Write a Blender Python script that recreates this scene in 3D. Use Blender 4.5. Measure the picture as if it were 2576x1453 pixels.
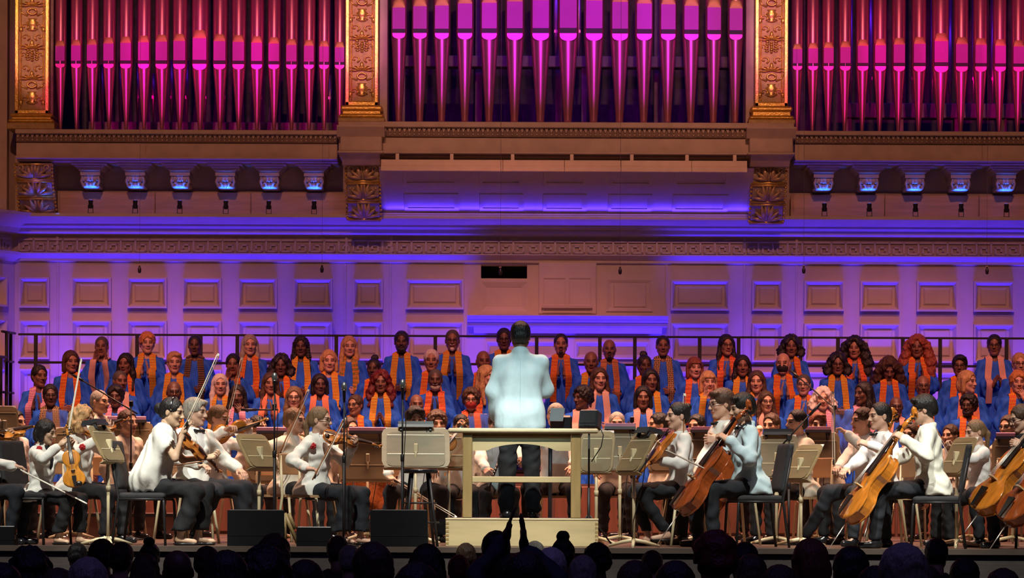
import bpy, math, random
import numpy as np
from mathutils import Vector, Matrix, Euler, Quaternion

# ------------------------------------------------------------------ scene, camera
for _o in list(bpy.data.objects):
    bpy.data.objects.remove(_o)
SC = bpy.context.scene
COL = SC.collection
PI = math.pi
R = math.radians
F = 7920.0          # focal length in pixels of the 2576 x 1453 frame
CX, HY = 1288.0, 1235.0   # principal column, horizon row
RHO = 0.0042        # slight roll of the hand-held camera
CZ = 0.512           # camera height above the stage floor (it stands in the stalls)

def Xp(px, d): return (px - CX) * d / F
def Zp(py, d): return CZ + (HY - py) * d / F
def Xq(px, py, d): return (px + RHO * (py - HY) - CX) * d / F      # place of a picture point at depth d
def Zq(px, py, d): return CZ + (HY - py + RHO * (px - CX)) * d / F
def Pq(px, py, d): return Vector((Xq(px, py, d), d, Zq(px, py, d)))

cam_d = bpy.data.cameras.new('camera')
cam_d.sensor_fit = 'HORIZONTAL'
cam_d.sensor_width = 36.0
cam_d.lens = 36.0 * F / 2576.0
cam_d.shift_y = (HY - 726.5) / 2576.0
cam_d.clip_end = 200
cam = bpy.data.objects.new('camera', cam_d)
COL.objects.link(cam)
cam.location = (0, 0, CZ)
cam.rotation_euler = (Matrix.Rotation(-RHO, 3, 'Y') @ Matrix.Rotation(R(90), 3, 'X')).to_euler()
SC.camera = cam

SC.view_settings.view_transform = 'Standard'
SC.view_settings.look = 'None'
SC.view_settings.exposure = 0.0
SC.view_settings.gamma = 1.0
SC.view_settings.use_curve_mapping = False

# ------------------------------------------------------------------ world: a dark hall
wd = bpy.data.worlds.new('hall_dark')
SC.world = wd
wd.use_nodes = True
wd.node_tree.nodes['Background'].inputs[0].default_value = (0.35, 0.25, 0.45, 1)
wd.node_tree.nodes['Background'].inputs[1].default_value = 0.012

# ------------------------------------------------------------------ stage lighting
def aim(o, tgt):
    o.rotation_euler = (Vector(tgt) - o.location).to_track_quat('-Z', 'Y').to_euler()

def spot(name, loc, tgt, col, power, deg, blend=0.3, size=0.15, square=False):
    l = bpy.data.lights.new(name, 'SPOT')
    l.color = col; l.energy = power; l.spot_size = R(deg); l.spot_blend = blend
    l.shadow_soft_size = size; l.use_square = square
    o = bpy.data.objects.new(name, l); COL.objects.link(o)
    o.location = loc; aim(o, tgt)
    return o

def area(name, loc, tgt, col, power, sx, sy, spread=180):
    l = bpy.data.lights.new(name, 'AREA')
    l.shape = 'RECTANGLE'; l.color = col; l.energy = power; l.size = sx; l.size_y = sy
    l.spread = R(spread)
    o = bpy.data.objects.new(name, l); COL.objects.link(o)
    o.location = loc; aim(o, tgt)
    return o

W = 41.5            # depth of the back wall of the stage
L_BLUE = (0.05, 0.02, 1.0)
# house warm wash over the organ front and the back wall
spot('warm_wash_light', (-4, 8, 19), (-4.6, W, 4.2), (1.0, 0.37, 0.22), 8200, 20, 0.9, 0.3)
spot('warm_wash_light', (4, 8, 19), (5.6, W, 4.2), (1.0, 0.36, 0.21), 8200, 20, 0.9, 0.3)
spot('warm_wash_light', (0.7, 8, 19), (0.7, W, 6.3), (1.0, 0.42, 0.29), 8200, 13, 0.8, 0.3)
# white key lights over the orchestra, steep so that they stay off the choir
for _x in (-5.0, -1.7, 1.7, 5.0):
    spot('orchestra_key_light', (_x * 1.05, 19.5, 13), (_x, 28.4, 0.6), (1.0, 0.98, 0.87), 9200, 20.5, 0.45, 0.2)
spot('conductor_light', (0.2, 16, 11), (0.06, 30.2, 1.3), (0.50, 0.92, 1.0), 2700, 7.0, 0.5, 0.15)
area('orchestra_top_light', (0, 33.6, 10), (0, 33.6, 0), (1.0, 0.52, 0.35), 950, 12, 2.4, 65)
# dim violet fill added over the stalls to lift the heads, no hall lamp
area('audience_fill_light', (0, 12, 11.5), (0, 14, 0), (0.30, 0.22, 1.0), 80, 10, 8, 140)
# red-pink front light on the choir
for _x in (-5.5, 0, 5.5):
    spot('choir_light', (_x, 27.5, 13.5), (_x * 0.9, 38.6, 1.9), (1.0, 0.30, 0.25), 6200, 24, 0.7, 0.15)
# magenta lights on the three organ bays
def organ_spot(px, py, half_px, col, power):
    d = 41.0
    x, z = Xp(px, d), Zp(py, d)
    hw = half_px * d / F
    D = 15.0
    spot('organ_light', (x, d - D, z + 0.6), (x, d, z), col, power, 2 * math.degrees(math.atan(hw / D)), 0.35, 0.05)
for _px in (205, 350, 500, 650, 795):
    organ_spot(_px, 120, 205, (1.0, 0.0, 0.50), 1600)
for _px in (1030, 1160, 1290, 1425, 1560, 1690, 1820):
    organ_spot(_px, 50, 255, (0.64, 0.0, 1.0), 850)
for _px in (2050, 2200, 2350, 2500, 2650):
    organ_spot(_px, 120, 205, (1.0, 0.0, 0.42), 1600)
# narrow warm lights on the gilded pilasters
for _px, _d in ((78, 40.95), (908, 40.3), (1938, 40.3)):
    _x = Xp(_px, _d)
    spot('pilaster_light', (_x, 26.0, 9.0), (_x, _d, 6.6), (1.0, 0.78, 0.34), 1500, 8.0, 0.3, 0.05).scale = (0.30, 1, 1)
# blue LED battens standing behind the choir, washing up the wall
for _i in range(8):
    _x = -6.0 + 1.9 * _i
    area('wall_wash_light', (_x, W - 0.46, 1.02), (_x, W, 2.9), L_BLUE, 18, 1.8, 0.07, 50)
# ------------------------------------------------------------------ helpers: objects
def link(name, me, parent=None, mats=None):
    o = bpy.data.objects.new(name, me)
    COL.objects.link(o)
    if parent is not None: o.parent = parent
    if mats is not None and me is not None:
        if not isinstance(mats, (list, tuple)): mats = [mats]
        if len(me.materials) == 0:
            for m in mats: me.materials.append(m)
        else:
            for i, m in enumerate(mats):
                if me.materials[i] != m:
                    o.material_slots[i].link = 'OBJECT'
                    o.material_slots[i].material = m
    return o

def tag(o, label=None, cat=None, group=None, kind=None):
    if label: o['label'] = label
    if cat: o['category'] = cat
    if group: o['group'] = group
    if kind: o['kind'] = kind
    return o

def empty(name, loc, rz=0.0, sc=1.0):
    o = bpy.data.objects.new(name, None)
    o.empty_display_size = 0.1
    COL.objects.link(o)
    o.location = loc; o.rotation_euler = (0, 0, rz); o.scale = (sc, sc, sc)
    return o

# ------------------------------------------------------------------ helpers: materials
MATS = {}
def mat(name, col, rough=0.6, metal=0.0, var=0.12, scale=8.0, bump=0.0, bscale=60.0, emit=None, estr=0.0,
        coat=0.0, stretch=(1, 1, 1), spec=None, bdist=0.01):
    if name in MATS: return MATS[name]
    m = bpy.data.materials.new(name); m.use_nodes = True
    nt = m.node_tree; b = nt.nodes['Principled BSDF']
    b.inputs['Roughness'].default_value = rough
    b.inputs['Metallic'].default_value = metal
    if coat: b.inputs['Coat Weight'].default_value = coat
    if spec is not None: b.inputs['Specular IOR Level'].default_value = spec
    tc = nt.nodes.new('ShaderNodeTexCoord')
    mp = nt.nodes.new('ShaderNodeMapping'); mp.inputs['Scale'].default_value = stretch
    nt.links.new(tc.outputs['Object'], mp.inputs[0])
    n = nt.nodes.new('ShaderNodeTexNoise'); n.inputs['Scale'].default_value = scale; n.inputs['Detail'].default_value = 3
    nt.links.new(mp.outputs[0], n.inputs['Vector'])
    rp = nt.nodes.new('ShaderNodeValToRGB')
    lo = [max(0, c * (1 - var)) for c in col]; hi = [min(1, c * (1 + var)) for c in col]
    rp.color_ramp.elements[0].color = (*lo, 1); rp.color_ramp.elements[1].color = (*hi, 1)
    rp.color_ramp.elements[0].position = 0.3; rp.color_ramp.elements[1].position = 0.7
    nt.links.new(n.outputs['Fac'], rp.inputs[0])
    nt.links.new(rp.outputs[0], b.inputs['Base Color'])
    if bump:
        n2 = nt.nodes.new('ShaderNodeTexNoise'); n2.inputs['Scale'].default_value = bscale
        nt.links.new(mp.outputs[0], n2.inputs['Vector'])
        bp = nt.nodes.new('ShaderNodeBump'); bp.inputs['Strength'].default_value = bump; bp.inputs['Distance'].default_value = bdist
        nt.links.new(n2.outputs['Fac'], bp.inputs['Height']); nt.links.new(bp.outputs[0], b.inputs['Normal'])
    if emit:
        b.inputs['Emission Color'].default_value = (*emit, 1); b.inputs['Emission Strength'].default_value = estr
    MATS[name] = m
    return m

# ------------------------------------------------------------------ helpers: meshes
class MB:
    """collects simple shapes; build() links them as one mesh object"""
    def __init__(s): s.v = []; s.f = []; s.smooth = []
    def raw(s, v, f, smooth=False):
        n = len(s.v)
        s.v += [tuple(map(float, p)) for p in v]
        s.f += [tuple(int(i) + n for i in q) for q in f]
        s.smooth += [smooth] * len(f)
        return s
    def box(s, x0, x1, y0, y1, z0, z1, M=None):
        v = [Vector((x, y, z)) for z in (z0, z1) for y in (y0, y1) for x in (x0, x1)]
        if M is not None: v = [M @ p for p in v]
        return s.raw(v, [(0, 2, 3, 1), (4, 5, 7, 6), (0, 1, 5, 4), (2, 6, 7, 3), (0, 4, 6, 2), (1, 3, 7, 5)])
    def bbox(s, x0, x1, y0, y1, z0, z1, b=0.01, M=None):
        """box with chamfered edges"""
        b = min(b, abs(x1-x0)/2.1, abs(y1-y0)/2.1, abs(z1-z0)/2.1)
        X = (x0, x1); Y = (y0, y1); Z = (z0, z1)
        v = []; idx = {}
        for i in (0, 1):
            for j in (0, 1):
                for k in (0, 1):
                    sx = 1 if i == 0 else -1; sy = 1 if j == 0 else -1; sz = 1 if k == 0 else -1
                    for a, (dx, dy, dz) in enumerate(((0, 1, 1), (1, 0, 1), (1, 1, 0))):
                        idx[(i, j, k, a)] = len(v)
                        v.append(Vector((X[i]+sx*b*dx, Y[j]+sy*b*dy, Z[k]+sz*b*dz)))
        f = []
        for i in (0, 1):
            q = [idx[(i, 0, 0, 0)], idx[(i, 1, 0, 0)], idx[(i, 1, 1, 0)], idx[(i, 0, 1, 0)]]
            f.append(q if i else q[::-1])
            q = [idx[(0, i, 0, 1)], idx[(1, i, 0, 1)], idx[(1, i, 1, 1)], idx[(0, i, 1, 1)]]
            f.append(q[::-1] if i else q)
            q = [idx[(0, 0, i, 2)], idx[(1, 0, i, 2)], idx[(1, 1, i, 2)], idx[(0, 1, i, 2)]]
            f.append(q if i else q[::-1])
        for i in (0, 1):
            for j in (0, 1):
                q = [idx[(i, j, 0, 0)], idx[(i, j, 1, 0)], idx[(i, j, 1, 1)], idx[(i, j, 0, 1)]]
                f.append(q if i == j else q[::-1])
                q = [idx[(i, 0, j, 0)], idx[(i, 1, j, 0)], idx[(i, 1, j, 2)], idx[(i, 0, j, 2)]]
                f.append(q[::-1] if i == j else q)
                q = [idx[(0, i, j, 1)], idx[(1, i, j, 1)], idx[(1, i, j, 2)], idx[(0, i, j, 2)]]
                f.append(q if i == j else q[::-1])
                for k in (0, 1):
                    t = [idx[(i, j, k, 0)], idx[(i, j, k, 1)], idx[(i, j, k, 2)]]
                    f.append(t if (i+j+k) % 2 else t[::-1])
        if M is not None: v = [M @ p for p in v]
        return s.raw(v, f)
    def prism(s, poly, axis, a0, a1, M=None):
        """closed polygon extruded along an axis. axis x: poly (y,z); y: (x,z); z: (x,y)"""
        def P(u, w, t): return {'x': (t, u, w), 'y': (u, t, w), 'z': (u, w, t)}[axis]
        n = len(poly)
        v = [Vector(P(u, w, a0)) for u, w in poly] + [Vector(P(u, w, a1)) for u, w in poly]
        if M is not None: v = [M @ p for p in v]
        f = [tuple(range(n))[::-1], tuple(range(n, 2*n))] + [(i, (i+1) % n, n+(i+1) % n, n+i) for i in range(n)]
        return s.raw(v, f)
    def lathe(s, prof, seg=16, M=None, smooth=True, cap=True):
        """profile (r,z) turned around z"""
        v = []; f = []
        for r, z in prof:
            for k in range(seg):
                a = 2*PI*k/seg
                v.append(Vector((r*math.cos(a), r*math.sin(a), z)))
        for i in range(len(prof)-1):
            for k in range(seg):
                k2 = (k+1) % seg
                f.append((i*seg+k, i*seg+k2, (i+1)*seg+k2, (i+1)*seg+k))
        if cap:
            f.append(tuple(range(seg))[::-1]); f.append(tuple(range((len(prof)-1)*seg, len(prof)*seg)))
        if M is not None: v = [M @ p for p in v]
        n0 = len(s.f); s.raw(v, f, smooth)
        if cap: s.smooth[-1] = s.smooth[-2] = False
        return s
    def tube(s, pts, rad, seg=8, cap=True, M=None, flat=1.0):
        """round bar along points; rad a number or a list"""
        pts = [Vector(p) for p in pts]; n = len(pts)
        if not isinstance(rad, (list, tuple)): rad = [rad]*n
        v = []; f = []
        t0 = (pts[1]-pts[0]).normalized()
        up = Vector((0, 0, 1)) if abs(t0.z) < 0.9 else Vector((0, 1, 0))
        nrm = (up - t0*up.dot(t0)).normalized()
        for i in range(n):
            t = (pts[min(i+1, n-1)]-pts[max(i-1, 0)]).normalized()
            nrm = (nrm - t*nrm.dot(t)).normalized(); bi = t.cross(nrm)
            for k in range(seg):
                a = 2*PI*k/seg
                v.append(pts[i] + nrm*(math.cos(a)*rad[i]*flat) + bi*(math.sin(a)*rad[i]))
        for i in range(n-1):
            for k in range(seg):
                k2 = (k+1) % seg
                f.append((i*seg+k, i*seg+k2, (i+1)*seg+k2, (i+1)*seg+k))
        if cap:
            f.append(tuple(range(seg))[::-1]); f.append(tuple(range((n-1)*seg, n*seg)))
        if M is not None: v = [M @ p for p in v]
        s.raw(v, f, True)
        if cap: s.smooth[-1] = s.smooth[-2] = False
        return s
    def ball(s, c, r, seg=10, ring=6, M=None):
        if not isinstance(r, (list, tuple)): r = (r, r, r)
        v = []; f = []
        for i in range(1, ring):
            th = PI*i/ring
            for k in range(seg):
                a = 2*PI*k/seg
                v.append(Vector((c[0]+r[0]*math.sin(th)*math.cos(a), c[1]+r[1]*math.sin(th)*math.sin(a), c[2]+r[2]*math.cos(th))))
        top = len(v); v.append(Vector((c[0], c[1], c[2]+r[2]))); v.append(Vector((c[0], c[1], c[2]-r[2])))
        for i in range(ring-2):
            for k in range(seg):
                k2 = (k+1) % seg
                f.append((i*seg+k, (i+1)*seg+k, (i+1)*seg+k2, i*seg+k2))
        for k in range(seg):
            k2 = (k+1) % seg
            f.append((top, k, k2)); f.append((top+1, (ring-2)*seg+k2, (ring-2)*seg+k))
        if M is not None: v = [M @ p for p in v]
        return s.raw(v, f, True)
    def mesh(s, name):
        me = bpy.data.meshes.new(name)
        me.from_pydata(s.v, [], s.f)
        me.polygons.foreach_set('use_smooth', s.smooth)
        me.update()
        return me
    def build(s, name, m, parent=None):
        return link(name, s.mesh(name), parent, m)

def struct(name, mb, m, parent=None):
    o = mb.build(name, m, parent)
    if parent is None: o['kind'] = 'structure'
    return o

ORDW = ['first', 'second', 'third', 'fourth', 'fifth', 'sixth', 'seventh', 'eighth', 'ninth', 'tenth', 'eleventh', 'twelfth', 'thirteenth', 'fourteenth', 'fifteenth', 'sixteenth', 'seventeenth', 'eighteenth', 'nineteenth']
def ordinal(n):
    if n < 20: return ORDW[n-1]
    t = {2: 'twent', 3: 'thirt', 4: 'fort', 5: 'fift'}[n//10]
    return t+'ieth' if n % 10 == 0 else t+'y-'+ORDW[n % 10-1]
# ------------------------------------------------------------------ materials of the hall
M_WALL = mat('cream_plaster', (0.62, 0.53, 0.46), 0.7, var=0.06, scale=3, bump=0.05, bscale=120)
M_TRIM = mat('cream_trim', (0.60, 0.51, 0.44), 0.55, var=0.06, scale=4)
M_CASE = mat('organ_case_paint', (0.58, 0.46, 0.36), 0.55, var=0.10, scale=5)
M_CASE2 = mat('organ_case_dark', (0.20, 0.12, 0.08), 0.5, var=0.25, scale=9)
M_GOLD = mat('gilding', (0.88, 0.60, 0.15), 0.36, 0.7, var=0.2, scale=14, bump=0.25, bscale=50)
M_GOLDF = mat('gilded_field', (0.46, 0.33, 0.13), 0.5, 0.2, var=0.2, scale=18, bump=0.2, bscale=70)
M_BAFFLE = mat('tan_baffle_wood', (0.66, 0.44, 0.26), 0.55, var=0.14, scale=2.5, stretch=(1, 1, 9))
M_BLACK = mat('black_paint', (0.012, 0.011, 0.013), 0.5, var=0.2)
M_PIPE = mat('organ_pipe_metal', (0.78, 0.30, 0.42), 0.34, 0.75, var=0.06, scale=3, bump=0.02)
M_LIP = mat('organ_pipe_lip_lit', (0.52, 0.06, 0.50), 0.5, 0.3, var=0.06, scale=3)  # magenta light put into the colour of the flat lips
M_CROWN = mat('organ_pipe_crown_glint', (0.55, 0.30, 0.12), 0.45, 0.4, var=0.1)  # warm reflection on the sloping lip top, painted as its colour
M_INSIDE = mat('organ_inside', (0.10, 0.08, 0.09), 0.8, var=0.3)
M_STAGE = mat('stage_boards', (0.10, 0.06, 0.04), 0.45, var=0.2, scale=3, stretch=(12, 1, 1))
M_FRONT = mat('stage_front_paint', (0.045, 0.034, 0.032), 0.6, var=0.2, scale=5, stretch=(1, 1, 10))
M_CARPET = mat('dark_carpet', (0.03, 0.02, 0.03), 0.95, var=0.3, scale=60)
M_RISER = mat('riser_boards', (0.16, 0.08, 0.06), 0.6, var=0.2, scale=3, stretch=(1, 8, 1))
M_LAMP = mat('lamp_housing', (0.015, 0.015, 0.018), 0.4, var=0.1)
M_LED = mat('blue_led_lens', (0.1, 0.2, 1.0), 0.3, emit=(0.05, 0.15, 1.0), estr=6.0)

PPM = F / W
def zx(py, px=1288, d=W): return Zq(px, py, d)

XL, XR = Xq(38, 600, W), 9.2

# stage floor and front
mb = MB(); mb.box(-10.5, 10.5, 28.0, 42.3, -0.12, 0.0)
struct('floor', mb, M_STAGE)
mb = MB(); mb.box(-10.5, 10.5, 28.02, 28.3, -1.12, -0.12)
wf = struct('wall_front', mb, M_FRONT)
for i in range(4):
    b = MB(); b.box(-10.5, 10.5, 27.985, 28.02, -0.02 - 0.27*(i+1), -0.035 - 0.27*i)
    b.build('plank', M_FRONT, wf)
b = MB(); b.box(-10.5, 10.5, 27.95, 28.1, -0.035, 0.012); b.build('nosing', mat('stage_nosing', (0.07, 0.05, 0.04), 0.5), wf)
mb = MB(); mb.box(-12, 12, 2, 28.3, -1.3, -1.12)
o = struct('floor', mb, M_CARPET)

# ------------------------------------------------------------------ back wall with a slot above the door panels
slot = (Xq(1210, 680, W), Xq(1326, 680, W), zx(700), zx(666))
zc = Zp(650, W)
mb = MB()
mb.box(XL, slot[0], W, W + 0.3, 0, zc)
mb.box(slot[1], XR, W, W + 0.3, 0, zc)
mb.box(slot[0], slot[1], W, W + 0.3, 0, slot[2])
mb.box(slot[0], slot[1], W, W + 0.3, slot[3], zc)
wall = struct('wall_back', mb, M_WALL)
mb = MB(); mb.box(slot[0]-0.2, slot[1]+0.2, W+0.6, W+0.62, slot[2]-0.3, slot[3]+0.3); mb.build('slot_back', M_BLACK, wall)

def ring_frame(mb, x0, x1, z0, z1, w, p, y):
    """projecting frame with splayed inside; y is the wall face, p the projection"""
    O = [(x0, z0), (x1, z0), (x1, z1), (x0, z1)]
    a = 0.35*w
    A = [(x0+a, z0+a), (x1-a, z0+a), (x1-a, z1-a), (x0+a, z1-a)]
    b = w
    B = [(x0+b, z0+b), (x1-b, z0+b), (x1-b, z1-b), (x0+b, z1-b)]
    v = [(x, y, z) for x, z in O] + [(x, y-p, z) for x, z in O] + [(x, y-p, z) for x, z in A] + [(x, y-0.004, z) for x, z in B]
    f = []
    for l in range(3):
        for i in range(4):
            j = (i+1) % 4
            f.append((l*4+i, l*4+j, l*4+4+j, l*4+4+i))
    mb.raw(v, f)
def raised_panel(mb, x0, x1, z0, z1, p, y):
    c = p*0.9
    v = [(x0, y, z0), (x1, y, z0), (x1, y, z1), (x0, y, z1), (x0+c, y-p, z0+c), (x1-c, y-p, z0+c), (x1-c, y-p, z1-c), (x0+c, y-p, z1-c)]
    mb.raw(v, [(0, 1, 5, 4), (1, 2, 6, 5), (2, 3, 7, 6), (3, 0, 4, 7), (4, 5, 6, 7)])

cols = [(50, 126), (181, 281), (321, 421), (460, 558), (600, 698), (739, 837), (889, 964), (1021, 1167),
        (1687, 1835), (1891, 1969), (2022, 2123), (2163, 2263), (2305, 2408), (2448, 2550), (2590, 2690)]
rows = [(700, 776), (808, 905), (930, 1030)]
for (a, b_) in cols:
    xm = (a+b_)/2
    for (r0, r1) in rows:
        # measured on the rolled picture near this column
        z1, z0 = Zq(xm, r0 + (xm-1288)*0.0040, W), Zq(xm, r1 + (xm-1288)*0.0040, W)
        z1, z0 = Zp(r0+3, W), Zp(r1+3, W)
        x0, x1 = Xq(a, r0, W), Xq(b_, r0, W)
        mb = MB(); ring_frame(mb, x0, x1, z0, z1, 0.062, 0.085, W)
        fr = mb.build('panel_frame', M_WALL, wall)
        mb = MB(); raised_panel(mb, x0+0.095, x1-0.095, z0+0.085, z1-0.085, 0.022, W-0.004)
        mb.build('panel', M_WALL, fr)
# narrow upright strips between bays
for px in (146, 868, 982, 1676, 1872, 2003):
    x = Xq(px, 750, W)
    mb = MB(); mb.bbox(x-0.012, x+0.012, W-0.02, W, 0.6, zc, 0.004); mb.build('upright_bead', M_TRIM, wall)
# centre: door head with stepped cornice, panels over it
mb = MB()
x0, x1 = Xq(1204, 740, W), Xq(1332, 740, W)
ring_frame(mb, x0, x1, zx(790), zx(703), 0.10, 0.03, W); mb.build('panel_frame', M_WALL, wall)
mb = MB(); ring_frame(mb, Xq(1525, 740, W), Xq(1642, 740, W), zx(782), zx(700), 0.05, 0.02, W)
fr = mb.build('panel_frame', M_WALL, wall)
mb = MB(); raised_panel(mb, Xq(1543, 740, W), Xq(1626, 740, W), zx(772), zx(711), 0.015, W); mb.build('panel', M_WALL, fr)
mb = MB(); mb.bbox(Xq(1355, 720, W), Xq(1500, 720, W), W-0.10, W, zx(790), zx(660), 0.01)
hatch = mb.build('projecting_panel', M_WALL, wall)
for (a, b_, r0, r1) in ((1365, 1424, 698, 770), (1429, 1488, 698, 770), (1365, 1488, 772, 787)):
    mb = MB(); ring_frame(mb, Xq(a, 720, W), Xq(b_, 720, W), zx(r1), zx(r0), 0.022, 0.012, W-0.10); mb.build('panel_frame', M_WALL, hatch)
mb = MB(); mb.bbox(Xq(1362, 720, W), Xq(1490, 720, W), W-0.16, W-0.10, zx(776), zx(771), 0.008); mb.build('ledge', M_TRIM, hatch)

def extrude_profile(pts, x0, x1):
    """pts: (projection from the wall, z) from bottom to top, closed back on the wall"""
    poly = [(W - p, z) for p, z in pts] + [(W + 0.05, pts[-1][1]), (W + 0.05, pts[0][1])]
    mb = MB(); mb.prism(poly, 'x', x0, x1); return mb
dh = [(0.02, 838), (0.10, 836), (0.13, 831), (0.17, 826), (0.18, 822), (0.20, 821), (0.20, 812), (0.26, 809), (0.27, 805), (0.33, 801), (0.36, 797), (0.36, 794), (0.05, 793)]
mb = extrude_profile([(p, zx(y)) for p, y in dh[:6]], Xq(1192, 820, W), Xq(1664, 820, W)); d1 = mb.build('door_head', M_TRIM, wall)
mb = extrude_profile([(p, zx(y)) for p, y in dh[5:]], Xq(1176, 800, W), Xq(1678, 800, W)); mb.build('door_head_cornice', M_TRIM, d1)
for a, b_ in ((1208, 1424), (1432, 1648)):
    for r0, r1 in ((858, 902), (915, 990)):
        mb = MB(); ring_frame(mb, Xq(a+14, 880, W), Xq(b_-14, 880, W), zx(r1), zx(r0), 0.06, 0.05, W); mb.build('panel_frame', M_WALL, wall)

# main cornice and architrave of the lower wall
def fulltrim(name, prof, x0=XL-0.3, x1=XR, m=M_TRIM):
    mb = extrude_profile([(p, Zp(y, W)) for p, y in prof], x0, x1)
    return struct(name, mb, m)
fulltrim('trim_1', [(0.02, 663), (0.05, 661), (0.05, 655), (0.10, 651), (0.17, 644), (0.17, 641), (0.05, 640)])
fr_t = fulltrim('trim_2', [(0.05, 641), (0.05, 594)], m=mat('frieze_shade', (0.50, 0.40, 0.33), 0.7, var=0.08))  # field darker than the keys: shade behind the relief put into the colour
fulltrim('trim_3', [(0.05, 597), (0.16, 594), (0.18, 590), (0.18, 581), (0.24, 579), (0.26, 576), (0.26, 571), (0.34, 569), (0.46, 563), (0.50, 558), (0.52, 557), (0.52, 549), (0.02, 548)])
# Greek key relief on the frieze: every key a piece of its own
def key_mesh(w, h, t, flip):
    mb = MB()
    u = w / 8.0
    bars = [(0, 8, 7, 8), (0, 1, 0, 8), (0, 6.6, 0, 1), (5.6, 6.6, 0, 5), (2.4, 6.6, 4, 5), (2.4, 3.4, 2.2, 5)]
    for a, b_, c, d in bars:
        x0, x1 = a*u, b_*u
        if flip: x0, x1 = w - x1, w - x0
        z0, z1 = c*h/8, d*h/8
        mb.box(x0, x1, -t, 0, z0, z1)
    return mb.mesh('key')
kw = 36.5 * W / F
km = [key_mesh(kw, Zp(605, W)-Zp(637, W), 0.03, f) for f in (False, True)]
for m_ in km: m_.materials.append(M_TRIM)
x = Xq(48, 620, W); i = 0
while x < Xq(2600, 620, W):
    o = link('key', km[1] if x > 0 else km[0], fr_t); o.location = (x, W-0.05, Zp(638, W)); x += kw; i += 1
for px in (146, 872, 985, 1872, 2003):
    mb = MB(); mb.box(Xq(px-3, 620, W), Xq(px+3, 620, W), W-0.075, W-0.05, Zp(641, W), Zp(597, W)); mb.build('frieze_break', M_TRIM, fr_t)

# ------------------------------------------------------------------ left side wall, splayed towards the hall
SA = Vector((XL, W, 0)); SB = Vector((XL-3.6, W-6.2, 0))
sdir = (SB-SA).normalized(); snor = Vector((-sdir.y, sdir.x, 0))
if snor.x < 0: snor = -snor
MS = Matrix(((sdir.x, snor.x, 0, SA.x), (sdir.y, snor.y, 0, SA.y), (0, 0, 1, 0), (0, 0, 0, 1)))   # local: x along, y out of the wall, z up
mb = MB(); mb.box(0, 7.5, -0.3, 0, 0, 13, MS); wl = struct('wall_left', mb, M_WALL)
def side_prof(name, prof):
    mb = MB(); mb.prism([(p, Zp(y, W)) for p, y in prof] + [(-0.02, Zp(prof[-1][1], W)), (-0.02, Zp(prof[0][1], W))], 'x', 0.0, 7.5, MS); mb.build(name, M_TRIM, wl)
side_prof('architrave', [(0.02, 663), (0.05, 659), (0.10, 653), (0.15, 648), (0.17, 641), (0.05, 640)])
side_prof('cornice', [(0.05, 597), (0.16, 590), (0.18, 581), (0.27, 573), (0.31, 568), (0.50, 556), (0.52, 549), (0.02, 548)])
for i in range(9):
    o = link('key', km[0], wl); o.matrix_world = MS @ Matrix.Translation((0.1+i*kw, 0.0, Zp(638, W))) @ Matrix.Rotation(PI, 4, 'Z') @ Matrix.Translation((-kw, 0, 0))
for i in range(3):
    for r0, r1 in rows:
        b = MB(); ring_frame(b, 0.25+i*0.9, 0.95+i*0.9, Zp(r1+3, W), Zp(r0+3, W), 0.062, -0.085, 0.0)
        b.v = [tuple(MS @ Vector((x, y, z))) for x, y, z in b.v]; b.build('panel_frame', M_WALL, wl)

# ------------------------------------------------------------------ organ case: upper wall, imposts, brackets
mb = MB(); mb.box(XL-0.5, XR, W, W+0.2, Zp(552, W), Zp(380, W))
upper = struct('wall_back', mb, M_CASE)
# ceiling of the hall far above the frame, and closing wall behind the organ
mb = MB(); mb.box(XL-1, XR, W+2.2, W+2.3, Zp(420, W), 13); struct('wall_back', mb, M_INSIDE)
mb = MB(); mb.box(XL-4, XR, 30, W+2.4, 13.0, 13.2); struct('ceiling', mb, M_CASE2)

# tan boards behind the ledge lamps
for k, (a, b_) in enumerate(((150, 872), (1988, 2700))):
    nb = 3; w_ = (b_-a)/nb
    sh = 3.3 if k == 0 else -3.3
    for i in range(nb):
        mb = MB(); mb.bbox(Xp(a-3+i*w_+0.5, W-0.12), Xp(a-3+(i+1)*w_-0.5, W-0.12), W-0.14, W-0.10, Zp(546, W-.12), Zp(487, W-.12), 0.006)
        mb.build('tan_board', M_BAFFLE, upper)

def impost(name, a, b_, ys, d, m, lab, beads=True):
    """ledge on which the pipes stand. ys rows: ledge top, ledge bottom, bead bottom, fascia bottom, lip bottom, soffit bottom"""
    x0, x1 = Xp(a, d), Xp(b_, d)
    t, l, bd, fa, lp, so = [Zp(y, d) for y in ys]
    root = empty(name, ((x0+x1)/2, d, so)); tag(root, lab, 'organ case')
    inv = Matrix.Translation((-(x0+x1)/2, -d, -so))
    def pc(nm, y0, y1, z0, z1, mm, xa=x0, xb=x1, bev=0.008):
        mb = MB(); mb.bbox(xa, xb, y0, y1, z0, z1, bev, M=inv); return mb.build(nm, mm, root)
    back = W - 0.004
    pc('ledge', d-0.07, back, l, t, m)
    pc('bead_course', d, back, bd, l, M_CASE2)
    pc('fascia', d+0.03, back, fa, bd, m)
    pc('lip', d-0.05, back, lp, fa, m)
    pc('soffit', d+0.10, back, so, lp, m)
    if beads:
        n = int((x1-x0)/0.062); b = MB()
        for i in range(n):
            xx = x0+0.03+i*(x1-x0-0.06)/(n-1)
            zz = bd+(l-bd)*0.28
            b.ball((xx, d-0.008, zz), 0.014, 6, 4, M=inv)
            b.prism([(xx-0.026, l-0.004), (xx+0.026, l-0.004), (xx, zz+0.02)], 'y', d-0.02, d, M=inv)
        bo = b.build('bead_molding', M_CASE, root); bo['kind'] = 'stuff'
    return root
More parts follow.
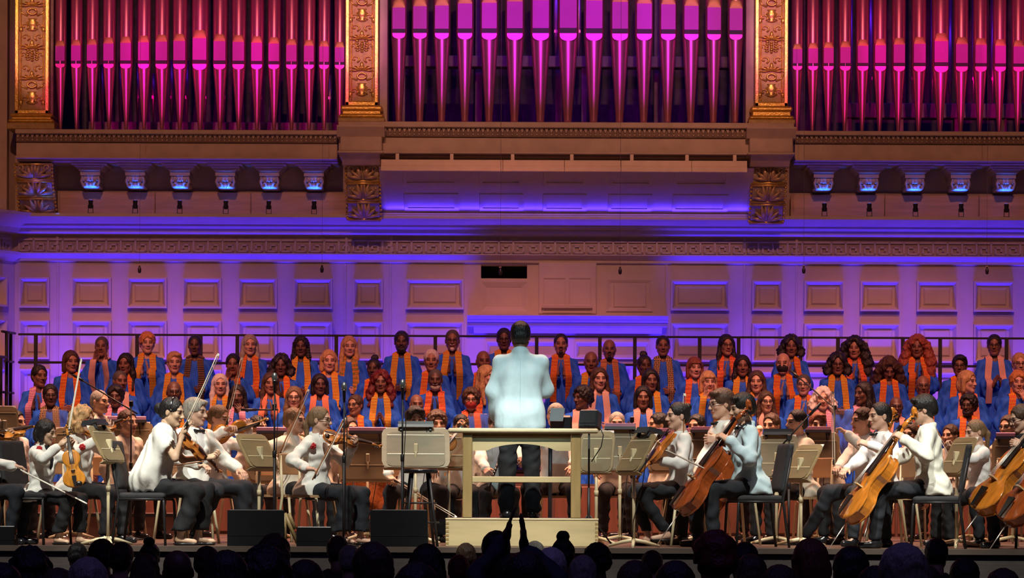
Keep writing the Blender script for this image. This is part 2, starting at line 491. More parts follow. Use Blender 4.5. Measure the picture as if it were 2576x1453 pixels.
impost('organ_impost', 36, 845, (331, 342, 362, 398, 404, 409), 40.75, M_CASE, 'brown moulded ledge with bead course under the left bank of organ pipes')
impost('organ_impost', 1996, 2720, (327, 338, 358, 396, 402, 407), 40.75, M_CASE, 'brown moulded ledge with bead course under the right bank of organ pipes')
ctr = impost('organ_impost', 848, 1993, (308, 322, 345, 381, 388, 392), 40.15, M_CASE, 'projecting brown moulded ledge under the middle bank of organ pipes')
# end blocks of the middle impost
for a, b_ in ((848, 960), (1878, 1994)):
    d = 40.02
    mb = MB(); inv = ctr.matrix_basis.inverted()
    mb.bbox(Xp(a+4, d), Xp(b_-3, d), d, d+0.5, Zp(381, d), Zp(345, d), 0.01, M=inv)
    mb.prism([(d-0.08, Zp(322, d)), (d-0.08, Zp(318, d)), (d+.5, Zp(318, d)), (d+.5, Zp(345, d)), (d+0.01, Zp(345, d))], 'x', Xp(a-4, d), Xp(b_+4, d), M=inv)
    mb.bbox(Xp(a-2, d), Xp(b_+2, d), d-0.05, d+0.5, Zp(387, d), Zp(381, d), 0.008, M=inv)
    mb.prism([(d+0.02, Zp(387, d)), (d+0.5, Zp(387, d)), (d+0.5, Zp(412, d)), (d+0.18, Zp(412, d))], 'x', Xp(a+8, d), Xp(b_-8, d), M=inv)
    mb.build('end_block', M_CASE, ctr)
ctr.location = ctr.location

# small blocks and pale baffle under the middle impost
d = 40.0
for i, px in enumerate((999, 1136, 1289, 1438, 1589, 1728, 1848)):
    mb = MB(); mb.bbox(Xq(px-4, 395, d), Xq(px+5, 395, d), d, d+0.06, Zp(403, d), Zp(387, d), 0.004)
    mb.build('baffle_hanger', mat('pale_baffle', (0.90, 0.72, 0.58), 0.6, var=0.05), ctr).matrix_parent_inverse = ctr.matrix_basis.inverted()
root = empty('pale_baffle_board', (Xp(1418, d), d, Zp(432, d)))
tag(root, 'long pale wooden baffle board hanging below the middle organ ledge', 'baffle board')
inv = root.matrix_basis.inverted()
edges = (958, 1265, 1420, 1562, 1740, 1880)
for i in range(len(edges)-1):
    mb = MB()
    a, b_ = Xq(edges[i], 415, d), Xq(edges[i+1], 415, d)
    mb.bbox(a+0.002, b_-0.002, d, d+0.05, Zp(417, d), Zp(402, d), 0.004, M=inv)
    mb.bbox(a+0.002, b_-0.002, d-0.025, d+0.05, Zp(431, d), Zp(417, d), 0.004, M=inv)
    mb.build('board', mat('pale_baffle', (0.90, 0.72, 0.58), 0.6, var=0.05), root)

# sloping panelled cove below the middle bay
ca, cb = Xp(952, 40.4), Xp(1890, 40.4)
z_t, z_b = Zp(420, 40.1), Zp(541, 41.05)
y_t, y_b = 40.12, 41.0
mb = MB(); mb.prism([(y_t, z_t), (y_b, z_b), (y_b, z_b-0.06), (W, z_b-0.06), (W, z_t)], 'x', ca, cb)
cove = tag(mb.build('organ_cove', M_TRIM), 'cream sloping panelled cove between the two carved brackets', 'cove')
sl = Vector((0, y_b-y_t, z_b-z_t)); sl_len = sl.length; sd = sl.normalized()
sn = Vector((0, sd.z, -sd.y));
if sn.y > 0: sn = -sn
# local axes: x, along slope, outward
MC = Matrix(((1, 0, 0, 0), (0, sd.y, sn.y, y_t), (0, sd.z, sn.z, z_t), (0, 0, 0, 1)))
for a, b_ in ((1015, 1152), (1205, 1315), (1365, 1475), (1530, 1640), (1692, 1832)):
    for s0, s1 in ((0.04, 0.36), (0.54, 0.90)):
        x0, x1 = Xq(a, 480, 40.6), Xq(b_, 480, 40.6)
        u0, u1 = s0*sl_len, s1*sl_len
        w = 0.05; h = 0.012
        b = MB()
        O = [(x0, u0), (x1, u0), (x1, u1), (x0, u1)]; I = [(x0+w, u0+w), (x1-w, u0+w), (x1-w, u1-w), (x0+w, u1-w)]
        v = [MC @ Vector((x, u, 0.0)) for x, u in O] + [MC @ Vector((x+0.01, u+0.01, h)) for x, u in O] + [MC @ Vector((x, u, h)) for x, u in I] + [MC @ Vector((x, u, 0.001)) for x, u in I]
        f = [(l*4+i, l*4+(i+1) % 4, l*4+4+(i+1) % 4, l*4+4+i) for l in range(3) for i in range(4)]
        b.raw(v, f); b.build('cove_panel', M_TRIM, cove)
for k, (p0, p1, za, zb) in enumerate(((0.50, 0.62, z_b-0.07, z_b-0.02), (0.54, 0.60, z_b-0.02, z_b+0.01))):
    mb = MB(); mb.bbox(ca, cb, W-p1, W, za, zb, 0.01); mb.build('cove_base_molding', M_TRIM, cove)
area('cove_light', (Xp(1424, 40.7), 40.86, z_b+0.005), (Xp(1424, 40.7), 40.90, z_b+0.5), L_BLUE, 9, 4.7, 0.03, 110)

# brackets under the side imposts with gilded corbels
def bracket(px, py, lab):
    d = 41.0
    x, zt = Xq(px, py, d), Zp(409.5 if px < 1288 else 407.5, 40.75)
    root = empty('bracket', (x, W, zt)); tag(root, lab, 'bracket', 'carved brackets under the side ledges')
    k = d/F
    mb = MB()
    for (w0, w1, p, a, b_) in ((44, 44, 0.62, 0, 5), (38, 36, 0.57, 5, 10), (35, 27, 0.52, 10, 18), (25, 25, 0.47, 18, 30)):
        v = []
        for z, w in ((-a*k, w0*k), (-b_*k, w1*k)):
            v += [(-w, -0.004, z), (w, -0.004, z), (w, -p, z), (-w, -p, z)]
        mb.raw(v, [(0, 1, 2, 3), (7, 6, 5, 4), (0, 4, 5, 1), (1, 5, 6, 2), (2, 6, 7, 3), (3, 7, 4, 0)])
    mb.build('console', M_CASE, root)
    g = MB()
    g.bbox(-22*k, 22*k, -0.44, -0.004, -44*k, -30*k, 0.008)
    g.bbox(-22*k, 22*k, -0.42, -0.004, -60*k, -44*k, 0.02)
    for s in (-1, 1):
        g.tube([(s*19*k, -0.45, -32*k), (s*23*k, -0.44, -44*k), (s*18*k, -0.43, -57*k), (s*9*k, -0.44, -56*k), (s*9*k, -0.45, -48*k), (s*14*k, -0.45, -46*k)], 0.018, 6)
    for i in range(5):
        g.ball(((i-2)*8*k, -0.45, -41*k), (0.016, 0.014, 0.024), 6, 4)
    g.ball((0, -0.43, -53*k), (0.03, 0.02, 0.035), 8, 5)
    g.build('corbel', mat('pale_gilt_corbel', (0.62, 0.52, 0.44), 0.45, 0.1, var=0.2, scale=20), root)
    return root
brL = (226, 339, 452, 566, 677, 789); brR = (2073, 2187, 2303, 2418, 2532)
for i, px in enumerate(brL):
    bracket(px, 404, '%s blue-lit bracket from the left under the left organ ledge' % ('first', 'second', 'third', 'fourth', 'fifth', 'sixth')[i])
for i, px in enumerate(brR):
    bracket(px, 404, '%s blue-lit bracket from the left under the right organ ledge' % ('first', 'second', 'third', 'fourth', 'fifth')[i])
# little LED lamps on the ledge, one under each bracket
def ledge_lamp(px, lab):
    d = 41.02
    x, z = Xq(px, 535, d), Zp(549, W)
    root = empty('ledge_lamp', (x, d, z)); tag(root, lab, 'lamp', 'blue ledge lamps')
    M = Matrix.Translation((0, 0, 0.10)) @ Matrix.Rotation(R(-6), 4, 'X')
    mb = MB(); mb.lathe([(0.024, -0.035), (0.028, -0.02), (0.028, 0.045), (0.032, 0.05), (0.032, 0.07)], 12, M); mb.build('housing', M_LAMP, root)
    mb = MB(); mb.lathe([(0.027, 0.066), (0.025, 0.072)], 12, M); mb.build('lens', M_LED, root)
    mb = MB(); mb.bbox(-0.035, -0.028, -0.012, 0.012, 0, 0.11, 0.002); mb.bbox(0.028, 0.035, -0.012, 0.012, 0, 0.11, 0.002); mb.bbox(-0.04, 0.04, -0.02, 0.02, 0, 0.008, 0.002)
    mb.build('yoke', M_LAMP, root)
    tip = Vector((x, d+0.0, z+0.185))
    spot('ledge_lamp_light', tip, (Xq(px, 450, 41.0), 41.16, Zq(px, 440, 41.0)), (0.01, 0.09, 1.0), 15, 66, 0.6, 0.02)
O_ = ('first', 'second', 'third', 'fourth', 'fifth', 'sixth')
for i, px in enumerate((228, 340, 452, 568, 676, 790)): ledge_lamp(px, '%s small black ledge lamp from the left below the left organ bank' % O_[i])
for i, px in enumerate((2074, 2187, 2303, 2418, 2532)): ledge_lamp(px, '%s small black ledge lamp from the left below the right organ bank' % O_[i])
spot('ledge_lamp_light', (Xp(150, 41.0), 41.0, Zp(545, 41)), (Xp(85, 41.2), 41.2, Zp(470, 41)), (0.01, 0.10, 1.0), 120, 80, 0.6, 0.03)

# ------------------------------------------------------------------ gilded pilasters with arabesque reliefs
def curl(mb, x, y, z, s, sgn, r=0.008, turn=1.4):
    pts = []
    for i in range(9):
        t = i/8.0; a = R(-60) + turn*2*PI*t*0.62; rr = s*(1-0.78*t)
        pts.append((x + sgn*(s*0.9 + -rr*math.cos(a)), y, z + rr*math.sin(a)))
    mb.tube(pts, [r*(1-0.5*i/8) for i in range(9)], 6)
    mb.ball(pts[-1], r*1.3, 6, 4)
def pilaster(name, a, b_, d, rb, ztop, lab, seed, base_rows):
    """a,b_ pixel edges of the shaft; rb row where the shaft ends"""
    rnd = random.Random(seed)
    x0, x1 = Xp(a, d), Xp(b_, d); xm = (x0+x1)/2; w = x1-x0
    zb = Zp(rb, d); z_foot = Zp(base_rows[-1], d)
    root = empty(name, (xm, d, z_foot)); tag(root, lab, 'pilaster')
    inv = root.matrix_basis.inverted()
    h = w/2
    mb = MB(); mb.bbox(-h, h, 0, 0.35, zb-z_foot, ztop-z_foot, 0.006); mb.build('shaft', M_GOLDF, root)
    # frame mouldings
    for nm, o0, o1, pp in (('outer_molding', 0.0, 0.055, 0.035), ('inner_molding', 0.07, 0.09, 0.02)):
        mb = MB()
        z0 = zb-z_foot
        for s in (-1, 1):
            mb.bbox(s*h-s*o0 if s < 0 else s*h-o1, s*h-s*o1 if s < 0 else s*h-o0, -pp, 0.02, z0+o0, ztop-z_foot, 0.01)
        mb.bbox(-h+o0, h-o0, -pp, 0.02, z0+o0*0.6, z0+o0*0.6+(o1-o0), 0.01)
        mb.build(nm, M_GOLD, root)
    # arabesque
    z = zb-z_foot+0.13; y = -0.012; kk = w/0.47
    k = 0
    while z < ztop-z_foot-0.1:
        t = k % 5; o = MB()
        if t == 0:      # urn
            o.lathe([(0.02, 0), (0.045, 0.01), (0.02, 0.03), (0.05, 0.07), (0.055, 0.11), (0.03, 0.14), (0.045, 0.16)], 10, Matrix.Translation((0, y, z)) @ Matrix.Diagonal((kk, 0.4, 1, 1)))
            for s in (-1, 1):
                curl(o, s*0.03, y, z+0.06, 0.045, s); o.ball((s*0.10, y, z+0.02), (0.02, 0.012, 0.035), 6, 4)
            z += 0.20
        elif t == 1:    # ring
            o.tube([(0.04*math.cos(q*PI/5), y-0.01, z+0.05+0.04*math.sin(q*PI/5)) for q in range(11)], 0.011, 6)
            for s in (-1, 1):
                o.tube([(s*0.04, y, z), (s*0.09, y, z+0.03), (s*0.11, y, z+0.09)], [0.012, 0.009, 0.004], 6)
            z += 0.13
        elif t in (2, 4):    # acanthus spray
            for s in (-1, 1):
                for q in range(4):
                    an = R(25+q*24); L = 0.05+0.028*q*(1 if q < 3 else 0.7)
                    o.tube([(0, y, z), (s*math.sin(an)*L*0.6, y-0.012, z+math.cos(an)*L*0.7), (s*math.sin(an)*L*1.1, y-0.004, z+math.cos(an)*L)], [0.012, 0.016, 0.004], 6, flat=0.6)
                curl(o, s*0.02, y, z+0.14, 0.05, s, 0.009)
            o.ball((0, y-0.01, z+0.06), (0.018, 0.016, 0.045), 8, 5)
            z += 0.22
        else:           # drop of berries
            for q in range(5):
                o.ball((0, y-0.008, z+0.02+q*0.03), (0.014+0.004*(q % 2), 0.014, 0.016), 6, 4)
                for s in (-1, 1):
                    o.ball((s*(0.035+0.012*rnd.random()), y, z+0.03+q*0.03), (0.02, 0.01, 0.012), 6, 4)
            for s in (-1, 1): curl(o, s*0.045, y, z+0.09, 0.04, s, 0.007)
            z += 0.18
        o.v = [(px_*1.45, py_*1.3, pz_) for px_, py_, pz_ in o.v]
        o.build(('urn_relief', 'ring_relief', 'leaf_relief', 'berry_relief', 'leaf_relief')[t], M_GOLD, root)
        k += 1
    # base mouldings
    r = base_rows
    names = ('torus', 'scotia', 'fillet', 'plinth')
    outs = (0.055, 0.03, 0.075, 0.085)
    for i in range(len(r)-1):
        q = outs[i]
        mb = MB(); mb.bbox(-h-q, h+q, -0.03-q, 0.4, Zp(r[i+1], d)-z_foot, Zp(r[i], d)-z_foot, 0.022 if i in (0, 2) else 0.008)
        mb.build(names[i], M_GOLD if i < 3 else M_GOLDF, root)
    return root
pilaster('pilaster', 35-2, 122-2, 40.95, 292, 11.5, 'gilded pilaster with raised arabesques at the left corner of the organ', 3, (292, 300, 306, 316, 332))
pilaster('pilaster', 866-2, 950-2, 40.3, 268, 11.5, 'gilded pilaster with raised arabesques left of the middle organ pipes', 4, (268, 281, 290, 300, 310))
pilaster('pilaster', 1898-4, 1982-4, 40.3, 266, 11.5, 'gilded pilaster with raised arabesques right of the middle organ pipes', 7, (266, 279, 290, 300, 311))
# jambs beside the middle bay, dark posts beside the side bays
for i, (a, b_, d, m_) in enumerate(((950, 970, 40.45, M_CASE), (1872, 1893, 40.45, M_CASE), (122, 130, 41.0, M_CASE2))):
    mb = MB(); mb.bbox(Xp(a, d), Xp(b_, d), d, d+0.5, Zp(312 if i < 2 else 330, d), 11.5, 0.006)
    struct('trim_%d' % (4+i), mb, m_)
# wall left of the corner pilaster
mb = MB(); mb.box(XL-1.5, Xp(33, 41.2)-0.1, 41.2, 41.5, Zp(548, W), 12); struct('wall_left', mb, M_CASE)

# carved gilded consoles
def console(a, b_, r0, r1, d, lab):
    x = (Xp(a, d)+Xp(b_, d))/2; w = (Xp(b_, d)-Xp(a, d))/2
    z0, z1 = Zp(r1, d), Zp(r0, d); H = z1-z0
    root = empty('carved_console', (x, d, z0)); tag(root, lab, 'console', )
    mb = MB()
    mb.prism([(0.0, H), (0.04, H*0.72), (0.16, H*0.45), (0.34, H*0.2), (0.50, 0.0), (0.64, 0.0), (0.64, H)], 'x', -w*0.86, w*0.86)
    mb.build('block', mat('carved_stone_gilt', (0.42, 0.34, 0.26), 0.5, 0.1, var=0.2, scale=15), root)
    def fy(t): return np.interp(t, [0, 0.2, 0.45, 0.72, 1.0], [0.50, 0.34, 0.16, 0.04, 0.0])
    g = MB()
    for k, t in enumerate((0.97, 0.68, 0.64, 0.36, 0.32, 0.03)):
        g.tube([(-w*0.95, fy(t)-0.01, H*t), (w*0.95, fy(t)-0.01, H*t)], 0.018, 8)
    for s in (-1, 1):
        for t in np.linspace(0.05, 0.95, 14):
            g.ball((s*w*0.93, fy(t)-0.0, H*t), (0.02, 0.03, 0.022), 6, 4)
    g.build('molding', M_GOLD, root)
    l = MB()
    for t0 in (0.02, 0.35, 0.68):
        for s in (-1, 1):
            for q in range(3):
                an = R(15+q*30)
                L = H*0.24*(1-0.16*q)
                xx = s*w*0.12
                tm = t0+0.04
                pts = []
                for u in (0, 0.5, 1.0):
                    t = tm + u*L*math.cos(an)/H
                    pts.append((xx+s*u*math.sin(an)*w*0.75, fy(min(t, 1))-0.03-0.02*math.sin(PI*u), H*t))
                l.tube(pts, [0.02, 0.034, 0.008], 6, flat=0.7)
            l.tube([(s*w*0.08, fy(t0+0.02)-0.02, H*(t0+0.03)), (s*w*0.08, fy(t0+0.26)-0.02, H*(t0+0.27))], 0.014, 6)
            curl(l, s*w*0.5, fy(t0+0.1)-0.04, H*(t0+0.22), w*0.2, s, 0.014)
    l.build('acanthus_leaves', mat('carved_leaf_gilt', (0.66, 0.48, 0.28), 0.4, 0.35, var=0.2, scale=15), root)
console(866-3, 958-3, 412, 549, 40.35, 'gilded carved console below the pilaster left of the middle pipes')
console(1888-3, 1981-3, 411, 553, 40.35, 'gilded carved console below the pilaster right of the middle pipes')
console(34-3, 134-3, 414, 540, 40.85, 'carved console lit blue in the left corner below the organ')

# ------------------------------------------------------------------ organ pipes
def pipe_meshes(rad, zf, zm, zl, ztop, tip=0.24):
    """meshes of a pipe: base at 0; zf foot length, zm lower-lip drop, zl height of the upper lip"""
    key = (round(rad, 3), round(zf, 2), round(zl, 3))
    seg = 28
    mb = MB(); mb.lathe([(rad*tip, 0), (rad*(tip+0.03), 0.03), (rad, zf), (rad, ztop)], seg)
    tube = mb.mesh('pipe_tube')
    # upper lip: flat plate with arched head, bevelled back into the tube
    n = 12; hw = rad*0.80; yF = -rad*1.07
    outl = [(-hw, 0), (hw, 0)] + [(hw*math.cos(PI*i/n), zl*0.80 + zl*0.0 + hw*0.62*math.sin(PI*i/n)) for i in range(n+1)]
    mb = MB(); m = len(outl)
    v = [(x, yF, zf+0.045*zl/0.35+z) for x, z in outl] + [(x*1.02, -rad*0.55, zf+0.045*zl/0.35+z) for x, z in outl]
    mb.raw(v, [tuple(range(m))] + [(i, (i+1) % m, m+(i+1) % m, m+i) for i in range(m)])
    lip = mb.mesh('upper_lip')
    # crown above the lip, orange reflection put into its colour
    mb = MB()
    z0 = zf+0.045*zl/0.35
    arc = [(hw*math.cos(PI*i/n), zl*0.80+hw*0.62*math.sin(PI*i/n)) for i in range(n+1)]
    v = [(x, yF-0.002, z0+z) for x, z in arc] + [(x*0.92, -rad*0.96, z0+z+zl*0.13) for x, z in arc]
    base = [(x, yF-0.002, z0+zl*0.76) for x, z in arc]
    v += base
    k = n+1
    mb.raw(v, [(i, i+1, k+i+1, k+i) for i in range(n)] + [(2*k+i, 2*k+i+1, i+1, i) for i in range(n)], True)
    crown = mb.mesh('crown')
    # lower lip and dark mouth
    mb = MB()
    pts = [(-hw, 0), (-hw, -0.3*hw)] + [(-hw*math.cos(PI*i/8), -0.3*hw - 0.6*hw*math.sin(PI*i/8)) for i in range(1, 8)] + [(hw, -0.3*hw), (hw, 0)]
    m = len(pts)
    v = [(x, yF+0.002-0.10*z, zf-0.005+z) for x, z in pts] + [(x, -rad*0.45, zf-0.005+z) for x, z in pts]
    mb.raw(v, [tuple(range(m))] + [(i, (i+1) % m, m+(i+1) % m, m+i) for i in range(m)])
    low = mb.mesh('lower_lip')
    mb = MB(); mb.box(-hw*0.96, hw*0.96, yF+0.006, -rad*0.5, zf-0.006, z0+0.004); mouth = mb.mesh('mouth')
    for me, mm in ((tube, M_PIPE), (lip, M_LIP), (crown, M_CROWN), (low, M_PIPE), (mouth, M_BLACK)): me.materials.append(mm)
    return tube, lip, crown, low, mouth
PC = {}
def organ_pipe(px, pw, d, r_base, r_mouth, r_lip, lab, grp):
    k = d/F
    rad = round(pw*0.5*k, 3); zf = (r_base-r_mouth-10)*k; zl = round((r_mouth-r_lip)*k, 2)
    key = (rad, zl, r_base)
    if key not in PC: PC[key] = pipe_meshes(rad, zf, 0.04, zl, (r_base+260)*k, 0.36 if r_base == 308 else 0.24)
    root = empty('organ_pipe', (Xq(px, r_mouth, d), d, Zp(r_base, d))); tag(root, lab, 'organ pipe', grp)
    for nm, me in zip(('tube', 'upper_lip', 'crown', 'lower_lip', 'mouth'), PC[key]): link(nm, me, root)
ORD = ['first', 'second', 'third', 'fourth', 'fifth', 'sixth', 'seventh', 'eighth', 'ninth', 'tenth', 'eleventh', 'twelfth', 'thirteenth', 'fourteenth', 'fifteenth', 'sixteenth', 'seventeenth', 'eighteenth', 'nineteenth', 'twentieth']
Lx = [153, 193, 233, 275, 318, 363, 408, 453, 504, 554, 601, 647, 690, 734, 778, 816, 855]
for i, px in enumerate(Lx):
    t = max(0, 1-abs(px-504)/360.0)
    organ_pipe(px, round(29+9*t+(5 if i == 8 else 0)), 41.05, 331, 156, round(108-18*t-(5 if i == 8 else 0)), 'magenta-lit organ pipe, %s from the left in the left bank' % ORD[i], 'left bank of organ pipes')
Cx = [1004, 1057, 1112, 1170, 1231, 1295, 1360, 1429, 1494, 1559, 1620, 1680, 1738, 1795, 1850]
for i, px in enumerate(Cx):
    t = max(0, 1-abs(px-1429)/430.0)
    organ_pipe(px, round(40+13*t), 40.6, 308, 76, round(5-24*t), 'purple-lit organ pipe, %s from the left in the middle bank' % ORD[i], 'middle bank of organ pipes')
Rx = [2005, 2044, 2083, 2125, 2169, 2213, 2260, 2311, 2365, 2417, 2465, 2514, 2560, 2604]
for i, px in enumerate(Rx):
    t = max(0, 1-abs(px-2365)/360.0)
    organ_pipe(px, round(29+9*t+(5 if i == 8 else 0)), 41.05, 329, 154, round(107-18*t-(5 if i == 8 else 0)), 'magenta-lit organ pipe, %s from the left in the right bank' % ORD[i], 'right bank of organ pipes')

# works inside the organ, dim behind the pipes
M_WORK = mat('wind_chest_wood', (0.30, 0.22, 0.18), 0.7, var=0.2)
rnd = random.Random(5)
mb = MB(); mb.box(XL-0.9, XR, W+0.21, W+2.2, Zp(348, 42.2)-0.1, Zp(348, 42.2)); struct('floor', mb, M_INSIDE)
IZ = Zp(348, 42.2)
def chest(a, b_, r0, r1, d, lab):
    root = empty('wind_chest', (Xp((a+b_)/2, d), d, IZ)); tag(root, lab, 'organ part')
    w = (Xp(b_, d)-Xp(a, d))/2; z0, z1 = Zp(r1, d)-IZ, Zp(r0, d)-IZ
    mb = MB(); mb.bbox(-w, w, 0, 0.25, max(z0, 0), z1, 0.01); mb.build('box', M_WORK, root)
    if z0 > 0.1:
        for s in (-0.95, -0.45, 0.1, 0.55, 0.95):
            mb = MB(); mb.bbox(s*w-0.04, s*w+0.04, 0.05, 0.2, 0, z0, 0.006); mb.build('leg', M_WORK, root)
    return z1+IZ
zc1 = chest(985, 1860, 140, 168, 42.2, 'long wooden wind chest behind the middle organ pipes')
zc2 = chest(2120, 2640, 255, 292, 42.2, 'long wooden wind chest behind the right organ pipes')
zc3 = chest(215, 860, 310, 340, 42.2, 'long wooden wind chest behind the left organ pipes')
for i, px in enumerate((1200, 1402, 1650)):
    d = 42.6; mb = MB(); mb.bbox(Xp(px-9, d), Xp(px+9, d), d, d+0.12, IZ, 10.5, 0.01); mb.bbox(Xp(px-12, d), Xp(px+12, d), d-0.01, d+0.13, IZ, IZ+0.1, 0.01)
    tag(mb.build('upright_post', M_WORK), 'wooden post inside the organ, %s from the left behind the middle pipes' % ORDW[i], 'post', 'posts inside the organ')
for nm, rng, zb0, r_, hl, hv in (('left', range(250, 850, 44), zc3, 0.028, 0.65, 0.2), ('middle', range(1048, 1860, 58), zc1, 0.035, 1.6, 0.6), ('right', range(2140, 2620, 50), zc2, 0.03, 1.6, 0.6)):
    for i, px in enumerate(rng):
        mb = MB(); hh = hl+hv*rnd.random()
        mb.lathe([(0.010, 0), (r_, 0.32), (r_, hh)], 10); mb.box(-r_*0.7, r_*0.7, -r_*1.02, -r_*0.5, 0.32, 0.36)
        o = tag(mb.build('inner_pipe', M_PIPE), 'small inner organ pipe, %s from the left behind the %s bank' % (ORDW[i], nm), 'organ pipe', 'small pipes behind the %s bank' % nm)
        o.location = (Xp(px+rnd.uniform(-5, 5), 42.3), 42.3, zb0)
for xx, pw in ((500, 4), (1424, 9), (2350, 8)):
    area('organ_inside_light', (Xp(xx, 41.6), 41.6, Zp(-80, 41.6)), (Xp(xx, 42.3), 42.4, Zp(200, 42)), (0.08, 0.02, 1.0), pw, 3.0, 0.2, 150)

# hanging microphones on thin wires
def hang_mic(px, py, d, lab):
    x, z = Xq(px, py, d), Zq(px, py, d)
    root = empty('hanging_microphone', (x, d, z-0.06)); tag(root, lab, 'microphone')
    mb = MB(); mb.tube([(0, 0, 0.1), (0, 0, 7.5)], 0.0022, 5); mb.build('wire', mat('thin_wire', (0.3, 0.22, 0.2), 0.5), root)
    mb = MB(); mb.lathe([(0.006, 0), (0.02, 0.01), (0.024, 0.05), (0.014, 0.075), (0.008, 0.10)], 10); mb.build('capsule', M_LAMP, root)
    mb = MB(); mb.tube([(-0.02, 0, 0.095), (0.0, 0, 0.105), (0.012, 0, 0.10)], 0.005, 6); mb.build('clip', M_TRIM, root)
for px, py, t in ((351, 675, 'over the left choir'), (810, 674, 'left of the middle'), (1259, 680, 'before the black wall slot'), (1560, 678, 'right of the projecting wall panel'), (2022, 676, 'right of the middle'), (2483, 678, 'over the right choir')):
    hang_mic(px, py, 40.0 if px != 1259 else 39.8, 'small hanging microphone on a thin wire %s' % t)

# ------------------------------------------------------------------ choir risers and the black railing
RZ = {4: 0.78, 3: 0.50, 2: 0.27, 1: 0.06}
RD = {4: 40.0, 3: 39.1, 2: 38.2, 1: 37.3}
for r_ in (1, 2, 3, 4):
    mb = MB(); y0 = RD[r_]-0.45; y1 = 40.55 if r_ == 4 else RD[r_]+0.46
    mb.box(XL+0.15, 8.5, y0, y1, 0.0, RZ[r_])
    rs = struct('floor', mb, M_RISER)
    b = MB(); b.box(XL+0.15, 8.5, y0-0.015, y0+0.05, RZ[r_]-0.03, RZ[r_]+0.004); b.build('nosing', M_BLACK, rs)
d = 40.5
root = empty('railing', (0, d, RZ[4])); tag(root, 'long black metal safety railing behind the back row of the choir', 'railing')
zt, zl_ = Zq(1288, 843, d)-RZ[4], Zq(1288, 913, d)-RZ[4]
mb = MB(); mb.bbox(Xq(46, 840, d), 8.4, -0.02, 0.02, zt-0.026, zt, 0.006); mb.build('top_rail', M_BLACK, root)
mb = MB(); mb.bbox(Xq(46, 840, d), 8.4, -0.02, 0.02, zl_-0.03, zl_, 0.006); mb.build('lower_rail', M_BLACK, root)
for px in (90, 345, 505, 597, 846, 1095, 1350, 1509, 1597, 1760, 1858, 2014, 2108, 2271, 2365, 2532, 2640):
    x = Xq(px, 880, d)
    mb = MB(); mb.bbox(x-0.023, x+0.023, -0.018, 0.018, 0.0, zt-0.02, 0.004); mb.build('post', M_BLACK, root)
# return of the railing at the left end, stepping down towards the hall
root = empty('railing', (Xq(20, 900, 39.6), 39.6, RZ[3])); tag(root, 'short black metal railing stepping down at the left end of the choir', 'railing')
inv = root.matrix_basis.inverted()
a0, a1 = Pq(5, 833, 39.2), Pq(38, 838, 40.3)
for q0, q1 in ((a0, a1), (Pq(12, 908, 39.2), Pq(34, 910, 40.3)), (Pq(-30, 894, 38.2), Pq(16, 898, 39.0)), (Pq(0, 985, 39.0), Pq(34, 988, 40.3))):
    mb = MB(); mb.tube([inv @ q0, inv @ q1], 0.016, 8); mb.build('rail', M_BLACK, root)
for px, d_ in ((2, 39.05), (17, 39.5), (27, 40.0)):
    mb = MB(); q = Pq(px, 836 if px > 5 else 895, d_); mb.bbox(q.x-0.02, q.x+0.02, q.y-0.02, q.y+0.02, 0.30, q.z, 0.004, M=inv); mb.build('post', M_BLACK, root)

# dark wooden modesty screen before the choir
mb = MB(); mb.box(XL+0.15, 8.5, 36.72, 36.76, 0, 0.60)
scr = struct('wall_choir', mb, M_RISER)
n = 26
for i in range(n):
    a = XL+0.2+i*(8.3-XL)/n
    b = MB(); b.bbox(a, a+(8.3-XL)/n-0.03, 36.70, 36.72, 0.03, 0.57, 0.008); b.build('panel', mat('red_brown_panel', (0.22, 0.08, 0.05), 0.5, var=0.2, scale=2, stretch=(8, 1, 1)), scr)

mb = MB(); mb.box(XL+0.6, -3.6, 33.9, 36.2, 0, 0.25); rs = struct('floor', mb, M_RISER)
b = MB(); b.box(XL+0.6, -3.6, 33.885, 33.95, 0.22, 0.254); b.build('nosing', M_BLACK, rs)
# ------------------------------------------------------------------ signed-distance modelling, meshed with surface nets
def V3(p): return np.array(p, dtype=np.float32)
def cone(a, b, ra, rb, k=0.03): return ('c', V3(a), V3(b), float(ra), float(rb), k, 1)
def ell(c, r, k=0.03, Rm=None): return ('e', V3(c), V3(r), None if Rm is None else np.array(Rm, dtype=np.float32), k, 1)
def rbox(c, hf, rd, k=0.02, Rm=None): return ('b', V3(c), V3(hf), float(rd), None if Rm is None else np.array(Rm, dtype=np.float32), k, 1)
def cut(p): return p[:-1] + (-1,)

